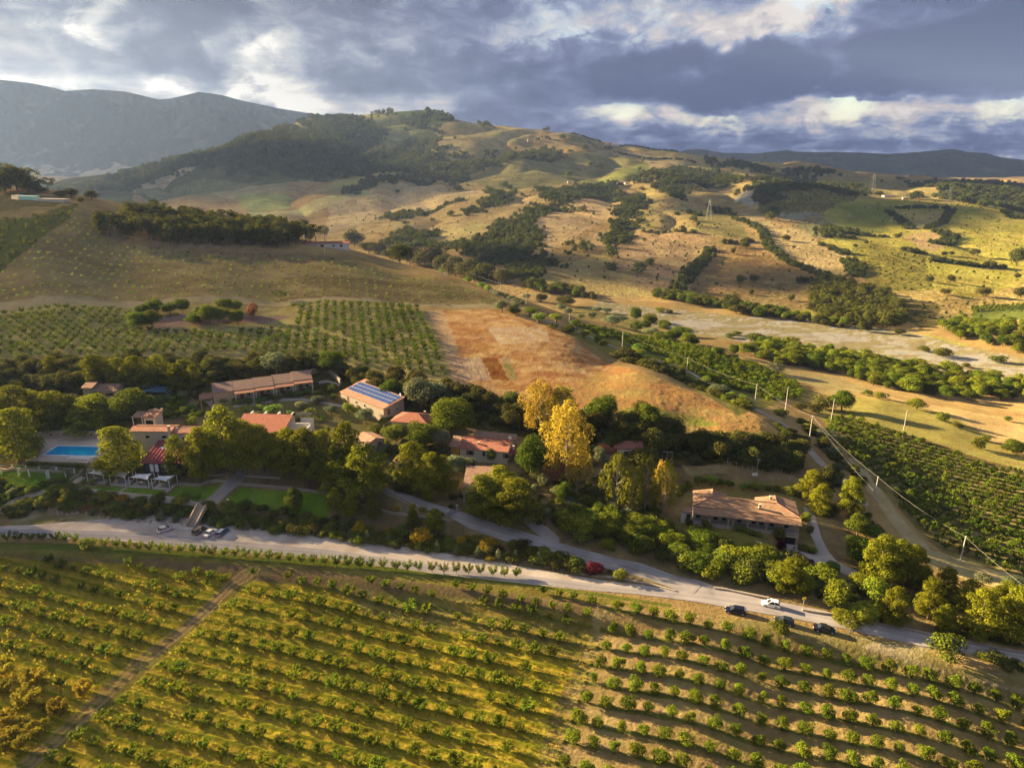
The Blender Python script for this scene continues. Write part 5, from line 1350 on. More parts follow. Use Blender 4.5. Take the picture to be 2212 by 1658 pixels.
T_('k', 'oak', 'tree', 'leafy tree at the head of the river flats', (1115,235,115,130), (1250,280,125,120), (1120,325,120,90), (1350,415,140,90), (1450,430,140,130), (1590,435,150,100), (1520,370,170,85), (1370,305,115,80), (1640,450,100,70), (1200,310,100,80), (1850,540,100,80), group='leafy trees at the head of the river flats')
T_('a', 'holm_oak', 'tree', 'tall dark tree on the skyline at the left edge', (80,775,210,160), (10,790,160,130), (160,790,130,90), group='dark skyline trees at the left edge')
T_('a', 'umbrella_pine', 'tree', 'umbrella-shaped tree alone on the left skyline', (283,775,90,75))
T_('a', 'holm_oak', 'tree', 'low tree on the saddle left of the hilltop wood', (425,815,65,55), (360,815,70,40), (480,850,40,40), (545,830,70,55), (230,790,80,40), group='low trees on the saddle')
T_('a', 'umbrella_pine', 'pine tree', 'flat-topped pine left of the hill house', (1770,1085,95,115), (1830,1085,90,110), (1890,1085,90,105), (1945,1085,80,100), group='flat-topped pines left of the hill house')
T_('a', 'holm_oak', 'tree', 'dark round tree right of the hill house', (2120,1115,115,105))
T_('b', 'holm_oak', 'tree', 'dark tree in the line running down from the hill house', (245,1030,100,70), (300,1035,100,75), (370,1060,90,60), (430,1085,135,115), (490,1095,120,110), (620,1115,165,130), (700,1140,120,110), (760,1165,120,120), (850,1180,140,125), (930,1195,140,115), (1055,1215,115,95), (1000,1205,70,70), (560,1110,90,80), (880,1200,110,80), group='dark trees running down from the hill house')
T_('b', 'lime_bush', 'shrub', 'light bush beside the lane high on the hill', (645,1130,45,50), (685,1150,40,35), (840,1205,45,35), (925,1240,50,40), (960,1260,45,40), group='light bushes beside the high lane')
T_('b', 'olive', 'olive tree', 'olive in the file beside the high lane', (1030,1290,50,35), (1065,1300,50,35), (1100,1315,50,35), (1130,1335,55,40), (1045,1385,90,75), (1110,1375,60,45), (1190,1310,50,40), (1010,1280,40,30), group='olives in the file beside the high lane')
T_('a', 'umbrella_pine', 'tree', 'lone mushroom-shaped tree on the brown hillside', (1680,1435,78,65))
T_('a', 'dry', 'tree', 'russet-leaved tree beside the orchard grove', (1512,1545,78,100))
T_('a', 'oak', 'tree', 'leafy tree around the bare pad in the middle orchard', (815,1605,105,105), (905,1595,95,105), (935,1515,95,95), (850,1525,90,70), (1015,1525,85,85), (1085,1505,95,85), (1165,1575,95,70), (1250,1575,95,120), (1325,1575,95,105), (1350,1495,105,80), (1418,1575,85,90), (1200,1530,70,60), (1410,1500,70,70), group='trees around the bare pad')
T_('l', 'lime_bush', 'shrub', 'little leafy tree on the lawn before the shade sails', (990,800,80,60), (890,800,60,50), (2010,930,80,60), (2130,950,80,50), group='little trees on the sail lawns')
T_('l', 'bush', 'shrub', 'clipped round bush at the end of the short lawn path', (1750,940,80,60))
T_('l', 'olive', 'oleander', 'white-flowering oleander by the shade sails', (710,745,70,110), (915,755,70,100), (1160,790,80,130), (1590,830,50,80), (1835,850,70,110), group='white-flowering oleanders by the shade sails')
# broom, conical shrubs and bushes of the long bank above the parking strip
T_('e', 'broom', 'broom bush', 'yellow broom bush on the long bank above the road', (490,1395,85,85), (680,1405,70,60), (910,1460,125,120), (820,1410,45,40), (1180,1485,65,80), (1350,1510,95,90), (1390,1480,70,60), (1220,1440,50,40), (170,1360,60,50), (330,1385,80,45), (1370,1575,50,40), group='yellow brooms of the long bank')
T_('l', 'broom', 'broom bush', 'yellow broom on the bank above the parked silver car', (700,1010,110,90), (1320,990,120,80), (1430,1060,80,70), (1610,1090,100,90), group='yellow brooms above the parking strip')
T_('e', 'cone', 'shrub', 'grey-green conical shrub at the foot of the long bank', (545,1455,55,92), (690,1458,50,70), (905,1500,50,65), (1015,1518,45,85), (1145,1535,50,60), (1290,1552,55,80), (1430,1562,50,75), (1545,1575,45,80), (1705,1592,65,85), (420,1420,45,60), (195,1400,50,50), group='conical shrubs at the foot of the long bank')
T_('m', 'cone', 'shrub', 'conical shrub on the bank beside the parked cars', (210,1365,52,78), (365,1365,62,92), (515,1395,46,76), (645,1402,46,82), (790,1425,50,60), (930,1425,56,62), group='conical shrubs beside the parked cars')
T_('l', 'cone', 'shrub', 'conical shrub on the bank left of the stone stairs', (210,1120,65,85), (455,1105,65,80), (650,1085,65,95), (1000,1135,72,85), (1165,1140,60,70), (1740,1195,92,130), (1890,1215,82,92), (1545,1185,50,50), (820,1110,50,50), group='conical shrubs left of the stone stairs')
def fill_trees(poly_px, spacing, kinds, h, w, name, label, cat, group, parts=False, keep=1.0, vary=.3, poly_w=None):
    gx, gy = fill(world_poly(poly_px) if poly_w is None else poly_w, spacing, keep=keep)
    o_ = np.argsort(project(np.stack([gx, gy, ground(gx, gy)], -1))[0]); gx, gy = gx[o_], gy[o_]; few = len(gx) <= 26; n_ = 0
    for x_, y_ in zip(gx, gy):
        f = random.uniform(1 - vary, 1 + vary)
        n_ += 1
        place_tree(name, random.choice(kinds), x_, y_, h * f, w * f * random.uniform(.85, 1.2), label + (', %s from the left' % nth(n_) if few else ''), cat, group, parts)
    return len(gx)
nb1 = fill_trees(S('l', [(60,1180),(110,1060),(330,1000),(600,892),(850,892),(1250,945),(1750,992),(2140,1055),(2060,1195),(1900,1205),(1500,1185),(1250,1160),(900,1100),(500,1090)]), 2.4, ['bush', 'bush', 'oak', 'maquis'], 2.2, 3.7, 'bush', 'rounded bush on the shrub bank left of the stone stairs', 'bush', 'bushes of the bank left of the stairs')
nb2 = fill_trees(S('m', [(120,1365),(175,1200),(400,1205),(800,1245),(1180,1295),(1400,1385),(1700,1425),(2150,1475),(2199,1595),(2000,1585),(1500,1515),(1000,1455),(500,1395)]), 2.4, ['bush', 'bush', 'maquis'], 2.2, 3.7, 'bush', 'rounded bush on the shrub bank right of the stone stairs', 'bush', 'bushes of the bank right of the stairs')
nb3 = fill_trees(S('e', [(950,1440),(1250,1450),(1500,1480),(1700,1520),(2000,1610),(2010,1650),(1800,1620),(1500,1560),(1000,1480)]), 2.4, ['bush', 'maquis'], 2.2, 3.6, 'bush', 'rounded bush on the narrowing bank beside the upper lane', 'bush', 'bushes of the narrowing bank')
fill_trees(S('l', [(-80,1060),(0,820),(360,840),(720,720),(740,790),(600,830),(330,900),(100,1010),(0,1050)]), 2.6, ['bush', 'bush', 'oak'], 1.5, 2.8, 'bush', 'low bush on the slope below the pergola lawn', 'bush', 'bushes below the pergola lawn')
fill_trees(S('d', [(960,590),(1000,500),(1180,470),(1300,500),(1300,560),(1380,590),(1300,640),(1100,640)]), 2.8, ['bush', 'oak', 'lime_bush'], 1.8, 2.9, 'bush', 'garden bush above the little open pavilion', 'bush', 'garden bushes above the pavilion')
fill_trees(S('f', [(0,1090),(120,1120),(300,1180),(500,1185),(640,1260),(700,1310),(870,1330),(1160,1380),(1290,1430),(1340,1480),(1450,1490),(1640,1530),(1720,1600),(1700,1650),(1450,1630),(1150,1600),(850,1540),(600,1460),(400,1410),(0,1310)]), 3.7, ['oak', 'bush', 'poplar', 'maquis'], 4.2, 5.6, 'tree', 'bushy tree of the belt between the farmhouse and the road', 'tree', 'trees of the belt between farmhouse and road')
fill_trees(S('m', [(250,335),(450,365),(660,330),(900,270),(1080,232),(1085,275),(880,315),(640,365),(430,385),(260,360)]), 2.6, ['bush', 'lime_bush', 'olive'], 1.9, 2.8, 'bush', 'garden bush in front of the terraced rooms', 'bush', 'bushes in front of the terraced rooms')
fill_trees(S('m', [(1290,300),(1400,352),(1640,445),(1600,475),(1380,395),(1290,335)]), 2.6, ['bush', 'lime_bush'], 1.8, 2.6, 'bush', 'garden bush in front of the solar cottage', 'bush', 'bushes in front of the solar cottage')
fill_trees(S('u', [(1050,920),(1500,960),(2211,1100),(2300,1100),(2300,1240),(1800,1200),(1300,1090),(1100,1010)]), 3.6, ['bush', 'maquis'], 1.3, 3.0, 'bush', 'low scrub bush under the roadside pines at the right', 'bush', 'scrub under the roadside pines')
fill_trees(S('u', [(250,850),(820,900),(830,980),(700,970),(400,900)]), 3.0, ['bush', 'maquis'], 1.5, 3.0, 'bush', 'dark bush over the wall along the road', 'bush', 'bushes over the road wall')
fill_trees(S('u', [(1620,1330),(1700,1310),(2211,1400),(2300,1430),(2300,1500),(2000,1480),(1700,1420)]), 3.0, ['bush', 'maquis'], 1.6, 3.2, 'bush', 'dark hedge bush below the road at the right edge', 'bush', 'hedge bushes below the road')
fill_trees(S('s', [(0,1500),(350,1480),(600,1560),(900,1560),(1200,1600),(1240,1700),(900,1760),(300,1700),(0,1620)]), 3.6, ['oak', 'poplar', 'bush'], 4.0, 5.4, 'tree', 'leafy tree of the belt above the side lane', 'tree', 'trees above the side lane')
fill_trees(S('s', [(0,800),(450,760),(700,860),(560,1000),(300,1100),(0,1150)]), 4.6, ['bush', 'dry', 'lime_bush'], 2.0, 3.2, 'bush', 'small bush on the dirt clearing by the red shed', 'bush', 'bushes on the dirt clearing', keep=.5)
fill_trees(S('e', [(640,1180),(850,1190),(1080,1270),(1060,1290),(700,1230)]), 2.6, ['broom', 'bush'], .8, 1.5, 'bush', 'low yellow-flowering plant in the bed below the lane', 'bush', 'plants of the bed below the lane', keep=.8)
fill_trees(S('f', [(1480,480),(1560,500),(1640,560),(1700,660),(1800,760),(1980,900),(1960,950),(1840,840),(1740,760),(1660,660),(1590,590)]), 3.4, ['maquis', 'bush', 'holm_oak'], 2.0, 3.6, 'bush', 'dark bush between the lane and the slanting rows', 'bush', 'bushes between lane and slanting rows')
fill_trees(S('f', [(1340,520),(1400,530),(1560,610),(1580,690),(1540,680),(1400,600)]), 3.2, ['maquis'], 1.8, 3.4, 'bush', 'dark bush on the inner side of the lane', 'bush', 'bushes on the inner side of the lane')
fill_trees(S('k', [(900,540),(1150,570),(1250,620),(1500,720),(1800,850),(2000,950),(2180,1010),(2130,1050),(1950,980),(1700,860),(1400,730),(1150,640),(950,590)]), 4.2, ['maquis', 'holm_oak', 'bush'], 2.4, 4.4, 'bush', 'dark bush in the hedge along the edge of the orange field', 'bush', 'hedge along the orange field')
# hedge banks grown together: one mass of maquis
HB = [[(-300,795),(0,798),(150,790),(300,782),(700,788),(850,822),(960,845),(1050,862),(1150,880),(1250,905),(1250,945),(1130,930),(1000,905),(880,880),(760,830),(700,806),(560,812),(400,845),(0,850),(-300,850)],
      [(1240,905),(1340,895),(1450,930),(1560,952),(1660,960),(1735,990),(1722,1022),(1600,1016),(1450,985),(1330,965),(1250,965)]]
gx = []; gy = []
for pz in HB:
    a_, b_ = fill(world_poly(pz), 3.1); gx.append(a_); gy.append(b_)
gx = np.concatenate(gx); gy = np.concatenate(gy)
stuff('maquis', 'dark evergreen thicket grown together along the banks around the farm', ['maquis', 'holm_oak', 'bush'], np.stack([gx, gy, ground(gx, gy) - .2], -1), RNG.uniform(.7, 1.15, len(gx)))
g2x, g2y = fill(world_poly([(-300,480),(60,470),(175,445),(150,475),(60,540),(-20,600),(-300,600)]), 5.0, keep=.6)
stuff('undergrowth', 'rough scrub on the steep slope below the hilltop building', ['bush'], np.stack([g2x, g2y, ground(g2x, g2y)], -1), RNG.uniform(.3, .9, len(g2x)))
u_ = [S('s', [(0,950),(300,1000),(560,1050),(1380,1150),(1450,1000),(1400,1250),(1250,1500),(1200,1600),(0,1650)]), S('e', [(640,820),(1000,700),(1100,900),(1260,1000),(1280,1250),(1000,1200),(800,1130),(640,1060)]), S('e', [(1500,960),(2200,800),(2200,1500),(1900,1400),(1700,1330),(1640,1250),(1500,1340),(1240,1250)]),
      S('g', [(900,90),(960,120),(1100,350),(1230,560),(1180,620),(1040,500),(950,330),(880,250)]), S('g', [(700,820),(1330,935),(1500,1010),(1600,1110),(1180,1060),(700,990)]), S('l', [(-60,820),(200,860),(380,820),(640,760),(740,790),(600,840),(330,905),(100,1015),(-60,1060)]),
      S('d', [(0,640),(500,640),(700,650),(740,700),(500,700),(250,720),(0,800)]), S('d', [(540,440),(800,430),(1000,420),(1380,460),(1300,500),(1000,500),(900,640),(700,640),(500,560)])]
ux = []; uy = []
for pz in u_:
    a_, b_ = fill(world_poly(pz), 2.6, keep=.72); ux.append(a_); uy.append(b_)
ux = np.concatenate(ux); uy = np.concatenate(uy)
stuff('shrubbery', 'low tangled undergrowth between the trees of the farm', ['bush', 'bush', 'maquis', 'olive'], np.stack([ux, uy, ground(ux, uy) - .15], -1), RNG.uniform(.25, .85, len(ux)))
for u, v in ((-70,1105),(-130,1120),(-60,1150),(-190,1085)):
    p = hit(u, v)[0]; place_tree('pine_tree', 'pine', p[0], p[1], 14, 10, 'tall pine just beyond the great spreading pine at the left edge', 'pine tree', 'pines beyond the left edge')
# hilltop pine wood
fr = world_poly([(186,505),(240,514),(310,520),(370,531),(490,532),(560,536),(612,540)])
pw = np.concatenate([fr, (fr + np.array([4, 62]))[::-1]])
fill_trees(None, 6.4, ['hill_pine', 'hill_pine', 'umbrella_pine'], 12.0, 8.6, 'pine_tree', 'pine crowded in the dark hilltop wood', 'pine tree', 'pines of the hilltop wood', True, poly_w=pw, vary=.22)
fill_trees(S('c', [(920,1000),(1080,960),(1200,975),(1380,1040),(1480,1120),(1500,1210),(1400,1240),(1200,1230),(1000,1190),(940,1130)]), 9.8, ['hill_pine'], 10, 10.5, 'bank_pine_tree', 'pine of the wood on the far river bank', 'pine tree', 'pines of the far bank wood')
fill_trees(S('c', [(240,1320),(480,1400),(700,1330),(900,1360),(1200,1410),(1400,1450),(1900,1520),(2211,1570),(2330,1600),(2330,1690),(2211,1660),(1750,1660),(1400,1600),(1120,1520),(880,1470),(700,1440),(480,1390)]), 7.6, ['poplar', 'poplar', 'oak'], 6.4, 7.4, 'riverside_tree', 'leafy green tree of the wood on the near river bank', 'tree', 'trees of the near riverside wood')
fill_trees(S('c', [(0,1060),(200,1090),(330,1110),(500,1150),(800,1190),(1160,1240),(1160,1225),(800,1165),(500,1110),(200,1050),(0,1035)]), 6.5, ['holm_oak', 'oak'], 6.5, 7.0, 'bank_tree', 'dark tree of the line along the far river bank', 'tree', 'trees along the far river bank')
fill_trees(S('b', [(1180,1215),(1330,1230),(1480,1260),(1620,1300),(1640,1320),(1450,1290),(1300,1270),(1180,1250)]), 8, ['holm_oak', 'oak'], 8, 8, 'bank_tree', 'dark tree upstream along the far river bank', 'tree', 'trees upstream along the far bank')
fill_trees(S('c', [(1700,1240),(1850,1180),(1930,1220),(2211,1230),(2330,1240),(2330,1400),(2211,1390),(1960,1350),(1800,1290)]), 7.5, ['poplar', 'oak'], 6.5, 7.0, 'bank_tree', 'bright green tree on the far bank at the right edge', 'tree', 'bright trees on the far bank at the right')
T_('c', 'bush', 'bush', 'bush standing in the gravel of the river bed', (1715,1400,110,40), (2060,1435,85,40), (1610,1368,70,25), (1725,1480,60,35), (1780,1490,60,40), (1860,1465,50,30), (600,1310,110,40), (450,1290,60,25), (1530,1450,40,20), (30,1135,60,30), (85,1140,40,25), (680,1305,60,20), (490,1275,50,20), group='bushes in the river bed', parts=False)

# ------------------------------------------------------------------ far country woods and bushes
WOODS = [
 ('a', [(1700,390),(1900,340),(2150,330),(2300,420),(2300,640),(2080,700),(1900,715),(1500,700),(1250,650),(1000,590),(1300,500),(1600,430)]),
 ('a', [(400,780),(700,680),(800,620),(1000,600),(1200,600),(1080,660),(900,720),(800,780)]),
 ('b', [(-40,240),(130,215),(220,300),(300,335),(350,400),(400,440),(360,470),(200,500),(-40,520)]),
 ('b', [(370,480),(560,415),(750,400),(800,410),(700,440),(560,440)]),
 ('b', [(440,565),(600,520),(740,470),(1000,470),(1300,400),(1420,455),(1440,470),(1240,470),(1040,495),(900,560),(720,610),(620,605),(440,595)]),
 ('b', [(500,345),(700,330),(700,360),(480,440),(400,440),(400,405)]),
 ('b', [(180,525),(430,450),(760,460),(600,520),(420,560)]),
 ('b', [(70,670),(200,605),(430,575),(450,595),(200,655),(100,680)]),
 ('b', [(1230,660),(1380,640),(1560,625),(1700,600),(1800,675),(1900,700),(1850,720),(1600,700),(1480,690),(1440,740),(1300,800),(1220,845),(1280,905),(1270,1040),(1380,1085),(1350,1115),(1200,1175),(1040,1170),(880,1065),(870,965),(1020,870),(1110,815),(1300,750),(1330,710)]),
 ('b', [(970,660),(1110,650),(1120,680),(1000,745),(880,810),(800,800),(830,765),(950,725)]),
 ('b', [(1880,680),(1910,715),(1860,780),(1850,860),(1760,965),(1700,1005),(1660,975),(1720,890),(1600,900),(1740,805),(1730,765)]),
 ('b', [(310,930),(500,880),(640,895),(640,920),(560,950),(700,965),(880,1005),(880,1060),(700,1010),(520,995),(330,955)]),
 ('b', [(340,825),(380,790),(540,795),(700,725),(820,705),(700,755),(560,805),(420,835)]),
 ('b', [(1440,1070),(1460,1000),(1530,960),(1530,1005),(1450,1065),(1400,1085)]),
 ('b', [(1820,585),(1980,545),(2211,525),(2211,560),(2000,600),(1850,625)]),
 ('b', [(250,185),(330,175),(400,210),(360,220)]), ('b', [(560,200),(620,185),(700,190),(770,240),(640,245),(560,285),(440,235),(540,235)]),
 ('b', [(900,258),(980,250),(1010,266),(950,272)]), ('b', [(1200,360),(1260,335),(1340,350),(1260,365)]), ('b', [(1280,300),(1340,295),(1340,305)]),
 ('c', [(570,430),(600,370),(680,315),(770,310),(1000,355),(1250,405),(1200,440),(1000,400),(820,400),(700,480),(640,500)]),
 ('c', [(0,300),(250,275),(500,305),(520,350),(440,378),(200,370),(100,440),(0,390)]),
 ('c', [(960,670),(1080,600),(1160,650),(1210,660),(1100,700)]),
 ('c', [(1530,375),(1700,350),(2300,385),(2300,525),(1900,492),(1830,470)]), ('c', [(250,215),(500,240),(700,280),(600,300),(430,270)]),
 ('c', [(760,300),(900,275),(1100,310),(1050,325),(800,315)]),
]
LINES = [('c', [(470,575),(560,605),(640,650),(680,750),(800,840),(1050,935)], 14), ('c', [(390,725),(590,712)], 12), ('c', [(320,760),(330,790),(230,890),(120,1000),(160,1025)], 16),
 ('c', [(1160,830),(1200,880),(1190,930)], 22), ('c', [(1440,515),(1780,520),(1720,605),(1630,640)], 14), ('c', [(1400,535),(1490,600),(1530,640)], 16), ('c', [(1700,650),(1780,695),(1690,730)], 26),
 ('c', [(1000,735),(1150,795)], 14), ('c', [(1640,825),(1830,850),(2140,875)], 16), ('c', [(1230,675),(1400,690)], 10), ('c', [(2090,530),(2120,570),(2330,590)], 14), ('c', [(1480,760),(1600,790)], 18),
 ('c', [(200,540),(260,560)], 16), ('b', [(1880,900),(2211,910)], 6), ('b', [(1710,420),(1850,450),(2211,490)], 10), ('b', [(2000,620),(2120,700)], 22), ('b', [(400,480),(560,430)], 12),
 ('c', [(330,500),(470,560)], 16), ('c', [(100,440),(180,470)], 14), ('b', [(560,280),(700,315)], 14), ('b', [(1450,310),(1800,370),(2100,420)], 14), ('c', [(850,950),(1000,960)], 20)]
wx = []; wy = []; wsc = []
for sh, pts in WOODS:
    pwld = world_poly(S(sh, pts)); dist = pwld[:, 1].mean()
    sp = 7.5 if dist < 1500 else 8.6 * dist / 1500
    a_, b_ = fill(pwld, sp, rag=16 * max(1, dist / 1500)); wx.append(a_); wy.append(b_); wsc.append(RNG.uniform(.6, 1.3, len(a_)) * (sp / 7.5))
for sh, pts, wd in LINES:
    a_, b_ = along(world_poly(S(sh, pts)), 5.0, wd); wx.append(a_); wy.append(b_); wsc.append(RNG.uniform(.6, 1.1, len(a_)))
wx = np.concatenate(wx); wy = np.concatenate(wy); wsc = np.concatenate(wsc)
print('far wood trees', len(wx))
stuff('woodland', 'dark woods, ravine thickets and hedge lines over the far hills', ['far'], np.stack([wx, wy, ground(wx, wy) - .5], -1), wsc)
# loose scrub dotted over the far pastures
sx_, sy_ = [], []
for sh, pts, sp in (('a', [(1000,590),(1600,420),(1900,340),(2211,330),(2211,640),(1900,720),(1000,760),(700,760)], 26), ('c', [(600,420),(1000,340),(1250,410),(1200,470),(1000,540),(880,530),(700,555),(620,500)], 13), ('c', [(1200,820),(1640,740),(1700,1000),(1400,1010)], 15), ('c', [(1480,1060),(2211,1060),(2211,1160),(1500,1200)], 16), ('b', [(1500,320),(2211,430),(2211,700),(1900,700),(1500,420)], 60), ('c', [(0,400),(500,560),(560,700),(0,660)], 45), ('b', [(0,690),(900,640),(900,950),(0,940)], 34), ('b', [(600,250),(1300,300),(1700,420),(1500,640),(700,600)], 45), ('b', [(1180,640),(2211,640),(2211,1280),(1180,1200)], 26), ('c', [(0,660),(1100,540),(1150,920),(600,1050),(0,1000)], 24), ('c', [(1200,480),(2211,520),(2211,1000),(1700,1000),(1200,720)], 26)):
    a_, b_ = fill(world_poly(S(sh, pts)), sp, keep=.7); sx_.append(a_); sy_.append(b_)
sx_ = np.concatenate(sx_); sy_ = np.concatenate(sy_)
stuff('scrub', 'low scrub dotted over the far pastures', ['far'], np.stack([sx_, sy_, ground(sx_, sy_) - .3], -1), RNG.uniform(.18, .5, len(sx_)))
LONE = [('b', p) for p in [(1060,635,45,38),(1095,645,40,30),(1450,570,40,40),(740,805,40,35),(625,835,28,22),(465,855,35,22),(1530,780,45,38),(1480,775,35,25),(1598,798,20,20),(1685,772,25,14),(1455,425,30,20),(1580,500,24,20),(1635,515,50,35),(1690,410,45,30),(1545,410,40,35),(1870,535,22,24),(1885,650,25,22),(1890,480,20,18),
  (1680,985,60,60),(1705,1050,70,65),(1870,1150,75,70),(1935,1105,55,50),(1710,1130,75,50),(1925,870,28,20),(2005,845,28,20),(2135,900,35,40),(1900,955,25,20),(2150,1170,60,70),(2190,1140,60,60),(2120,1240,80,90),(1010,425,24,20),(1130,405,18,16),(1410,345,45,30),(1750,670,40,25),(2195,830,35,30),(2100,800,30,22),(420,665,30,22),(785,650,60,22),(960,650,20,30),(840,625,18,14),(80,210,25,22),(1830,975,14,18)]] + \
       [('c', p) for p in [(510,965,50,55),(595,955,55,48),(540,750,50,42),(465,790,30,45),(785,710,52,38),(830,755,20,20),(715,550,60,50),(550,395,32,26),(270,410,20,20),(130,555,40,22),(235,590,50,35),(255,620,28,28),(170,655,35,30),(460,1110,110,90),(715,1145,50,55),(575,1030,35,35),(815,1070,45,45),(1240,1250,50,60),(1280,1250,35,40),(1465,1270,60,35),(1455,695,45,35),(1915,795,60,40),(1735,795,35,25),(1780,795,30,25),
  (1775,955,42,45),(1975,1040,80,55),(1740,1030,60,40),(1565,460,90,50),(2175,930,35,30),(1170,695,40,25),(1265,725,30,20),(1345,430,35,22),(365,975,25,20),(1360,355,20,14),(2180,860,90,110),(2200,1050,70,70),(1470,340,40,16),(690,580,60,50),(430,550,50,45),(385,540,40,40),(205,545,30,26),(1200,745,25,20),(1650,955,40,40)]]
for n_, (sh, (x_, y_, w_, h_)) in enumerate(LONE):
    T_(sh, 'far' if sh == 'b' else ('holm_oak' if y_ > 600 else 'far'), 'tree', 'solitary dark tree or bush dotted on the dry far hillsides', (x_, y_, w_, h_), group='solitary trees of the far hillsides', name='hillside_tree', parts=False)

# grass tufts in the front fields
gv = []
for k in range(9):
    a = k * .7; l = random.uniform(.25, .5); w_ = .05
    gv += [(-w_ * math.sin(a), w_ * math.cos(a), 0), (w_ * math.sin(a), -w_ * math.cos(a), 0), (math.cos(a) * l * .6, math.sin(a) * l * .6, l * 1.1)]
g_me = np_mesh('grass_tuft', np.array(gv), np.arange(27).reshape(-1, 3), L_GRASS)
gx, gy = [], []
for pz, sp in ((FIELD_M, .85), (FIELD_L, .85)):
    a_, b_ = fill(world_poly(pz), sp); gx.append(a_); gy.append(b_)
gx = np.concatenate(gx); gy = np.concatenate(gy); gz = ground(gx, gy)
u, v, d = project(np.stack([gx, gy, gz], -1))
ac = ((gx - lat0[0]) * -la[1] + (gy - lat0[1]) * la[0]) / rowgap
m_ = (u > -60) & (u < 2270) & (v < 1720) & (line_dist(gx, gy, list(trackw)) > 2.2) & ((np.cos(2 * np.pi * ac) + RNG.normal(size=len(gx)) * .5 > -.35))
gx, gy, gz = gx[m_], gy[m_], gz[m_]
print('tufts', len(gx))
stuff('grass', 'tall yellow-green meadow grass between the young fruit trees', None, np.stack([gx, gy, gz], -1), RNG.uniform(.6, 1.5, len(gx)), meshes=[g_me])

# ------------------------------------------------------------------ buildings
class MB:
    """collects boxes, prisms and tubes into one mesh"""
    def __init__(self): self.v = []; self.f = []; self.mi = []
    def add(self, vs, fs, mi=0):
        n0 = len(self.v); self.v += [tuple(map(float, p)) for p in vs]; self.f += [tuple(i + n0 for i in q) for q in fs]; self.mi += [mi] * len(fs); return self
    def box(self, x0, y0, z0, x1, y1, z1, mi=0):
        return self.add([(x0, y0, z0), (x1, y0, z0), (x1, y1, z0), (x0, y1, z0), (x0, y0, z1), (x1, y0, z1), (x1, y1, z1), (x0, y1, z1)],
                        [(0, 3, 2, 1), (4, 5, 6, 7), (0, 1, 5, 4), (1, 2, 6, 5), (2, 3, 7, 6), (3, 0, 4, 7)], mi)
    def slab(self, top, th, mi=0):
        n_ = len(top); vs = list(top) + [(p[0], p[1], p[2] - th) for p in top]
        fs = [tuple(range(n_)), tuple(range(2 * n_ - 1, n_ - 1, -1))] + [(i, i + n_, (i + 1) % n_ + n_, (i + 1) % n_) for i in range(n_)]
        return self.add(vs, fs, mi)
    def bar(self, a, b, r, n=5, r2=None, mi=0):
        v, f = tube([a, b], [r, r if r2 is None else r2], n)
        fs = [tuple(q) for q in f] + [tuple(range(n))[::-1], tuple(range(n, 2 * n))]
        return self.add(v, fs, mi)
    def build(self, name, mats, parent=None, smooth=False, loc=(0, 0, 0), rz=0.0):
        me_ = bpy.data.meshes.new(name); me_.from_pydata(self.v, [], self.f)
        for m_ in (mats if isinstance(mats, list) else [mats]): me_.materials.append(m_)
        if isinstance(mats, list): me_.polygons.foreach_set('material_index', self.mi)
        if smooth: me_.polygons.foreach_set('use_smooth', [True] * len(self.f))
        me_.update()
        return put(name, me_, parent, loc, rz)
def tile_mat(name, c1, c2, c3, pitch=.28, bump=.06):
    mt, T = new_mat(name)
    tc = T.n('ShaderNodeTexCoord').outputs['Object']
    sp = T.n('ShaderNodeSeparateXYZ', ins={0: tc})
    nrm = T.n('ShaderNodeSeparateXYZ', ins={0: T.n('ShaderNodeNewGeometry').outputs['Normal']})
    side = T.m('GREATER_THAN', T.m('ABSOLUTE', sp.outputs[0]), -1e9)
    br = T.n('ShaderNodeTexVoronoi', ins={'Vector': tc, 'Scale': 2.6})
    nz = T.n('ShaderNodeTexNoise', ins={'Vector': tc, 'Scale': .8, 'Detail': 6.0, 'Roughness': .7}).outputs[0]
    wv = T.m('SINE', T.m('MULTIPLY', sp.outputs[0], 2 * math.pi / pitch))
    k = T.n('ShaderNodeSeparateColor', ins={0: br.outputs['Color']}).outputs[0]
    c = T.mix(k, c1, c2)
    c = T.mix(T.ss(nz, .52, .68, 0, .75), c, c3)
    hs = T.n('ShaderNodeHueSaturation', ins={'Color': c, 'Value': T.m('ADD', .92, T.m('MULTIPLY', wv, .12))})
    bp = T.n('ShaderNodeBump', ins={'Height': T.m('ADD', wv, T.m('MULTIPLY', k, 1.2)), 'Strength': 1.0, 'Distance': bump})
    p = T.n('ShaderNodeBsdfDiffuse', ins={'Color': hs.outputs[0], 'Normal': bp.outputs[0]})
    return finish(mt, T, p.outputs[0])
def wall_mat(name, c1, c2, scale=1.2):
    mt, T = new_mat(name)
    tc = T.n('ShaderNodeTexCoord').outputs['Object']
    nz = T.n('ShaderNodeTexNoise', ins={'Vector': tc, 'Scale': scale, 'Detail': 8.0, 'Roughness': .72}).outputs[0]
    vo = T.n('ShaderNodeTexVoronoi', ins={'Vector': tc, 'Scale': 3.2})
    k = T.m('ADD', T.m('MULTIPLY', T.n('ShaderNodeSeparateColor', ins={0: vo.outputs['Color']}).outputs[0], .35), T.ss(nz, .35, .65, 0, .65))
    bp = T.n('ShaderNodeBump', ins={'Height': nz, 'Strength': .6, 'Distance': .05})
    p = T.n('ShaderNodeBsdfDiffuse', ins={'Color': T.mix(k, c1, c2), 'Normal': bp.outputs[0]})
    return finish(mt, T, p.outputs[0])
TILE_F = tile_mat('warm_roof_tiles', (.35,.205,.125), (.44,.275,.17), (.28,.165,.10))
TILE_O = tile_mat('weathered_roof_tiles', (.32,.19,.13), (.42,.27,.19), (.20,.14,.10))
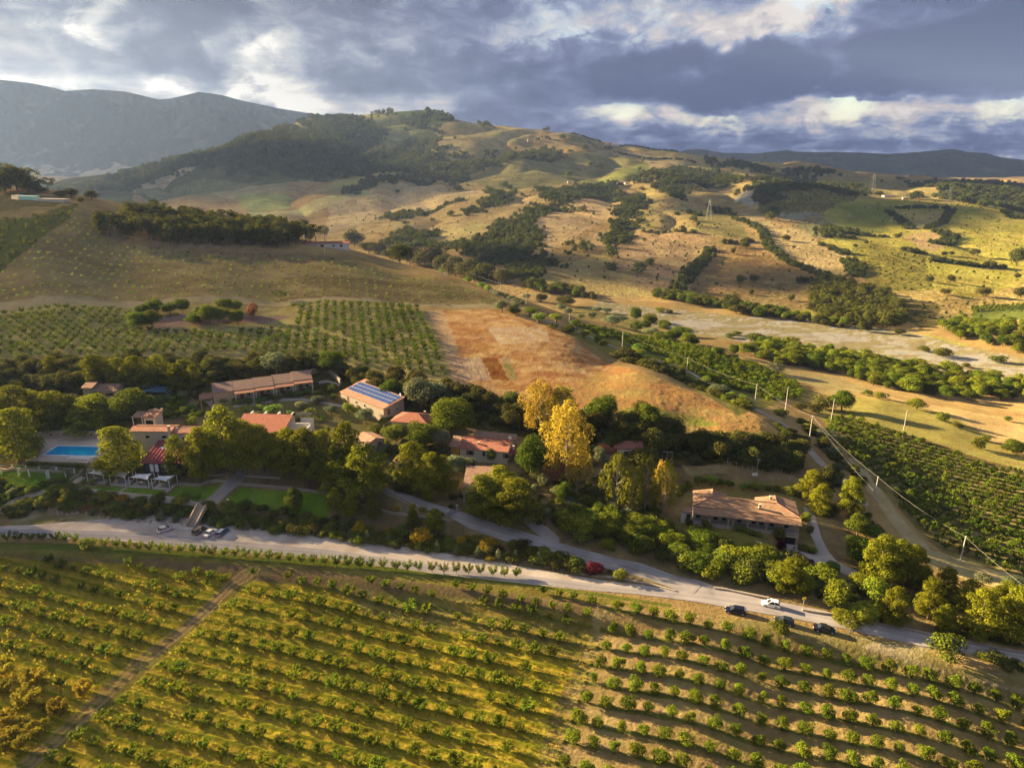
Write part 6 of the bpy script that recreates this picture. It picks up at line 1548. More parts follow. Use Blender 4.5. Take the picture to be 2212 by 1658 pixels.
TILE_R = tile_mat('red_roof_tiles', (.34,.135,.09), (.41,.18,.125), (.27,.135,.10))
TILE_G = tile_mat('grey_brown_roof_tiles', (.31,.20,.15), (.38,.26,.20), (.22,.155,.12))
TILE_P = tile_mat('orange_roof_tiles', (.38,.19,.125), (.45,.245,.17), (.29,.155,.11))
RED_METAL = tile_mat('ribbed_red_metal', (.22,.065,.065), (.235,.07,.07), (.26,.10,.09), 1.1, .10)
RED_SHED = flat_mat('red_sheet', (.42, .035, .03), .6, .3, .2)
W_CREAM = wall_mat('cream_plaster', (.58,.50,.38), (.50,.42,.31))
W_STONE = wall_mat('rubble_stone', (.42,.35,.27), (.28,.23,.18), 2.0)
W_PINK = wall_mat('pink_plaster', (.50,.33,.25), (.42,.27,.21))
W_WHITE = wall_mat('white_plaster', (.70,.66,.60), (.62,.57,.50))
W_GREY = wall_mat('grey_render', (.46,.42,.38), (.38,.34,.30))
CONC = wall_mat('pale_concrete', (.50,.46,.40), (.42,.38,.33))
DRYST = wall_mat('dry_stone', (.46,.38,.30), (.24,.20,.15), 3.0)
WOOD = flat_mat('dark_wood', (.10, .06, .035), .7, .2, .3)
WOODP = flat_mat('grey_weathered_wood', (.33, .30, .27), .8, .2, .2)
BROWN = flat_mat('brown_shutter', (.16, .07, .045), .7, .2, .2)
GARAGE = flat_mat('rust_red_door', (.24, .09, .06), .7, .2, .2)
DARKIN = flat_mat('dark_interior', (.02, .018, .016), .9, .1)
GLASS = flat_mat('window_glass', (.03, .035, .045), .08, .6)
METAL = flat_mat('galvanised_metal', (.42, .42, .42), .45, .5)
WHITE = flat_mat('white_paint', (.78, .77, .74), .5, .4)
CANVAS = flat_mat('white_canvas', (.74, .72, .70), .9, .1)
SOLAR = flat_mat('solar_cells', (.02, .045, .17), .22, .6)
TURQ = flat_mat('turquoise_paint', (.35, .62, .58), .6, .3)
BLUE = flat_mat('faded_blue_sheet', (.06, .11, .16), .7, .2, .3)

def frame_of(e0, e1, z):
    """front eave surveyed from pixel e0 to e1 at height z -> origin, heading, length"""
    w_ = on_plane([e0[0], e1[0]], [e0[1], e1[1]], z)
    d_ = w_[1] - w_[0]
    return w_[0], math.atan2(d_[1], d_[0]), float(np.linalg.norm(d_))
def root(name, label, cat, o, z, rz, group=None):
    r = bpy.data.objects.new(name, None); COL.objects.link(r); r.empty_display_size = .5
    r.location = (o[0], o[1], z); r.rotation_euler = (0, 0, rz)
    return tag(r, label, cat, group, 'thing')
def low_ground(o, rz, L, D):
    c, s = math.cos(rz), math.sin(rz)
    return min(float(ground(o[0] + a * c - b * s, o[1] + a * s + b * c)) for a in (0, L * .5, L) for b in (0, D))
def opening(r, face, a, z0, w, h, kind_, L, D, mat=None, y0=0.0):
    """window or door set in a wall; face f(ront), r(ight) or l(eft); a = position along the face"""
    def bx(m, u0, d0, h0, u1, d1, h1, mi=0):
        if face == 'f': m.box(u0, y0 - d1, h0, u1, y0 - d0, h1, mi)
        elif face == 'r': m.box(L + d0, u0, h0, L + d1, u1, h1, mi)
        else: m.box(-d1, u0, h0, -d0, u1, h1, mi)
    m = MB(); t = .09
    bx(m, a - t, .0, z0 - t, a, .07, z0 + h + t); bx(m, a + w, .0, z0 - t, a + w + t, .07, z0 + h + t)
    bx(m, a, .0, z0 + h, a + w, .07, z0 + h + t)
    if kind_ != 'door': bx(m, a, .0, z0 - t, a + w, .11, z0)
    fr = m.build('door' if kind_ == 'door' else 'window', BROWN if kind_ == 'door' else W_WHITE, r)
    p = MB(); bx(p, a, .012, z0, a + w, .03, z0 + h)
    p.build('panel' if kind_ == 'door' else 'pane', mat or (BROWN if kind_ == 'door' else GLASS), fr)
    if kind_ == 'shut':
        for q in (a - w * .48 - .02, a + w + .02):
            s_ = MB(); bx(s_, q, .075, z0, q + w * .46, .11, z0 + h); s_.build('shutter', BROWN, fr)
    return fr
def gable_house(name, label, e0, e1, ze, depth, pitch=.32, wall=W_CREAM, roof=TILE_R, mono=False, ov=.4, opens=(), chim=(), hip=False, back_drop=0.0, porch=None, cat='house'):
    o, rz, L = frame_of(e0, e1, ze)
    # the eave overhangs the wall
    c, s = math.cos(rz), math.sin(rz)
    o = np.array([o[0] - s * ov + c * ov, o[1] + c * ov + s * ov]); L -= 2 * ov; D = depth
    zb = low_ground(o, rz, L, D) - .3
    r = root(name, label, cat, o, zb, rz)
    H = ze - zb + ov * pitch
    m = MB()
    if mono:
        hb = H + D * pitch
        m.add([(0, 0, 0), (L, 0, 0), (L, D, 0), (0, D, 0), (0, 0, H), (L, 0, H), (L, D, hb), (0, D, hb)], [(0, 1, 5, 4), (1, 2, 6, 5), (2, 3, 7, 6), (3, 0, 4, 7)])
    elif hip:
        m.box(0, 0, 0, L, D, H)
    else:
        hr = H + D * .5 * pitch
        m.add([(0, 0, 0), (L, 0, 0), (L, D, 0), (0, D, 0), (0, 0, H), (L, 0, H), (L, D, H), (0, D, H), (0, D / 2, hr), (L, D / 2, hr)],
              [(0, 1, 5, 4), (2, 3, 7, 6), (1, 2, 6, 9, 5), (3, 0, 4, 8, 7)])
    m.build('wall', wall, r)
    t = .16; R_ = MB()
    if mono:
        R_.slab([(-ov, -ov, H - ov * pitch + t), (L + ov, -ov, H - ov * pitch + t), (L + ov, D + ov, H + (D + ov) * pitch + t), (-ov, D + ov, H + (D + ov) * pitch + t)], t * .8)
    elif hip:
        q = D / 2; hz = H - ov * pitch + t; tz = H + q * pitch + t
        A, B, C, D_ = (-ov, -ov, hz), (L + ov, -ov, hz), (L + ov, D + ov, hz), (-ov, D + ov, hz); P1, P2 = (q, q, tz), (L - q, q, tz)
        R_.add([A, B, C, D_, P1, P2] + [(p[0], p[1], p[2] - t) for p in (A, B, C, D_)], [(0, 1, 5, 4), (1, 2, 5), (2, 3, 4, 5), (3, 0, 4), (0, 6, 7, 1), (1, 7, 8, 2), (2, 8, 9, 3), (3, 9, 6, 0), (6, 9, 8, 7)])
    else:
        hr = H + D * .5 * pitch + t; hz = H - ov * pitch + t
        R_.slab([(-ov, -ov, hz), (L + ov, -ov, hz), (L + ov, D / 2, hr), (-ov, D / 2, hr)], t * .8)
        R_.slab([(-ov, D / 2 + .004, hr), (L + ov, D / 2 + .004, hr), (L + ov, D + ov, hz), (-ov, D + ov, hz)], t * .8)
        R_.bar((-ov, D / 2, hr), (L + ov, D / 2, hr), .12, 6)
    ro = R_.build('roof', roof, r)
    for (cx_, cy_, w_, h_) in chim:
        m = MB(); zc = H + min(cy_, D - cy_ if not mono else cy_) * pitch
        m.box(cx_ - w_, cy_ - w_, zc - .3, cx_ + w_, cy_ + w_, zc + h_); m.box(cx_ - w_ - .1, cy_ - w_ - .1, zc + h_ + .003, cx_ + w_ + .1, cy_ + w_ + .1, zc + h_ + .13)
        m.build('chimney', wall, r)
    for (f_, a, z0, w_, h_, k_) in opens:
        opening(r, f_, a, H - 3.0 + z0, w_, h_, 'win' if k_ == 'win' else k_.split(':')[0], L, D, {'garage': GARAGE, 'dark': DARKIN}.get(k_.split(':')[-1]))
    return r, L, H, D
def dish(r, x, y, z, s=.5):
    m = MB(); m.bar((x, y, z - 1.2), (x, y, z), .05)
    vs = [(x, y + .02, z)]; n_ = 10
    for k in range(n_):
        a = 2 * math.pi * k / n_; vs.append((x + s * math.cos(a), y - .18, z + s * math.sin(a)))
    m.add(vs, [(0, k + 1, (k + 1) % n_ + 1) for k in range(n_)])
    m.add([(p[0], p[1] + .03, p[2]) for p in vs], [(0, (k + 1) % n_ + 1, k + 1) for k in range(n_)])
    return m.build('satellite_dish', WHITE, r)

# farmhouse at the right: U-shaped hipped roof over a veranda and a half-buried lower floor
ze = 9.0
P = S('n', [(440, 560), (1975, 735)])
o, rz, L = frame_of(P[0], P[1], ze)
zb = 2.2
fh = root('farmhouse', 'long farmhouse with a hipped pinkish tile roof, veranda and crimson bougainvillea', 'house', o, zb, rz)
e = ze - zb; x0 = 1.2; WL = L - 1.2; q_ = L / 33.7
m = MB()
m.box(x0, .25, 0, L - .3, 2.6, e - 3.0)            # lower floor front under the veranda
m.build('wall', W_PINK, fh)
m = MB(); m.box(x0 + .3, 2.62, 0, L - .6, 11.3, e + .45); m.build('wall', W_CREAM, fh)
m = MB(); m.box(x0, .20, e - 2.995, L - .3, 2.615, e - 2.85); m.build('veranda_floor', CONC, fh)
for k, xx in enumerate((x0 + .2, 6.5 * q_, 12.2 * q_, 13.6 * q_, 18.0 * q_, 23.5 * q_, 27.2 * q_, L - .9)):
    MB().box(xx, .32, e - 2.845, xx + .45, .74, e - .12).build('column', W_PINK, fh)
for a, b in ((7.1 * q_, 12.0 * q_), (14.2 * q_, 17.8 * q_), (18.6 * q_, 23.3 * q_), (24.1 * q_, 27.0 * q_), (27.9 * q_, L - 1.0)):
    m = MB(); m.box(a, .36, e - 2.0, b, .44, e - 1.93)
    for q in np.arange(a + .1, b, .28): m.box(q, .385, e - 2.845, q + .04, .425, e - 2.0)
    m.build('railing', WOOD, fh)
for a in (2.6, 8.0, 10.6, 15.2, 19.6, 21.9, 25.0, 29.2):
    opening(fh, 'f', a * q_, e - 2.5, 1.2, 1.9, 'win', L, 0, y0=2.6)
for a, w_ in ((3.6, 2.2), (9.2, 3.4), (22.4, 2.4)):
    opening(fh, 'f', a * q_, e - 4.2, w_, .65, 'win', L, 0, y0=.23)
opening(fh, 'f', L - 4.3, .2, 3.2, 2.7, 'door', L, 0, DARKIN, y0=.22)
MB().box(L - 4.8, .0, 3.0, L - .25, .22, 3.25).build('lintel', W_CREAM, fh)
th = .2
def roofobj(nm, tops):
    m = MB()
    for t in tops: m.slab(t, th)
    return m.build(nm, TILE_F, fh)
roofobj('roof', [[(x0 + .1, -.1, e), (L + .1, -.1, e), (L + .1, 2.75, e + .62), (x0 + .1, 2.75, e + .62)]])
roofobj('roof', [[(-1.8, .3, e - .1), (x0 + .05, .3, e - .1), (x0 + .05, 2.9, e + .45), (-1.8, 2.9, e + .45)]])
f0, rd, bk, hE, hR = 2.8, 7.3, 9.9, e + .78, e + 2.2
wl, wr = 10.6, L - 10.8
F = roofobj('roof', [
    [(x0, f0, hE), (L, f0, hE), (L - 5.6, rd, hR), (x0 + 5.4, rd, hR)],                       # front slope
    [(x0 + 5.4, rd, hR), (x0 + 5.4, 12.0, hR), (x0, 12.4, hE), (x0, f0, hE)],                 # left wing outer
    [(x0 + 5.4, 12.0, hR), (x0 + 5.4, rd, hR), (wl - .9, rd + .05, hR - .1), (wl, rd + 1.2, hE + .1), (wl, 12.4, hE)],
    [(L - 5.6, 12.0, hR), (L - 5.6, rd, hR), (L, f0, hE), (L, 12.4, hE)][::-1],
    [(L - 5.6, rd, hR), (L - 5.6, 12.0, hR), (wr, 12.4, hE), (wr, rd + 1.2, hE + .1), (wr + .9, rd + .05, hR - .1)],
    [(wl - .9, rd + .05, hR - .02), (wr + .9, rd + .05, hR - .02), (wr, bk, hE + .35), (wl, bk, hE + .35)],
    [(x0, 12.4, hE), (x0 + 5.4, 12.0, hR), (wl, 12.4, hE)], [(wr, 12.4, hE), (L - 5.6, 12.0, hR), (L, 12.4, hE)]])
m = MB()
for a, b in (((x0, f0, hE), (x0 + 5.4, rd, hR)), ((L, f0, hE), (L - 5.6, rd, hR)), ((x0 + 5.4, rd, hR), (L - 5.6, rd, hR)), ((x0 + 5.4, rd, hR), (x0 + 5.4, 12.0, hR)), ((L - 5.6, rd, hR), (L - 5.6, 12.0, hR))):
    m.bar(a, b, .15, 6)
m.build('ridge_tiles', TILE_P, fh)
for cx_, cy_, h_ in ((L - 7.0, 9.4, 1.3), (L - 10.2, 4.6, .9)):
    m = MB(); m.box(cx_ - .3, cy_ - .3, hE + .2, cx_ + .3, cy_ + .3, hE + .9 + h_); m.box(cx_ - .4, cy_ - .4, hE + .903 + h_, cx_ + .4, cy_ + .4, hE + 1.03 + h_); m.build('chimney', W_CREAM, fh)
MB().box(-1.7, .5, -1, x0 - .05, 2.6, e - .3).build('outbuilding', W_WHITE, fh)
opening(fh, 'f', -.2, e - 2.5, .9, 1.8, 'door', L, 0, DARKIN, y0=.48)

# long cottage with red roof
cot, L_, H_, D_ = gable_house('cottage', 'long cream cottage with a red tiled roof behind a small round tree', *S('o', [(436, 408), (1205, 474)]), 17.2, 9.5, .30, W_CREAM, TILE_R,
    opens=[('f', 2.6, .9, 1.2, 1.5, 'shut'), ('f', 7.0, .9, 1.0, 1.5, 'win'), ('f', 9.8, .2, 1.0, 2.1, 'door'), ('f', 14.0, .9, 1.1, 1.4, 'shut')], chim=[(5.3, 2.2, .25, .7), (16.3, 1.8, .25, .7)])
dish(cot, 14.5, 5.2, H_ + 2.6, .55)
m = MB(); m.slab([(-4.0, 1.5, H_ - .5), (-.42, 1.5, H_ - .5), (-.42, 7.2, H_ + .9), (-4.0, 7.2, H_ + .9)], .18); m.build('porch_roof', TILE_O, cot)
for xx in (-3.8, -.8): MB().box(xx, 1.7, 0, xx + .2, 1.9, H_ - .62).build('post', WOOD, cot)
m = MB(); m.slab([(L_ + .42, 1.0, H_ - .9), (L_ + 3.4, 1.0, H_ - .9), (L_ + 3.4, 4.6, H_ - .3), (L_ + .42, 4.6, H_ - .3)], .12); m.build('porch_roof', RED_METAL, cot)
for xx in (L_ + 3.1,): MB().box(xx, 1.2, 0, xx + .2, 1.4, H_ - 1.1).build('post', WOOD, cot)
m = MB(); m.slab([(1.5, 9.95, H_ - .1), (15.5, 9.95, H_ - .1), (15.0, 13.0, H_ + .6), (1.5, 13.0, H_ + .6)], .18); m.build('rear_roof', TILE_O, cot)
# arched cottage
arc, L_, H_, D_ = gable_house('cottage', 'cream cottage with two arches and a hipped red roof below the solar roof', *S('m', [(1697, 504), (2008, 528)]), 20.0, 8.5, .36, W_CREAM, TILE_R, hip=True,
    opens=[('f', 1.2, .8, 1.0, 1.2, 'shut'), ('r', 2.5, .8, 1.0, 1.2, 'win')], chim=[(9.5, 5.8, .25, .9)])
for a in (L_ * .56, L_ * .76):
    m = MB(); n_ = 10; w_ = 1.05
    vs = [(a - w_, -.03, H_ - 3.0), (a + w_, -.03, H_ - 3.0)] + [(a + w_ * math.cos(math.pi * k / n_), -.03, H_ - 1.9 + w_ * math.sin(math.pi * k / n_)) for k in range(n_ + 1)]
    m.add(vs, [tuple(range(len(vs)))]); ar = m.build('archway', DARKIN, arc)
    m = MB()
    for k in range(n_):
        a0, a1 = math.pi * k / n_, math.pi * (k + 1) / n_
        q = [(a + rr * math.cos(t), yy, H_ - 1.9 + rr * math.sin(t)) for rr, t, yy in ((w_, a0, -.12), (w_ + .18, a0, -.12), (w_ + .18, a1, -.12), (w_, a1, -.12))]
        m.slab([(p[0], -.12, p[2]) for p in q], .01)
    m.build('arch_trim', W_STONE, ar)
p_ = arc.matrix_basis @ Vector((L_ * .36, -.5, 0))
place_tree('ivy', 'bush', p_.x, p_.y, 3.4, 2.4, 'thick green climber on the front of the arched cottage', 'climber', None, False)
# solar building
sol, L_, H_, D_ = gable_house('cottage', 'stone cottage whose red roof carries rows of blue solar panels', *S('m', [(1279, 262), (1642, 402)]), 21.6, 8.6, .20, W_STONE, TILE_P, mono=True, ov=.35,
    opens=[('r', 5.2, .9, .7, 1.0, 'win'), ('r', 1.6, .2, 1.0, 2.0, 'door'), ('f', 4, .3, 1.0, 2.0, 'door'), ('f', 9, .9, 1.0, 1.1, 'win'), ('f', 14, .9, 1.0, 1.1, 'win')])
nx_ = 15; pw_ = (L_ - .9) / nx_
p0 = None
for i in range(nx_):
    for j in range(3):
        if p0 is None:
            m = MB(); m.box(0, 0, 0, pw_ - .09, 1.86, .05); pm = m.build('solar_panel', SOLAR, sol).data
            fm_ = MB(); t = .035
            fm_.box(-t, -t, -.01, pw_ - .09 + t, 0, .07); fm_.box(-t, 1.86, -.01, pw_ - .09 + t, 1.86 + t, .07); fm_.box(-t, 0, -.01, 0, 1.86, .07); fm_.box(pw_ - .09, 0, -.01, pw_ - .09 + t, 1.86, .07)
            fmm = fm_.build('frame', METAL, None).data; bpy.data.objects.remove(COL.objects['frame'])
            p0 = COL.objects['solar_panel']; so = p0
        else:
            so = put('solar_panel', pm, sol)
        so.location = (.4 + i * pw_, 2.6 + j * 2.0, H_ + (2.6 + j * 2.0) * .20 + .24); so.rotation_euler = (math.atan(.20), 0, 0)
        put('frame', fmm, so)
dish(sol, L_ - 1.0, D_ - .5, H_ + 3.0, .4)
m = MB(); m.slab([(-1.2, 6.4, H_ + 1.2), (2.4, 6.4, H_ + 1.2), (2.4, D_ + 3.0, H_ + 2.1), (-1.2, D_ + 3.0, H_ + 2.1)], .15); m.build('annex_roof', TILE_P, sol)
MB().box(-1.0, 6.7, 0, 2.2, D_ + 2.7, H_ + 1.0).build('annex_wall', W_STONE, sol)
# terraced rooms: four stepped units
SEG = S('m', [(236, 296), (408, 280), (592, 262), (718, 236), (856, 214), (1072, 196)])
tz = 23.2
o, rz, L_ = frame_of(SEG[0], SEG[-1], tz)
zb = low_ground(o, rz, L_, 8) - .3
tr_ = root('guest_rooms', 'long row of stepped guest rooms with weathered tile roofs and orange porch roofs', 'building', o, zb, rz)
H_ = tz - zb; n_ = 5; sw = L_ / n_
for k in range(n_):
    a = k * sw; b = (k + 1) * sw; dy = (0, .0, .5, 1.1, 1.6)[k]; dzz = (.0, .0, .12, .25, .55)[k]
    MB().box(a + .02, 2.6 + dy, 0, b - .02, 8.0 + dy, H_ + dzz + .35).build('wall', W_STONE, tr_)
    m = MB(); m.slab([(a - .15, 2.2 + dy, H_ + dzz + .55), (b - .02, 2.2 + dy, H_ + dzz + .55), (b - .02, 8.4 + dy, H_ + dzz + 2.3), (a - .15, 8.4 + dy, H_ + dzz + 2.3)], .18); m.build('roof', TILE_G, tr_)
    MB().box(a + .02, 7.7 + dy, H_ + dzz + .36, b - .03, 8.0 + dy, H_ + dzz + 1.9).build('gable', W_STONE, tr_)
    if k:
        m = MB(); m.slab([(a + .1, dy - .2, H_ + dzz - .05), (b - .06, dy - .2, H_ + dzz - .05), (b - .06, 2.35 + dy, H_ + dzz + .42), (a + .1, 2.35 + dy, H_ + dzz + .42)], .14); m.build('porch_roof', TILE_P, tr_)
        for q in (a + .3, b - .6): MB().box(q, dy, 0, q + .28, dy + .28, H_ + dzz - .16).build('post', W_WHITE, tr_)
        opening(tr_, 'f', a + sw * .3, H_ - 2.9, 1.0, 2.1, 'door', L_, 0, BROWN, y0=2.59 + dy); opening(tr_, 'f', a + sw * .62, H_ - 2.0, 1.1, 1.1, 'win', L_, 0, y0=2.59 + dy)
m = MB(); m.slab([(-4.4, .2, H_ - .5), (-.2, .2, H_ - .5), (-.2, 3.4, H_ + .25), (-4.4, 3.4, H_ + .25)], .14); m.build('annex_roof', TILE_P, tr_)
for q in (-4.1, -.8): MB().box(q, .5, 0, q + .25, .75, H_ - .62).build('post', W_STONE, tr_)
# brick-red roof behind the pines
red, L_, H_, D_ = gable_house('cottage', 'low cottage with a long brick-red roof behind the tallest pine', *S('m', [(395, 592), (812, 604)]), 19.8, 8.4, .30, W_CREAM, TILE_R, mono=True,
    opens=[('f', 15.5, .8, 1.0, 1.2, 'win'), ('f', 4, .8, 1.0, 1.2, 'win'), ('f', 9, .2, 1.0, 2.0, 'door')])
for q in (1.5, 6.0, 10.5, 15.0):
    MB().box(q, D_ + .42, 0, q + .35, D_ + 2.6, H_ + 2.9).build('buttress', W_WHITE, red)
m = MB(); m.slab([(15.0, D_ + .45, H_ + 2.6), (21.5, D_ + .45, H_ + 2.6), (21.5, D_ + 3.2, H_ + 2.7), (15.0, D_ + 3.2, H_ + 2.7)], .1); m.build('terrace_canopy', DARKIN, red)
m = MB(); m.box(L_ + .8, 5.2, 0, L_ + 7.2, 5.5, H_ + 1.3); m.box(L_ + 7.2, 1.2, 0, L_ + 7.5, 5.5, H_ + 1.0); m.box(L_ + 3.0, 8.2, 0, L_ + 7.2, 8.5, H_ + 2.0); m.build('terrace_wall', W_WHITE, red)
# pool restaurant with the red metal roof
res, L_, H_, D_ = gable_house('restaurant', 'grey restaurant behind the pool with a brown-red ribbed metal roof', *S('l', [(1392, 236), (1852, 240)]), 20.6, 5.0, .30, W_GREY, TILE_P, ov=.3,
    opens=[('f', 4.4, .7, 1.4, .9, 'win:dark'), ('f', 9.6, .7, 1.5, .9, 'win:dark'), ('f', 16.4, .7, 1.6, .9, 'win:dark')], chim=[], cat='restaurant')
m = MB(); m.box(12.0, -.5, 0, 12.7, -.02, H_ + 1.7); m.box(11.9, -.6, H_ + 1.703, 12.8, .08, H_ + 1.95); m.build('chimney', W_CREAM, res)
MB().box(13.2, -.42, H_ - 2.4, 14.2, -.05, H_ - 1.5).build('air_conditioner', WHITE, res)
rr_, L2, H2, D2 = gable_house('annex', 'lower right wing of the pool restaurant with an orange tile edge', *S('l', [(1838, 256), (2240, 252)]), 20.2, 5.0, .30, W_GREY, TILE_P, ov=.3, opens=[('f', 3.0, .6, 1.4, 1.0, 'win'), ('f', 8.8, .6, 1.6, 1.0, 'win')], cat='building')
dish(rr_, 1.4, 1.2, H2 + 1.5, .45)
w_ = on_plane([S('l', [(1530, 566)])[0][0], S('l', [(1980, 572)])[0][0]], [S('l', [(1530, 566)])[0][1], S('l', [(1980, 572)])[0][1]], 15.6)
rt = root('canopy', 'wide brown-red ribbed metal roof over the glazed dining room', 'roof', w_[0], 12.2, math.atan2(*(w_[1] - w_[0])[::-1]))
LL = float(np.linalg.norm(w_[1] - w_[0]))
back = on_plane([S('l', [(1478, 330)])[0][0]], [S('l', [(1478, 330)])[0][1]], 18.0)[0]
dp = max(6.0, float((back - w_[0]) @ np.array([-math.sin(rt.rotation_euler[2]), math.cos(rt.rotation_euler[2])])))
m = MB(); nr_ = int(LL / 1.1)
m.slab([(-.3, -.3, 3.3), (LL + .3, -.3, 3.3), (LL + .3, dp, 5.9), (-.3, dp, 5.9)], .12)
for k in range(nr_ + 1):
    q = k * LL / nr_
    m.add([(q - .07, -.32, 3.31), (q + .07, -.32, 3.31), (q + .07, dp, 5.91), (q - .07, dp, 5.91), (q - .04, -.32, 3.42), (q + .04, -.32, 3.42), (q + .04, dp, 6.02), (q - .04, dp, 6.02)], [(4, 5, 6, 7), (0, 1, 5, 4), (1, 2, 6, 5), (3, 0, 4, 7)])
m.build('roof', RED_METAL, rt)
for q in (2.0, 3.6):
    zz = 3.3 + (dp * .62) * 2.6 / dp
    MB().add([(q, dp * .62, zz + .05), (q + 1.2, dp * .62, zz + .05), (q + 1.2, dp * .70, zz + .05 + dp * .08 * 2.6 / dp), (q, dp * .70, zz + .05 + dp * .08 * 2.6 / dp)], [(0, 1, 2, 3)]).build('skylight', WHITE, rt)
MB().box(.2, .6, -1, LL - .2, dp - .5, 3.0).build('wall', DARKIN, rt)
for k in range(9):
    q = .3 + k * (LL - .6) / 8
    MB().box(q - .07, .1, -.6, q + .07, .3, 3.15).build('post', WOOD, rt)
    if k < 8: MB().box(q + .1, .45, .1, q + (LL - .6) / 8 - .1, .5, 2.6).build('curtain', CANVAS if k in (1, 2, 4) else GLASS, rt)
# open pavilion
pv_, L_, H_, D_ = gable_house('pavilion', 'small open pavilion with a two-part tiled roof above the restaurant', *S('p', [(1740, 1062), (2030, 1068)]), 21.6, 4.2, .26, W_CREAM, TILE_P, mono=True, ov=.3, opens=[('f', .5, .1, L and 2.6, 2.0, 'win:dark')], chim=[(2.2, 3.6, .18, .8), (4.4, 3.6, .18, .8)], cat='pavilion')
m = MB(); m.slab([(-4.0, -.2, H_ + .05), (-.32, -.2, H_ + .05), (-.32, 3.6, H_ + .8), (-4.0, 3.6, H_ + .8)], .12); m.build('porch_roof', TILE_O, pv_)
for q in (-3.8, -.7): MB().box(q, 0, 0, q + .18, .18, H_ - .1).build('post', W_WHITE, pv_)
# garage house, its shed, sheets
gar, L_, H_, D_ = gable_house('house', 'small stucco house with a rust-red garage door and mossy roof', *S('p', [(600, 498), (1192, 488)]), 23.4, 7.5, .32, W_CREAM, TILE_O,
    opens=[('f', .9, .4, 2.9, 2.0, 'door:garage'), ('f', 5.6, 1.1, 1.5, 1.1, 'shut'), ('f', 8.8, .3, 1.2, 2.1, 'door')])
dish(gar, L_ - .2, -.1, H_ + .6, .35)
gable_house('shed', 'stone shed with a tiled roof left of the garage house', *S('p', [(412, 420), (662, 424)]), 24.6, 6.0, .32, W_STONE, TILE_O, opens=[('f', .8, 1.4, .8, .5, 'win')], cat='shed')
for lab, e0, e1, zz, dd in (('long blue-grey sheet roof half hidden behind the garage house', (1255, 428), (1440, 432), 22.8, 4), ('long dark blue sheet roof under the clump of pines', (1700, 490), (2330, 512), 22.6, 7)):
    o, rz, L_ = frame_of(*S('p', [e0, e1]), zz); zb = low_ground(o, rz, L_, dd) - .2
    r = root('canopy', lab, 'roof', o, zb, rz)
    m = MB(); m.slab([(0, 0, zz - zb), (L_, 0, zz - zb), (L_, dd, zz - zb + .6), (0, dd, zz - zb + .6)], .1); m.build('roof', BLUE, r)
    for q in np.linspace(.2, L_ - .4, max(2, int(L_ / 4))): MB().box(q, .1, 0, q + .15, .25, zz - zb - .1).build('post', WOOD, r)
    MB().box(0, dd - .3, 0, L_, dd - .1, zz - zb).build('wall', W_STONE, r)
gable_house('cottage', 'small square cottage with weathered tiles right of the tallest pines', *S('m', [(1392, 646), (1500, 700)]), 18.6, 6.5, .34, W_STONE, TILE_O, opens=[('r', 2.0, .8, .9, 1.1, 'win'), ('r', 4.2, .3, 1.0, 2.0, 'door')])
gable_house('cottage', 'old open-fronted shed with a broad weathered tile roof beside the dense pines', *S('o', [(486, 1096), (930, 1112)]), 12.8, 9.5, .34, W_STONE, TILE_O, mono=True, opens=[('f', .6, .1, 5.0, 2.2, 'door:dark')], cat='shed')
gable_house('cottage', 'half-hidden cottage with weathered tiles behind the ragged pines', *S('e', [(715, 900), (775, 915)]), 15.8, 4, .34, W_STONE, TILE_O)
sh_, L_, H_, D_ = gable_house('shed', 'red-walled shed with a faded red roof at the foot of the dark bank', *S('s', [(705, 690), (1050, 700)]), 13.6, 4.2, .22, W_WHITE, TILE_R, mono=True, ov=.2, opens=[('f', .9, .9, 1.9, .5, 'win:dark'), ('f', 3.2, .2, 1.0, 1.9, 'door:dark')], cat='shed')
MB().box(-.25, -.1, 0, .9, 4.3, H_ - .1).build('side_panel', RED_SHED, sh_)
# house on the hill, hilltop building
gable_house('house', 'low pale house with a red roof on the brow of the brown hill', *S('a', [(1808, 1097), (2096, 1090)]), 47.2, 8, .20, W_WHITE, TILE_R, opens=[('f', 3, .8, 2.4, 1.1, 'win'), ('f', 7.5, .4, 1.5, 1.6, 'win'), ('f', 12, .4, 2.0, 1.8, 'door:dark'), ('f', 20, .8, 1.2, 1.2, 'win'), ('f', 25, .4, 1.4, 1.8, 'door')])
for lab, e0, e1, zz, hh, dd, mt in (('pale turquoise container on the left skyline', (113, 804), (216, 806), None, 2.8, 3, TURQ), ('pale concrete tank wall right of the turquoise container', (218, 812), (384, 822), None, 2.6, 5, CONC), ('cream hut left of the turquoise container', (70, 800), (112, 802), None, 2.8, 4, W_CREAM)):
    a = hit(*S('a', [(e0[0], e0[1] + 26)])[0])[0]; b = hit(*S('a', [(e1[0], e1[1] + 28)])[0])[0]
    r = root('container' if mt is TURQ else 'hut', lab, 'container' if mt is TURQ else 'hut', a, min(a[2], b[2]) - .3, math.atan2(b[1] - a[1], b[0] - a[0]))
    L_ = float(np.hypot(b[0] - a[0], b[1] - a[1]))
    m = MB(); m.box(0, 0, 0, L_, dd, hh + .3); m.build('wall', mt, r)
    MB().slab([(-.1, -.1, hh + .42), (L_ + .1, -.1, hh + .42), (L_ + .1, dd + .1, hh + .42), (-.1, dd + .1, hh + .42)], .11).build('roof', CONC if mt is not TURQ else TURQ, r)
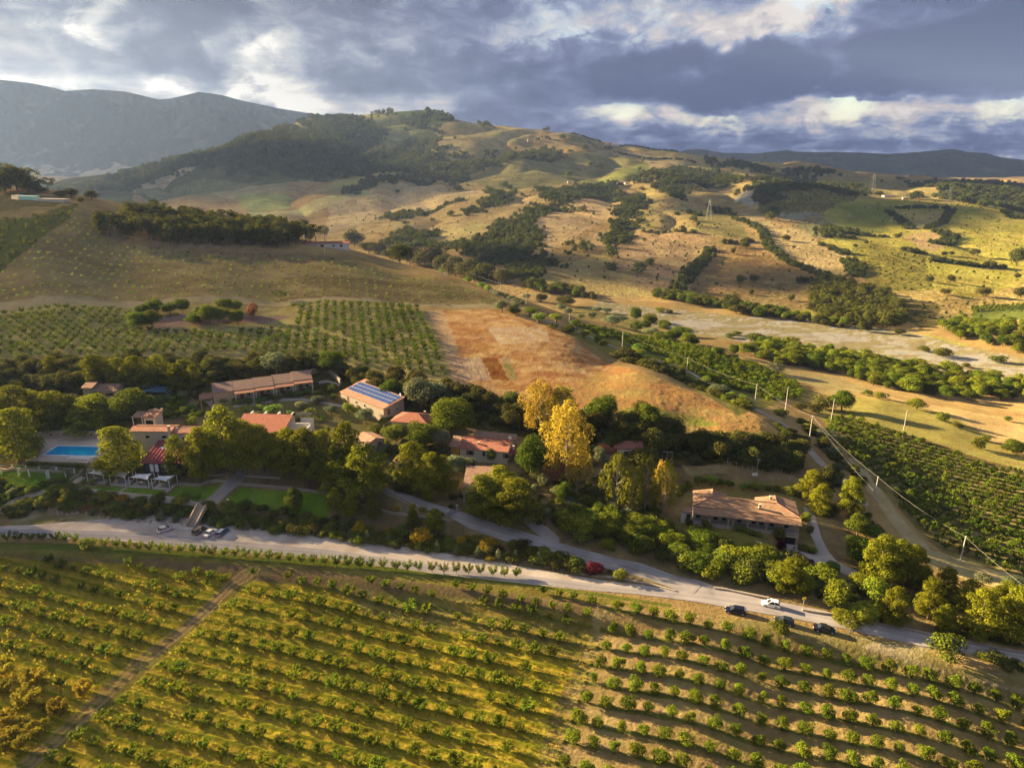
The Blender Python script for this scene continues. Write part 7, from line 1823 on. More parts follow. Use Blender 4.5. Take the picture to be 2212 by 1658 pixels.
# far farmsteads
for lab, sh, x_, y_, w_, h_, wm, rm in (('white farmhouse among the trees of the central far slope', 'b', 1735, 612, 36, 14, W_WHITE, TILE_G), ('long low farm building right of the white far farmhouse', 'b', 1785, 616, 80, 12, W_CREAM, TILE_O),
    ('tiny pale barn beside the lone tree on the far green slope', 'b', 1440, 608, 24, 12, W_CREAM, TILE_G), ('ruined tower house high on the far ridge', 'b', 1200, 362, 12, 22, W_STONE, TILE_O), ('pale ruin beside the tower house on the ridge', 'b', 1215, 362, 10, 14, W_STONE, TILE_O),
    ('red-roofed farm on the skyline ridge', 'b', 1655, 378, 36, 12, W_CREAM, TILE_R), ('white farm right of the red-roofed one on the skyline ridge', 'b', 1700, 384, 50, 12, W_WHITE, TILE_G),
    ('white house on the right-hand far ridge', 'c', 1372, 446, 60, 12, W_WHITE, TILE_G), ('small cream cube house right of the white ridge house', 'c', 1485, 460, 30, 14, W_CREAM, CONC), ('long white shed on the distant plateau', 'c', 985, 316, 42, 9, W_WHITE, CONC)):
    p, mm = m_per_px(*S(sh, [(x_, y_)])[0]); k_ = SHEET[sh][2]
    L_ = w_ * k_ * mm; H_ = h_ * k_ * mm * .8; D_ = max(6, L_ * .4)
    r = root('farmhouse', lab, 'house', p, p[2] - 1.0, random.uniform(-.15, .15))
    MB().box(0, 0, 0, L_, D_, H_ + 1).build('wall', wm, r)
    m = MB(); m.slab([(-.5, -.5, H_ + 1.1), (L_ + .5, -.5, H_ + 1.1), (L_ + .5, D_ / 2, H_ + 1.1 + D_ * .16), (-.5, D_ / 2, H_ + 1.1 + D_ * .16)], .3)
    m.slab([(-.5, D_ / 2 + .01, H_ + 1.1 + D_ * .16), (L_ + .5, D_ / 2 + .01, H_ + 1.1 + D_ * .16), (L_ + .5, D_ + .5, H_ + 1.1), (-.5, D_ + .5, H_ + 1.1)], .3); m.build('roof', rm, r)
    for q in np.linspace(L_ * .15, L_ * .75, max(1, int(L_ / 7))):
        opening(r, 'f', q, H_ * .45, min(1.6, L_ * .15), H_ * .3, 'win', L_, D_)

# ------------------------------------------------------------------ pool terrace
PZ = 12.82
pw4 = on_plane(*zip(*S('l', [(470, 484), (1030, 496), (1165, 400), (622, 390)])), PZ)
def ring_at(poly, off):
    c = poly.mean(0); 
    out = []; n_ = len(poly)
    for i in range(n_):
        a, b, d_ = poly[i - 1], poly[i], poly[(i + 1) % n_]
        e1 = (b - a) / np.linalg.norm(b - a); e2 = (d_ - b) / np.linalg.norm(d_ - b)
        m1 = np.array([e1[1], -e1[0]]); m2 = np.array([e2[1], -e2[0]])
        if m1 @ (b - c) < 0: m1, m2 = -m1, -m2
        bi = m1 + m2; out.append(b + bi / (bi @ m1) * off)
    return np.array(out)
wm_, T = new_mat('pool_water')
tc = T.n('ShaderNodeTexCoord').outputs['Object']
nz = T.n('ShaderNodeTexNoise', ins={'Vector': tc, 'Scale': 1.6, 'Detail': 3.0}).outputs[0]
bp = T.n('ShaderNodeBump', ins={'Height': nz, 'Strength': .25, 'Distance': .04})
p_ = T.n('ShaderNodeBsdfPrincipled', ins={'Base Color': T.mix(nz, (.0, .26, .50), (.005, .34, .60)), 'Roughness': .12, 'Normal': bp.outputs[0]})
p_.inputs['Specular IOR Level'].default_value = .25
finish(wm_, T, p_.outputs[0])
c0 = pw4.mean(0); q4 = pw4 - c0
r = root('swimming_pool', 'rectangular bright blue swimming pool with a white rim', 'swimming pool', c0, PZ, 0)
m = MB(); m.add([(x_, y_, -.06) for x_, y_ in q4], [(0, 1, 2, 3)]); m.build('water', wm_, r)
m = MB(); i4 = ring_at(q4, 0); o4 = ring_at(q4, .5)
for k in range(4):
    a, b = k, (k + 1) % 4
    m.slab([(o4[a][0], o4[a][1], .05), (o4[b][0], o4[b][1], .05), (i4[b][0], i4[b][1], .05), (i4[a][0], i4[a][1], .05)], .16)
m.build('rim', WHITE, r)
lad = MB()
for dx_ in (0, .5): lad.bar((dx_, 0, 0), (dx_, 0, .8), .04); lad.bar((dx_, 0, .8), (dx_, -.5, .8), .04)
lo = lad.build('ladder', METAL, r); lo.location = (q4[2][0] * .9, q4[2][1] * .98, .05)
lm = MB(); lm.box(-.3, 0, .28, .3, 1.9, .36)
lb = MB(); lb.add([(-.3, 1.3, .38), (.3, 1.3, .38), (.3, 1.95, .75), (-.3, 1.95, .75), (-.3, 1.3, .32), (.3, 1.3, .32), (.3, 1.95, .69), (-.3, 1.95, .69)], [(0, 1, 2, 3), (4, 7, 6, 5), (0, 4, 5, 1), (1, 5, 6, 2), (2, 6, 7, 3), (3, 7, 4, 0)])
ll = MB()
for a in (-.26, .22):
    for b in (.1, 1.7): ll.box(a, b, 0, a + .05, b + .06, .28)
bodym = lm.build('seat', WHITE).data; backm = lb.build('backrest', WHITE).data; legm = ll.build('legs', WHITE).data
for o_ in [COL.objects[n_] for n_ in ('seat', 'backrest', 'legs')]: bpy.data.objects.remove(o_)
WH = ('leftmost white sun lounger by the pool', 'second white sun lounger from the left by the pool', 'third white sun lounger from the left by the pool', 'fourth white sun lounger, middle of the row by the pool', 'third white sun lounger from the right by the pool', 'second white sun lounger from the right by the pool', 'rightmost white sun lounger by the pool')
for k in range(7):
    p = on_plane(*zip(*S('l', [(725 + k * 36, 538 + k * 1.5)])), 12.72)[0]
    lr = root('sun_lounger', WH[k], 'sun lounger', p, 12.72, R(-28), 'sun loungers in a row by the pool')
    put('seat', bodym, lr); put('backrest', backm, lr); put('leg', legm, lr)

def wall_line(name, label, cat, px, h, th, mat, z=None, group=None, cap=None, base=-.4, px_is_base=True):
    w_ = world_poly(px) if z is None else on_plane([p[0] for p in px], [p[1] for p in px], z)
    pts = [w_[0]]
    for a, b in zip(w_[:-1], w_[1:]):
        n_ = max(1, int(np.linalg.norm(b - a) / 2.0)); pts += [a + (b - a) * (k + 1) / n_ for k in range(n_)]
    pts = np.array(pts); o = pts[0]; zg = np.array([float(ground(x_, y_)) for x_, y_ in pts])
    r = root(name, label, cat, o, zg.min(), 0, group); r['kind'] = 'thing'
    m = MB(); vs = []
    for i, p in enumerate(pts):
        t = pts[min(i + 1, len(pts) - 1)] - pts[max(i - 1, 0)]; t = t / np.linalg.norm(t); nn = np.array([-t[1], t[0]]) * th * .5
        zz = zg[i] - zg.min(); top = zz + h + random.uniform(-.04, .04) * (h > .5)
        for s_, hh in ((-1, zz + base), (1, zz + base), (1, top), (-1, top)):
            vs.append((p[0] - o[0] + nn[0] * s_, p[1] - o[1] + nn[1] * s_, hh))
    fs = []
    for i in range(len(pts) - 1):
        for k in range(4): fs.append((i * 4 + k, i * 4 + (k + 1) % 4, i * 4 + 4 + (k + 1) % 4, i * 4 + 4 + k))
    fs += [(0, 1, 2, 3), (len(vs) - 1, len(vs) - 2, len(vs) - 3, len(vs) - 4)]
    m.add(vs, fs)
    m.build('wall', mat, r)
    if cap:
        m = MB(); vs = []
        for i, p in enumerate(pts):
            t = pts[min(i + 1, len(pts) - 1)] - pts[max(i - 1, 0)]; t = t / np.linalg.norm(t); nn = np.array([-t[1], t[0]]) * (th * .5 + .08)
            zz = zg[i] - zg.min() + h + .05
            for s_, hh in ((-1, zz), (1, zz), (1, zz + .1), (-1, zz + .1)): vs.append((p[0] - o[0] + nn[0] * s_, p[1] - o[1] + nn[1] * s_, hh))
        m.add(vs, fs); m.build('coping', cap, r)
    return r, pts, zg
r, pts, zg = wall_line('retaining_wall', 'curved pale stone wall around the back of the pool deck', 'wall', S('l', [(250,470),(300,400),(360,335),(440,312),(560,302),(700,298),(860,298),(1000,302),(1180,312),(1235,330)]), 2.4, .4, W_CREAM, cap=CONC)
for k, q in enumerate((.30, .42, .53, .63, .72, .80)):
    i = int(q * (len(pts) - 1))
    MB().box(-.22, -.36, 1.0, .22, -.22, 1.45).build('niche', DARKIN, r).location = (pts[i][0] - pts[0][0], pts[i][1] - pts[0][1], zg[i] - zg.min())
wall_line('retaining_wall', 'low front wall of the pool deck above the clipped hedge', 'wall', S('l', [(285,556),(500,566),(760,572),(955,580)]), .5, .3, W_CREAM)
wall_line('retaining_wall', 'low stone wall along the path up to the pool stairs', 'wall', S('l', [(750,770),(820,730),(860,710)]), .7, .4, W_STONE)
wall_line('retaining_wall', 'low stone wall between pergola lawn and hedge garden', 'wall', S('l', [(-40,650),(200,655),(420,668),(640,680),(800,692)]), .8, .35, W_STONE)
wall_line('retaining_wall', 'stepped stone wall behind the lawn right of the sails', 'wall', S('l', [(1900,820),(2000,815),(2080,822)]) + S('m', [(130,1035),(200,1005),(280,1000),(365,1012)]), .8, .4, W_STONE)
wall_line('retaining_wall', 'long low stone wall behind the right lawn', 'wall', S('m', [(450,1030),(600,1040),(800,1058),(1000,1078),(1190,1108)]), .8, .4, W_STONE)
wall_line('retaining_wall', 'upper stone kerb left of the ramp under the pines', 'wall', S('m', [(200,955),(300,950),(410,955)]), .5, .3, W_STONE)
wall_line('retaining_wall', 'upper stone kerb right of the ramp under the pines', 'wall', S('m', [(490,955),(640,965),(790,975)]), .5, .3, W_STONE)
wall_line('retaining_wall', 'stone wall along the uphill lane below the pines', 'wall', S('m', [(1575,1045),(1640,1080),(1740,1125),(1830,1165),(1905,1205)]), .9, .5, W_STONE)
wall_line('retaining_wall', 'low wall between the planted bed and the little pines', 'wall', S('m', [(1440,1190),(1620,1235),(1800,1270),(1890,1290),(2000,1300),(2190,1330)]), .5, .35, W_STONE)
wall_line('retaining_wall', 'curving retaining wall behind the terraced rooms', 'wall', S('m', [(1020,150),(1060,110),(1130,90),(1200,105),(1250,150),(1290,195)]), 2.0, .6, W_STONE)
wall_line('retaining_wall', 'inner curving wall in front of the solar cottage yard', 'wall', S('m', [(1110,190),(1180,180),(1250,200),(1280,215)]), .8, .4, CONC)
wall_line('retaining_wall', 'low wall left of the arched cottage beside the dark hedge', 'wall', S('m', [(1640,550),(1680,520),(1700,505)]), .8, .4, W_CREAM)
wall_line('retaining_wall', 'drystone terrace wall above the dirt clearing', 'wall', S('s', [(470,760),(600,775),(720,790)]), .7, .5, DRYST)
wall_line('kerb_wall', 'stone edging along the grass island between the lanes', 'wall', S('f', [(-20,1515),(120,1535),(280,1550),(420,1575),(560,1605),(690,1640)]), .3, .5, DRYST)
wall_line('kerb_wall', 'rough stone verge wall above the road by the white car', 'wall', S('q', [(-40,90),(120,110),(300,150),(500,190),(700,230)]), .5, .5, DRYST)
wall_line('kerb_wall', 'rough stone verge wall above the road at the right', 'wall', S('q', [(1150,385),(1350,420),(1600,450),(1850,520),(2211,590)]) + S('u', [(700,1000),(900,1040),(1300,1130),(1600,1190),(2000,1270),(2300,1320)]), .5, .5, DRYST)
wall_line('garden_edge', 'short stone edging under the farmhouse stairs', 'wall', S('n', [(1390,1105),(1480,1095),(1600,1085)]), .35, .5, DRYST)
wall_line('garden_edge', 'pale edge wall around the farmhouse lawn', 'wall', S('n', [(540,1005),(700,1030),(900,1065),(1060,1090),(1240,1095),(1290,1080),(1305,1040)]), .3, .35, CONC)
# rubble heaped along the upper edge of the parking strip
def stones(px, n_, name, label, s0, s1, wd):
    w_ = world_poly(px); xs, ys = along(w_, 1.0, wd); k = np.linspace(0, len(xs) - 1, min(n_, len(xs))).astype(int)
    o = w_[0]; z0_ = float(ground(*o)); m = MB()
    for x_, y_ in zip(xs[k], ys[k]):
        s_ = random.uniform(s0, s1); z_ = float(ground(x_, y_)) - z0_
        vs = []
        for q in range(5):
            a = q * 1.257 + random.random() * .6; vs.append((x_ - o[0] + s_ * math.cos(a) * random.uniform(.6, 1), y_ - o[1] + s_ * math.sin(a) * random.uniform(.6, 1), z_ - .1))
        for q in range(5): vs.append((vs[q][0] * .5 + (x_ - o[0]) * .5 + random.uniform(-.1, .1) * s_, vs[q][1] * .5 + (y_ - o[1]) * .5, z_ + s_ * random.uniform(.5, .95)))
        m.add(vs, [(0, 1, 6, 5), (1, 2, 7, 6), (2, 3, 8, 7), (3, 4, 9, 8), (4, 0, 5, 9), (5, 6, 7, 8, 9)])
    r = m.build(name, DRYST); r.location = (o[0], o[1], z0_)
    return tag(r, label, kind='stuff')
stones(S('l', [(110,1190),(280,1130),(500,1090),(700,1115),(900,1130),(1100,1160),(1350,1185),(1700,1215),(2010,1235)]), 420, 'boulders', 'tumbled boulders along the upper edge of the parking strip', .25, .75, 1.6)
stones(S('r', [(1240,545),(1600,590),(2000,610),(2200,660)]) + S('e', [(0,1395),(400,1430),(700,1475),(1000,1530),(1300,1570),(1600,1600),(1900,1640)]), 420, 'boulders', 'line of rough stones at the foot of the long bank', .2, .5, 1.0)
# stairs
def stairs(label, bot, top, width, n_, z0, z1, mat, side=None):
    wb = on_plane([bot[0]], [bot[1]], z0)[0]; wt_ = on_plane([top[0]], [top[1]], z1)[0]
    d_ = wt_ - wb; L_ = np.linalg.norm(d_); rz = math.atan2(d_[1], d_[0]) - math.pi / 2
    r = root('stone_stairs', label, 'stairs', wb, z0, rz)
    st, rise = L_ / n_, (z1 - z0) / n_
    m = MB(); m.box(-width / 2, 0, -.6, width / 2, st - .03, rise); sm = m.build('step', mat, r); sm.location = (0, 0, 0)
    for k in range(1, n_):
        put('step', sm.data, r, (0, k * st, k * rise))
    if side:
        for s_ in side:
            m = MB(); x_ = s_ * (width / 2 + .2)
            m.slab([(x_ - .17, -.3, .75), (x_ + .17, -.3, .75), (x_ + .17, L_, z1 - z0 + .65), (x_ - .17, L_, z1 - z0 + .65)], 1.3)
            m.build('side_wall', W_STONE, r)
    return r, L_
stairs('long flight of stone stairs from the parking strip to the lawns', S('r', [(1040, 575)])[0], S('r', [(1262, 110)])[0], 2.6, 22, 5.5, 10.0, W_STONE, (-1, 1))
stairs('stone stairs climbing to the right end of the pool deck', S('l', [(905, 700)])[0], S('l', [(1000, 575)])[0], 2.2, 14, 10.4, 12.7, W_STONE, (-1,))
r_, L_ = stairs('curved garden stairs with a railing left of the bougainvillea', S('n', [(1352, 1140)])[0], S('n', [(1395, 945)])[0], 1.6, 13, 3.4, 5.5, CONC)
for rr_, sx_ in ((r_, .9),):
    m = MB()
    for k in range(6): q = k * L_ / 5; m.bar((sx_, q, k * .42), (sx_, q, k * .42 + 1.0), .04)
    m.bar((sx_, 0, 1.0), (sx_, L_, 3.1), .045); m.bar((sx_, L_, 3.1), (sx_ + 2.3, L_ + 1.4, 3.6), .045); m.build('railing', WOOD, rr_)
r_, L_ = stairs('lower garden stairs with dark railings going down to the road hedge', S('n', [(2010, 1430)])[0], S('n', [(1820, 1290)])[0], 1.5, 11, .8, 2.4, CONC)
for sx_ in (-.9, .9):
    m = MB()
    for k in range(5): q = k * L_ / 4; m.bar((sx_, q, k * .4), (sx_, q, k * .4 + 1.0), .04)
    m.bar((sx_, 0, 1.0), (sx_, L_, 2.6), .045); m.build('railing', WOOD, r_)
p = on_plane(*zip(*S('r', [(965, 622)])), 5.35)[0]
r = root('landing', 'paved landing at the foot of the stone stairs', 'landing', p, 5.25, R(-6)); MB().box(-2.9, -.7, -.2, 2.9, .9, .2).build('slab', CONC, r)
# shade sails over garden tables
SL = ('leftmost white shade sail over a garden table', 'second white shade sail from the left', 'third white shade sail from the left', 'rightmost white shade sail over a blue-shadowed table')
for k, px in enumerate([[(938,692),(1110,706),(1168,655),(1000,640)], [(1185,720),(1345,730),(1425,668),(1240,662)], [(1395,738),(1595,748),(1658,692),(1465,682)], [(1640,755),(1820,772),(1900,712),(1710,702)]]):
    zc = 12.6
    w_ = on_plane(*zip(*S('l', px)), zc); o = w_.mean(0); q = w_ - o
    r = root('shade_sail', SL[k], 'shade sail', o, 9.9, 0, 'shade sails over the lawn tables')
    n_ = 8; vs = []
    for i in range(n_ + 1):
        for j in range(n_ + 1):
            a, b = i / n_, j / n_
            e_ = .10 * (math.sin(math.pi * a) * (1 - abs(2 * b - 1)) * 0 + 1)
            ia = .5 + (a - .5) * (1 - .22 * math.sin(math.pi * b)); ib = .5 + (b - .5) * (1 - .22 * math.sin(math.pi * a))
            p = (q[0] * (1 - ia) + q[1] * ia) * (1 - ib) + (q[3] * (1 - ia) + q[2] * ia) * ib
            sag = .55 * math.sin(math.pi * a) * math.sin(math.pi * b)
            vs.append((p[0], p[1], zc - 9.9 + .25 * ((a - .5) * (b - .5) * 4) - sag))
    fs = [(i * (n_ + 1) + j, (i + 1) * (n_ + 1) + j, (i + 1) * (n_ + 1) + j + 1, i * (n_ + 1) + j + 1) for i in range(n_) for j in range(n_)]
    MB().add(vs, fs).build('canvas', CANVAS, r, True)
    for p in q:
        MB().bar((p[0] * 1.04, p[1] * 1.04, -.4), (p[0] * 1.04, p[1] * 1.04, zc - 9.9 + .35), .09, 6).build('post', WHITE, r)
    t_ = root('garden_table', ('table with benches under the %s shade sail' % ('leftmost', 'second', 'third', 'rightmost')[k]), 'table', o, float(ground(*o)) + .02, 0, 'tables under the shade sails')
    MB().box(-1.0, -.45, .70, 1.0, .45, .76).build('table_top', WOODP, t_)
    for s_ in (-.85, .8): MB().box(s_, -.35, 0, s_ + .07, .35, .698).build('leg', WOODP, t_)
    for s_ in (-.95, .65): MB().box(-.9, s_, .38, .9, s_ + .3, .44).build('bench', WOODP, t_); MB().box(-.6, s_ + .1, 0, .6, s_ + .2, .378).build('bench_support', WOODP, t_)
    w_ = ring_at(q, .4)
    MB().slab([(p[0] * .92, p[1] * .92 , float(ground(*o)) - 9.9 + .12) for p in w_], .1).build('paved_floor', CONC, r)
# white timber pergolas on the left lawn
for lab, px in (('white pergola frame at the far left of the pergola lawn', [(18,692),(208,712),(285,640),(135,632)]), ('white pergola frame in the middle of the pergola lawn', [(320,722),(535,742),(620,665),(425,650)]), ('white pergola frame at the right of the pergola lawn', [(512,738),(720,760),(808,690),(608,668)])):
    w_ = world_poly(S('l', px)); o = w_.mean(0); q = w_ - o; zg_ = min(float(ground(*p)) for p in w_)
    r = root('pergola', lab, 'pergola', o, zg_, 0, 'white pergola frames on the left lawn')
    for p in q: MB().box(p[0] - .13, p[1] - .13, -.2, p[0] + .13, p[1] + .13, 2.7).build('post', WHITE, r)
    for i in range(4): MB().bar((q[i][0], q[i][1], 2.75 + (i % 2) * .1), (q[(i + 1) % 4][0], q[(i + 1) % 4][1], 2.75 + (i % 2) * .1), .09, 4).build('beam', WOODP, r)
# clipped hedges
def hedge(label, px, w_m, h, seed=0):
    w_ = world_poly(px); o = w_[0]; z0_ = float(ground(*o)); rg = np.random.default_rng(seed + 11); bl = []
    for a, b in zip(w_[:-1], w_[1:]):
        n_ = max(1, int(np.linalg.norm(b - a) / (w_m * .55)))
        for k in range(n_ + 1):
            p = a + (b - a) * k / n_; bl.append((p[0] - o[0], p[1] - o[1], float(ground(*p)) - z0_ + h * .5, w_m * .55, w_m * .55, h * .55))
    v, f = leaf_cloud(rg, bl, .26, 1.5, .5, .25)
    ob = put('hedge', np_mesh('hedge', v, f, L_BUSH), None, (o[0], o[1], z0_)); tag(ob, label, 'hedge')
hedge('clipped hedge in front of the pool deck', S('l', [(310,600),(500,612),(700,622),(900,628)]), 1.6, 1.2)
hedge('clipped hedge between restaurant terrace and shade sails', S('l', [(1400,660),(1600,672),(1800,690)]), 1.6, 1.2, 1)
hedge('long dark hedge left of the farmhouse yard', S('f', [(700,1000),(740,960),(775,925)]), 1.5, 1.6, 2)
hedge('pale spilling hedge against the farmhouse front', S('n', [(1080,800),(1180,815),(1300,860),(1400,890)]), 1.7, 1.5, 3)
hedge('dark slanting hedge below the solar cottage', S('m', [(1630,535),(1680,480),(1730,440)]), 1.8, 1.8, 4)
hedge('straight hedge along the terraced rooms', S('m', [(240,325),(320,322),(400,315)]), 2.0, 1.6, 5)
hedge('low hedge behind the brick-red roof', S('m', [(390,500),(480,500),(620,505)]), 1.4, 1.0, 6)

# ------------------------------------------------------------------ power line, masts, pylons
POST = flat_mat('concrete_post', (.50, .46, .40), .9, .1, .15)
wires_at = {}
def pole(label, sh, x_, yb, yt, cross=False, key=None, light=False):
    p, mm = m_per_px(*S(sh, [(x_, yb)])[0]); h_ = (yb - yt) * SHEET[sh][2] * mm / math.cos(math.atan2(CAM_Z - p[2], p[1]))
    r = root('utility_pole', label, 'utility pole', p, p[2], 0, 'utility poles')
    MB().bar((0, 0, -.5), (0, 0, h_), .19, 7, .12).build('post', POST, r)
    if cross:
        MB().bar((-.8, -.1, h_ - .25), (.8, .1, h_ - .15), .07, 4).build('crossarm', METAL, r)
    for q in (-.12, .12): MB().bar((q, 0, h_ + .005), (q, 0, h_ + .22), .05, 5).build('insulator', WHITE, r)
    if key is not None: wires_at[key] = (p[0], p[1], p[2] + h_ - .05)
PL = [('b', 660, 1112, 1064, 0), ('b', 856, 1176, 1142, 1), ('b', 1036, 1266, 1208, 2), ('b', 1190, 1330, 1285, 3), ('k', 515, 252, 168, 4), ('k', 993, 462, 338, 5), ('k', 1572, 702, 568, 6), ('f', 1222, 392, 248, 7), ('f', 1592, 612, 460, 8), ('f', 2028, 1028, 873, 9), ('j', 1450, 1552, 1335, 10)]
PD = ('highest on the lane beside the dark trees', 'second down the lane from the hill', 'third down the lane by the olives', 'fourth down the lane above the orange field', 'above the head of the close rows', 'where the lane bends by the dark bush', 'in the hedge beside the close rows', 'beside the lane at the tip of the orange field', 'just above the winding lane, where the wires fork', 'on the scrubby bank beside the sunlit track', 'among the slanting rows near the end of the track')
for (sh, x_, yb, yt, k), dsc in zip(PL, PD): pole('concrete pole of the power line ' + dsc, sh, x_, yb, yt, k in (7, 8), k)
pole('pole with a crossarm standing among the close rows', 'f', 1430, 418, 268, True)
pole('pole with a crossarm left of the grassy knoll', 'f', 1736, 512, 348, True)
pole('pole with a crossarm on the grassy knoll above the slanting rows', 'j', 932, 425, 198, True)
for (x_, yb, yt), dsc in zip([(908, 1068, 983), (1353, 1088, 1014), (740, 1018, 943), (1950, 1163, 1094)], ('at the edge of the hilltop wood, tallest', 'at the right front of the hilltop wood', 'at the left front of the hilltop wood', 'in front of the hill house')):
    pole('thin pale pole ' + dsc, 'a', x_, yb, yt)
m_w = flat_mat('cable', (.34, .31, .27), .5, .4)
def wire(a, b, sag, label, off=0.0):
    n_ = 10; pts = [((a[0] + (b[0] - a[0]) * k / n_ + off) - a[0], a[1] + (b[1] - a[1]) * k / n_ - a[1], a[2] + (b[2] - a[2]) * k / n_ - sag * 4 * (k / n_) * (1 - k / n_) - a[2]) for k in range(n_ + 1)]
    v, f = tube(pts, [.024] * (n_ + 1), 4)
    o = put('power_cable', np_mesh('power_cable', v, f, m_w), None, a); tag(o, label, 'cable', 'power cables along the lane')
end = on_plane([2330], [1345], 9.0)[0]; wires_at[11] = (end[0], end[1], 9.0)
for k in range(11):
    wire(wires_at[k], wires_at[k + 1], 1.0, 'sagging power cable from the pole ' + PD[k])
wire(wires_at[8], (wires_at[9][0] - 3, wires_at[9][1] - 4, wires_at[9][2] - 2.5), .8, 'lower cable branching off at the forking pole')
PYL = flat_mat('dull_pylon_steel', (.22, .22, .21), .7, .3)
def pylon(label, x_, yb, yt):
    p, mm = m_per_px(*S('c', [(x_, yb)])[0]); h_ = (yb - yt) * .36 * mm; b = h_ * .13
    r = root('pylon', label, 'pylon', p, p[2] - .5, random.uniform(-.3, .3), 'lattice pylons on the far hills')
    th = max(.12, mm * .13); m = MB(); n_ = 6
    lv = [(h_ * k / n_, b * (1 - .80 * k / n_)) for k in range(n_ + 1)]
    for s_ in ((-1, -1), (1, -1), (1, 1), (-1, 1)): m.bar((s_[0] * b, s_[1] * b, 0), (s_[0] * b * .2, s_[1] * b * .2, h_), th, 4)
    for (z0_, w0), (z1_, w1) in zip(lv[:-1], lv[1:]):
        for s_ in (-1, 1):
            m.bar((-w0, s_ * w0, z0_), (w1, s_ * w1, z1_), th * .6, 3); m.bar((w0, s_ * w0, z0_), (-w1, s_ * w1, z1_), th * .6, 3)
            m.bar((s_ * w0, -w0, z0_), (s_ * w1, w1, z1_), th * .6, 3)
    m.build('lattice_mast', PYL, r)
    for q in (.72, .84, .96): MB().bar((-b * 1.5, 0, h_ * q), (b * 1.5, 0, h_ * q), th * .9, 4).build('crossarm', PYL, r)
pylon('tallest lattice pylon left of the gravel scar', 190, 503, 330)
pylon('lattice pylon in front of the tallest one on the bare spur', 318, 586, 464)
pylon('faint lattice pylon above the white ridge house', 1297, 428, 310)
pylon('lattice pylon standing in front of the dark plateau wood', 1754, 490, 384)
# aerial mast with two dishes behind the farmhouse
p, mm = m_per_px(*S('f', [(1237, 862)])[0])
r = root('aerial_mast', 'tall thin aerial mast behind the farmhouse', 'aerial mast', p, p[2], 0)
hm_ = 112 * .32 * mm * 1.15
MB().bar((0, 0, -.3), (0, 0, hm_), .07, 5).build('mast', METAL, r)
m = MB()
for k in range(4): m.bar((-.5 + .1 * k, 0, hm_ - .15 - .25 * k), (.6, 0, hm_ - .15 - .25 * k), .035, 4)
m.build('aerial', METAL, r)
for k, (x_, dsc) in enumerate(((1214, 'left white satellite dish on the ground behind the farmhouse'), (1229, 'right white satellite dish on the ground behind the farmhouse'))):
    p, mm = m_per_px(*S('f', [(x_, 866)])[0]); r = root('ground_dish', dsc, 'satellite dish', p, p[2], 0, 'satellite dishes behind the farmhouse'); dish(r, 0, 0, .95, .62)
p, mm = m_per_px(*S('s', [(1318, 808)])[0])
r = root('antenna_frame', 'pale T-shaped antenna frame at the foot of the dark bank', 'antenna', p, p[2], 0)
MB().bar((0, 0, 0), (0, 0, 2.6), .06).build('mast', METAL, r); MB().bar((-1.6, 0, 2.6), (1.6, 0, 2.4), .06).build('crossarm', METAL, r)
for q in (-1.6, 1.6): MB().bar((q, 0, 0), (q, 0, 2.5), .035).build('leg', METAL, r)

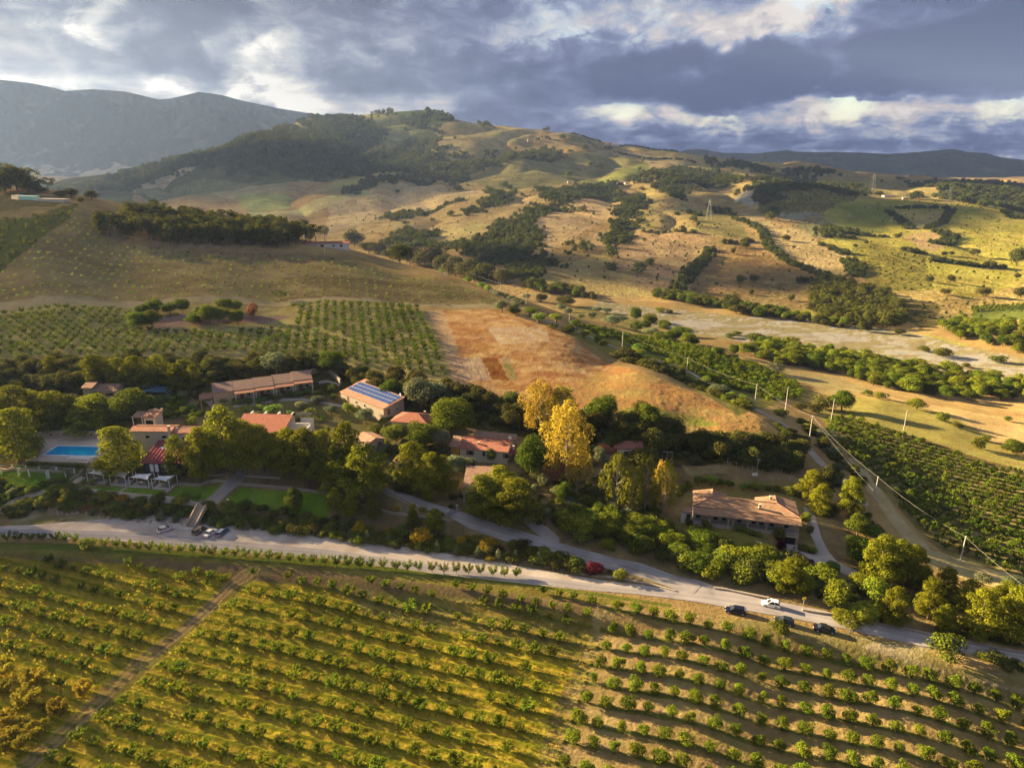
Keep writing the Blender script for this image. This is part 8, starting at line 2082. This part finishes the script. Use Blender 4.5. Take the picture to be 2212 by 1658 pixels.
# ------------------------------------------------------------------ cars
TYRE = flat_mat('tyre', (.02, .02, .02), .9, .2)
RIM = flat_mat('alloy_rim', (.45, .45, .46), .35, .6)
RLAMP = flat_mat('tail_lamp', (.35, .01, .01), .3, .5)
HLAMP = flat_mat('head_lamp', (.75, .78, .8), .1, .8)
def paintm(n_, c, rough=.22, metal=.3):
    return flat_mat(n_, c, rough, .6, metal=metal)
def loft(secs, close=True):
    """secs: list of rings with equal counts"""
    n_ = len(secs[0]); vs = [p for s_ in secs for p in s_]; fs = []
    for i in range(len(secs) - 1):
        for k in range(n_): fs.append((i * n_ + k, i * n_ + (k + 1) % n_, (i + 1) * n_ + (k + 1) % n_, (i + 1) * n_ + k))
    if close: fs += [tuple(range(n_))[::-1], tuple(range((len(secs) - 1) * n_, len(secs) * n_))]
    return vs, fs
def car(label, mat, x_, y_, heading, L_=4.3, W_=1.78, H_=1.48, style='hatch', group='parked cars'):
    """origin under the middle of the car, nose towards +x"""
    a = [float(ground(x_ + q * math.cos(heading), y_ + q * math.sin(heading))) for q in (-1.3, 0, 1.3)]
    r = root('parked_car', label, 'car', (x_, y_), max(a) + .05, heading, group)
    h = L_ / 2; w = W_ / 2; belt = H_ * .60
    prof = [(-h, .42, .62, .80), (-h + .08, .28, belt * .98, .92), (-h + .5, .20, belt * 1.02, 1), (-h * .35, .18, belt * 1.0, 1), (h * .30, .18, belt * .97, 1), (h - .75, .20, belt * .84, .98), (h - .18, .26, belt * .68, .90), (h, .36, belt * .52, .72)]
    secs = []
    for x0_, zb_, zt_, k in prof:
        ww = w * k
        secs.append([(x0_, -ww, zb_), (x0_, -ww * 1.0, zb_ + (zt_ - zb_) * .7), (x0_, -ww * .90, zt_), (x0_, ww * .90, zt_), (x0_, ww, zb_ + (zt_ - zb_) * .7), (x0_, ww, zb_)])
    v, f = loft(secs); MB().add(v, f).build('body', mat, r, False)
    rear = {'hatch': -h + .25, 'wagon': -h + .12, 'sedan': -h + .85, 'van': -h + .08, 'suv': -h + .12}[style]
    rt_ = {'hatch': -h + .75, 'wagon': -h + .55, 'sedan': -h + 1.45, 'van': -h + .25, 'suv': -h + .5}[style]
    fr0, fr1 = h - 1.15, h - 1.95
    if style == 'van': fr0, fr1 = h - .75, h - 1.45
    g = [(rear, belt * .99, .88), (rt_, H_ - .05, .72), (-.1, H_ - .01, .73), (fr1, H_ - .05, .70), (fr0, belt * .93, .86)]
    b0 = [(x0_, -w * k, z_) for x0_, z_, k in g]; b1 = [(x0_, w * k, z_) for x0_, z_, k in g]
    xs_ = [p[0] for p in g]
    m = MB(); vs = b0 + b1
    m.add(vs, [(0, 1, 6, 5), (3, 4, 9, 8), (0, 4, 3, 2, 1), (5, 6, 7, 8, 9)]); gl = m.build('windows', GLASS, r)
    m = MB(); t = .035
    m.slab([(g[1][0] - .05, -w * .73, g[1][1] + t), (g[2][0], -w * .74, g[2][1] + t), (g[3][0] + .05, -w * .71, g[3][1] + t), (g[3][0] + .05, w * .71, g[3][1] + t), (g[2][0], w * .74, g[2][1] + t), (g[1][0] - .05, w * .73, g[1][1] + t)], .06)
    for s_ in (-1, 1):
        for i, j in ((0, 1), (4, 3)): m.bar((g[i][0], s_ * w * g[i][2], g[i][1]), (g[j][0], s_ * w * g[j][2], g[j][1]), .05, 4)
        xm = (g[1][0] + g[3][0]) / 2; m.bar((xm, s_ * w * .885, belt), (xm, s_ * w * .74, H_ - .03), .045, 4)
    m.build('roof', mat, r)
    wv, wf = tube([(0, -.11, 0), (0, .11, 0)], [.32, .32], 14); rv_, rf = tube([(0, -.125, 0), (0, .125, 0)], [.19, .19], 10)
    for wx_ in (-h + .82, h - .85):
        for wy in (-w + .08, w - .08):
            wh = bpy.data.objects.new('wheel', None); COL.objects.link(wh); wh.parent = r; wh.location = (wx_, wy, .30)
            MB().add(wv, [tuple(q) for q in wf] + [tuple(range(14))[::-1], tuple(range(14, 28))]).build('tyre', TYRE, wh)
            MB().add(rv_, [tuple(q) for q in rf] + [tuple(range(10))[::-1], tuple(range(10, 20))]).build('rim', RIM, wh)
    for s_ in (-1, 1):
        MB().box(h - .22, s_ * w * .62 - .16, belt * .58, h - .02, s_ * w * .62 + .16, belt * .70).build('headlight', HLAMP, r)
        MB().box(-h - .01, s_ * w * .72 - .12, belt * .72, -h + .14, s_ * w * .72 + .12, belt * .98).build('tail_light', RLAMP, r)
        MB().box(fr0 - .15, s_ * (w + .06) - .08, belt * .95, fr0 + .02, s_ * (w + .06) + .08, belt * 1.1).build('mirror', mat, r)
    MB().box(-h - .035, -.26, .45, -h + .02, .26, .57).build('number_plate', WHITE, r)
    return r
def car_px(label, mat, sh, nose, tail, **kw):
    a = hit(*S(sh, [nose])[0])[0]; b = hit(*S(sh, [tail])[0])[0]
    c = (a + b) / 2; car(label, mat, c[0], c[1], math.atan2(a[1] - b[1], a[0] - b[0]), **kw)
car_px('silver hatchback parked alone on the gravel left of the stairs', paintm('silver_paint', (.46, .47, .50)), 'r', (575, 640), (395, 690), style='hatch')
car_px('dark grey-brown van-like car nearest the stairs', paintm('taupe_paint', (.10, .085, .075)), 'r', (1290, 650), (1140, 748), style='van', H_=1.7, L_=4.2)
car_px('silver saloon parked in the middle of the three by the stairs', paintm('pale_silver_paint', (.50, .51, .55)), 'r', (1530, 690), (1370, 800), style='sedan', L_=4.6)
car_px('blue-grey estate car, rightmost by the stairs', paintm('blue_grey_paint', (.12, .15, .26)), 'r', (1775, 680), (1640, 785), style='wagon', L_=4.5)
car_px('white hatchback parked on the upper side of the road', paintm('white_car_paint', (.80, .79, .74), .3, 0), 'q', (650, 310), (800, 340), style='suv', H_=1.55, L_=3.9)
car_px('dark blue estate car, leftmost on the lower side of the road', paintm('navy_paint', (.008, .010, .025), .12), 'q', (150, 395), (350, 430), style='wagon', L_=4.6, H_=1.45)
car_px('dark green-black hatchback behind the sunlit bush', paintm('green_black_paint', (.02, .028, .028), .12), 'q', (805, 535), (1000, 580), style='hatch', L_=4.2)
car_px('black saloon, rightmost car on the lower side of the road', paintm('black_paint', (.015, .016, .018), .10), 'q', (1560, 685), (1340, 640), style='sedan', L_=4.5, H_=1.42)
car_px('dark car half hidden in front of the rust-red garage door', paintm('slate_paint', (.03, .035, .05), .15), 'p', (560, 650), (720, 640), style='sedan')

# ------------------------------------------------------------------ people
def limb_mesh(name, verts, edges, radii, mat, parent, lvl=1):
    me_ = bpy.data.meshes.new(name); me_.from_pydata(verts, edges, []); me_.materials.append(mat)
    o = put(name, me_, parent)
    sk = o.modifiers.new('skin', 'SKIN'); sk.use_smooth_shade = True
    for i, rr in enumerate(radii): me_.skin_vertices[0].data[i].radius = (rr, rr)
    me_.skin_vertices[0].data[0].use_root = True
    sb = o.modifiers.new('subsurf', 'SUBSURF'); sb.levels = lvl; sb.render_levels = lvl
    return o
SKIN = flat_mat('skin', (.42, .25, .17), .6, .3); HAIR = flat_mat('dark_hair', (.03, .02, .015), .8, .2)
def person(label, x_, y_, z_, heading, top, legs, stride=.18, group=None):
    r = root('person', label, 'person', (x_, y_), z_, heading, group)
    s = stride
    V_ = [(0, 0, .95), (0, 0, 1.18), (0, 0, 1.42), (0, 0, 1.52), (0, .01, 1.62), (0, .02, 1.72),
          (.10, 0, .92), (.11, s, .50), (.11, s * .9, .08), (.11, s * .9 + .16, .04), (-.10, 0, .92), (-.11, -s * .4, .50), (-.11, -s * 1.1, .09), (-.11, -s * 1.1 + .16, .04),
          (.19, 0, 1.42), (.25, -.06, 1.14), (.24, .10, .92), (.24, .15, .84), (-.19, 0, 1.42), (-.25, .06, 1.14), (-.24, .16, .93), (-.24, .20, .85)]
    E_ = [(0, 1), (1, 2), (2, 3), (3, 4), (4, 5), (0, 6), (6, 7), (7, 8), (8, 9), (0, 10), (10, 11), (11, 12), (12, 13), (2, 14), (14, 15), (15, 16), (16, 17), (2, 18), (18, 19), (19, 20), (20, 21)]
    rad = [.13, .12, .13, .055, .09, .085, .085, .06, .042, .035, .085, .06, .042, .035, .055, .042, .034, .03, .055, .042, .034, .03]
    limb_mesh('body', V_, E_, rad, SKIN, r)
    up = [0, 1, 2, 14, 15, 18, 19]; ix = {v: i for i, v in enumerate(up)}
    limb_mesh('shirt', [V_[i] for i in up], [(ix[a], ix[b]) for a, b in ((0, 1), (1, 2), (2, 14), (14, 15), (2, 18), (18, 19))], [.155, .145, .155, .075, .055, .075, .055], top, r)
    lo_ = [0, 6, 7, 8, 10, 11, 12]; ix = {v: i for i, v in enumerate(lo_)}
    limb_mesh('trousers', [V_[i] for i in lo_], [(ix[a], ix[b]) for a, b in ((0, 6), (6, 7), (7, 8), (0, 10), (10, 11), (11, 12))], [.145, .105, .078, .06, .105, .078, .06], legs, r)
    bl = [(0, -.015, 1.73, .105, .115, .10)]; v, f = leaf_cloud(np.random.default_rng(1), bl, .05, 2.0, .2, .1); put('hair', np_mesh('hair', v, f, HAIR), r)
    return r
NAVY = flat_mat('navy_cloth', (.03, .04, .12)); PALEB = flat_mat('pale_blue_cloth', (.30, .38, .55)); DARKC = flat_mat('dark_cloth', (.03, .03, .04)); TEAL = flat_mat('grey_cloth', (.20, .20, .24))
p = hit(*S('n', [(1866, 1078)])[0])[0]; person('person in dark clothes walking on the paved drive by the farmhouse entrance', p[0], p[1], p[2] + .1, R(100), DARKC, NAVY)
p = hit(*S('r', [(1290, 118)])[0])[0]; person('person in a pale blue top at the head of the stone stairs, on the left', p[0] - .3, p[1] - .1, p[2] + .14, R(190), PALEB, NAVY, .12)
person('person in dark clothes at the head of the stone stairs, on the right', p[0] + .4, p[1] + .2, p[2] + .14, R(170), DARKC, TEAL, .12)
# bare young tree, garden chair, posts, sign
p = hit(*S('m', [(572, 1185)])[0])[0]
r = root('bare_tree', 'leafless pale young tree standing on the right lawn', 'tree', p, p[2], 0)
tv, tf = join_np([tube(*t) for t in [([(0, 0, -.3), (0, 0, 1.6), (.1, 0, 2.6)], [.10, .08, .05], 5), ([(0, 0, 1.6), (-.6, 0, 2.9), (-.9, .2, 4.2)], [.07, .05, .02], 4), ([(.1, 0, 2.6), (.8, .1, 3.6), (1.7, 0, 4.4)], [.05, .04, .015], 4), ([(-.6, 0, 2.9), (-.2, .2, 4.0)], [.04, .012], 4), ([(.8, .1, 3.6), (.7, 0, 4.6)], [.03, .01], 4)]])
put('trunk', np_mesh('trunk', tv, tf, BARKP), r)
p = hit(*S('r', [(1825, 45)])[0])[0]
r = root('garden_chair', 'white plastic garden chair standing on the right lawn', 'chair', p, p[2] + .02, R(30))
MB().box(-.3, -.3, .40, .3, .3, .45).build('seat', WHITE, r); MB().box(-.3, .27, .451, .3, .32, .95).build('backrest', WHITE, r)
for a in (-.28, .22):
    for b in (-.28, .22): MB().box(a, b, 0, a + .06, b + .06, .399).build('leg', WHITE, r)
p = hit(*S('q', [(1800, 690)])[0])[0]
r = root('bollard', 'slim blue-grey marker post at the roadside right of the black saloon', 'bollard', p, p[2], 0)
MB().bar((0, 0, -.2), (0, 0, 1.15), .13, 8).build('post', paintm('bollard_paint', (.10, .13, .22), .5), r); MB().bar((0, 0, 1.152), (0, 0, 1.35), .15, 8, .05).build('cap', METAL, r)
p = hit(*S('q', [(1172, 300)])[0])[0]
r = root('road_sign', 'small yellow sign board at the roadside in the hedge', 'sign', p, p[2], R(10))
MB().bar((0, .05, -.2), (0, .05, 1.9), .04, 5).build('post', METAL, r); MB().box(-.45, -.03, 1.25, .45, 0, 1.85).build('board', flat_mat('yellow_board', (.72, .55, .02), .5), r)
# gate across the uphill lane
a = hit(*S('e', [(1088, 1278)])[0])[0]; b = hit(*S('e', [(1150, 1240)])[0])[0]
d_ = b - a; L_ = float(np.hypot(d_[0], d_[1]))
r = root('metal_gate', 'open dark blue metal gate leaf beside the uphill lane', 'gate', a, a[2], math.atan2(d_[1], d_[0]))
GT = paintm('gate_paint', (.05, .08, .12), .5, 0)
m = MB()
for z_ in (.15, 1.6): m.bar((0, 0, z_), (L_, 0, z_), .05, 4)
m.build('frame', GT, r)
for k in range(int(L_ / .22)): MB().bar((.1 + k * .22, 0, .15), (.1 + k * .22, 0, 1.7), .025, 4).build('bar', GT, r)
for q, dsc in ((0, 'left pillar of the lane gate'), (L_, 'right pillar of the lane gate')):
    pp = a + d_ * q / L_
    g_ = root('gate_pillar', dsc, 'pillar', pp, float(ground(pp[0], pp[1])), 0, 'pillars of the lane gate'); MB().box(-.25, -.25, -.3, .25, .25, 1.9).build('shaft', W_STONE, g_); MB().box(-.32, -.32, 1.902, .32, .32, 2.02).build('coping', CONC, g_)
# wire fence on posts behind the farmhouse
for k, (x_, y_) in enumerate(((1040, 770), (1100, 800), (1140, 815), (1180, 825), (1205, 830), (1275, 838), (1330, 842), (1400, 850), (1470, 862))):
    p = hit(*S('f', [(x_, y_)])[0])[0]; o = MB().bar((0, 0, -.2), (0, 0, 1.7), .06, 5).build('fence_post', POST, None, False, p); tag(o, 'thin pale fence post at the foot of the dark bank behind the farmhouse', 'post', 'fence posts behind the farmhouse')

# ------------------------------------------------------------------ unseen clouds added up-sun, beyond the left of the view, to shade chosen slopes
CLOUD = flat_mat('cloud_white', (.80, .80, .82), 1.0, 0.0)
def cloud(label, u, v, half, alt):
    p = hit(u, v)[0] if v > 330 else np.array([u, v * 1000.0, 0])
    k = (alt - p[2]) / to_sun.z
    c = (p[0] + to_sun.x * k, p[1] + to_sun.y * k, alt)
    a, b = np.meshgrid(np.linspace(0, 2 * np.pi, 65)[:-1], np.linspace(.02, np.pi - .02, 33))
    X_ = np.cos(a) * np.sin(b); Y_ = np.sin(a) * np.sin(b); Z_ = np.cos(b)
    d_ = 1 + .55 * (perlin(X_ * 1.7 + u, Y_ * 1.7 + Z_) + .6 * perlin(X_ * 4 + Z_ * 2, Y_ * 4 + v) + .35 * perlin(X_ * 9, Y_ * 9 + Z_ * 5))
    V_ = np.stack([X_ * d_ * half[0], Y_ * d_ * half[1], np.where(Z_ > 0, Z_ * d_, Z_ * .35) * half[2]], -1).reshape(-1, 3)
    i = np.arange(32)[:, None] * 64; j = np.arange(64)[None]
    F_ = np.stack([i + j, i + (j + 1) % 64, i + 64 + (j + 1) % 64, i + 64 + j], -1).reshape(-1, 4)
    o = put('cloud', np_mesh('cloud', V_, F_, CLOUD, True), None, c); tag(o, label, kind='structure')
cloud('unseen cloud added up-sun to shade the left bank of the valley', 1150, 560, (90, 70, 20), 1300)
cloud('unseen cloud added up-sun to shade the wooded flank of the big hill', 520, 372, (520, 300, 60), 1700)
cloud('unseen cloud added up-sun to shade the ploughed spur', 1660, 600, (90, 60, 18), 1350)
cloud('unseen cloud added up-sun to shade the scrubby knoll', 1750, 430, (330, 160, 30), 1500)
cloud('unseen cloud added up-sun to shade the far plateau', 2100, 400, (650, 420, 50), 1700)
cloud('unseen cloud added up-sun to shade the dark hills', 3000, 6.0, (3200, 1500, 150), 2600)

# ------------------------------------------------------------------ the air
HAZE = True
if HAZE:
    bx = MB().box(-7500, -60, -130, 7500, 7900, 980)
    hz = bx.build('haze', [], None)
    mt = bpy.data.materials.new('haze'); mt.use_nodes = True
    for nd in list(mt.node_tree.nodes): mt.node_tree.nodes.remove(nd)
    T = NT(mt.node_tree)
    vol = T.n('ShaderNodeVolumePrincipled', ins={'Color': (.40, .56, 1.0, 1), 'Density': 3.2e-5, 'Anisotropy': .25})
    T.n('ShaderNodeOutputMaterial', ins={'Volume': vol.outputs[0]})
    hz.data.materials.append(mt)
    tag(hz, 'thin blue air over the valley', kind='stuff')
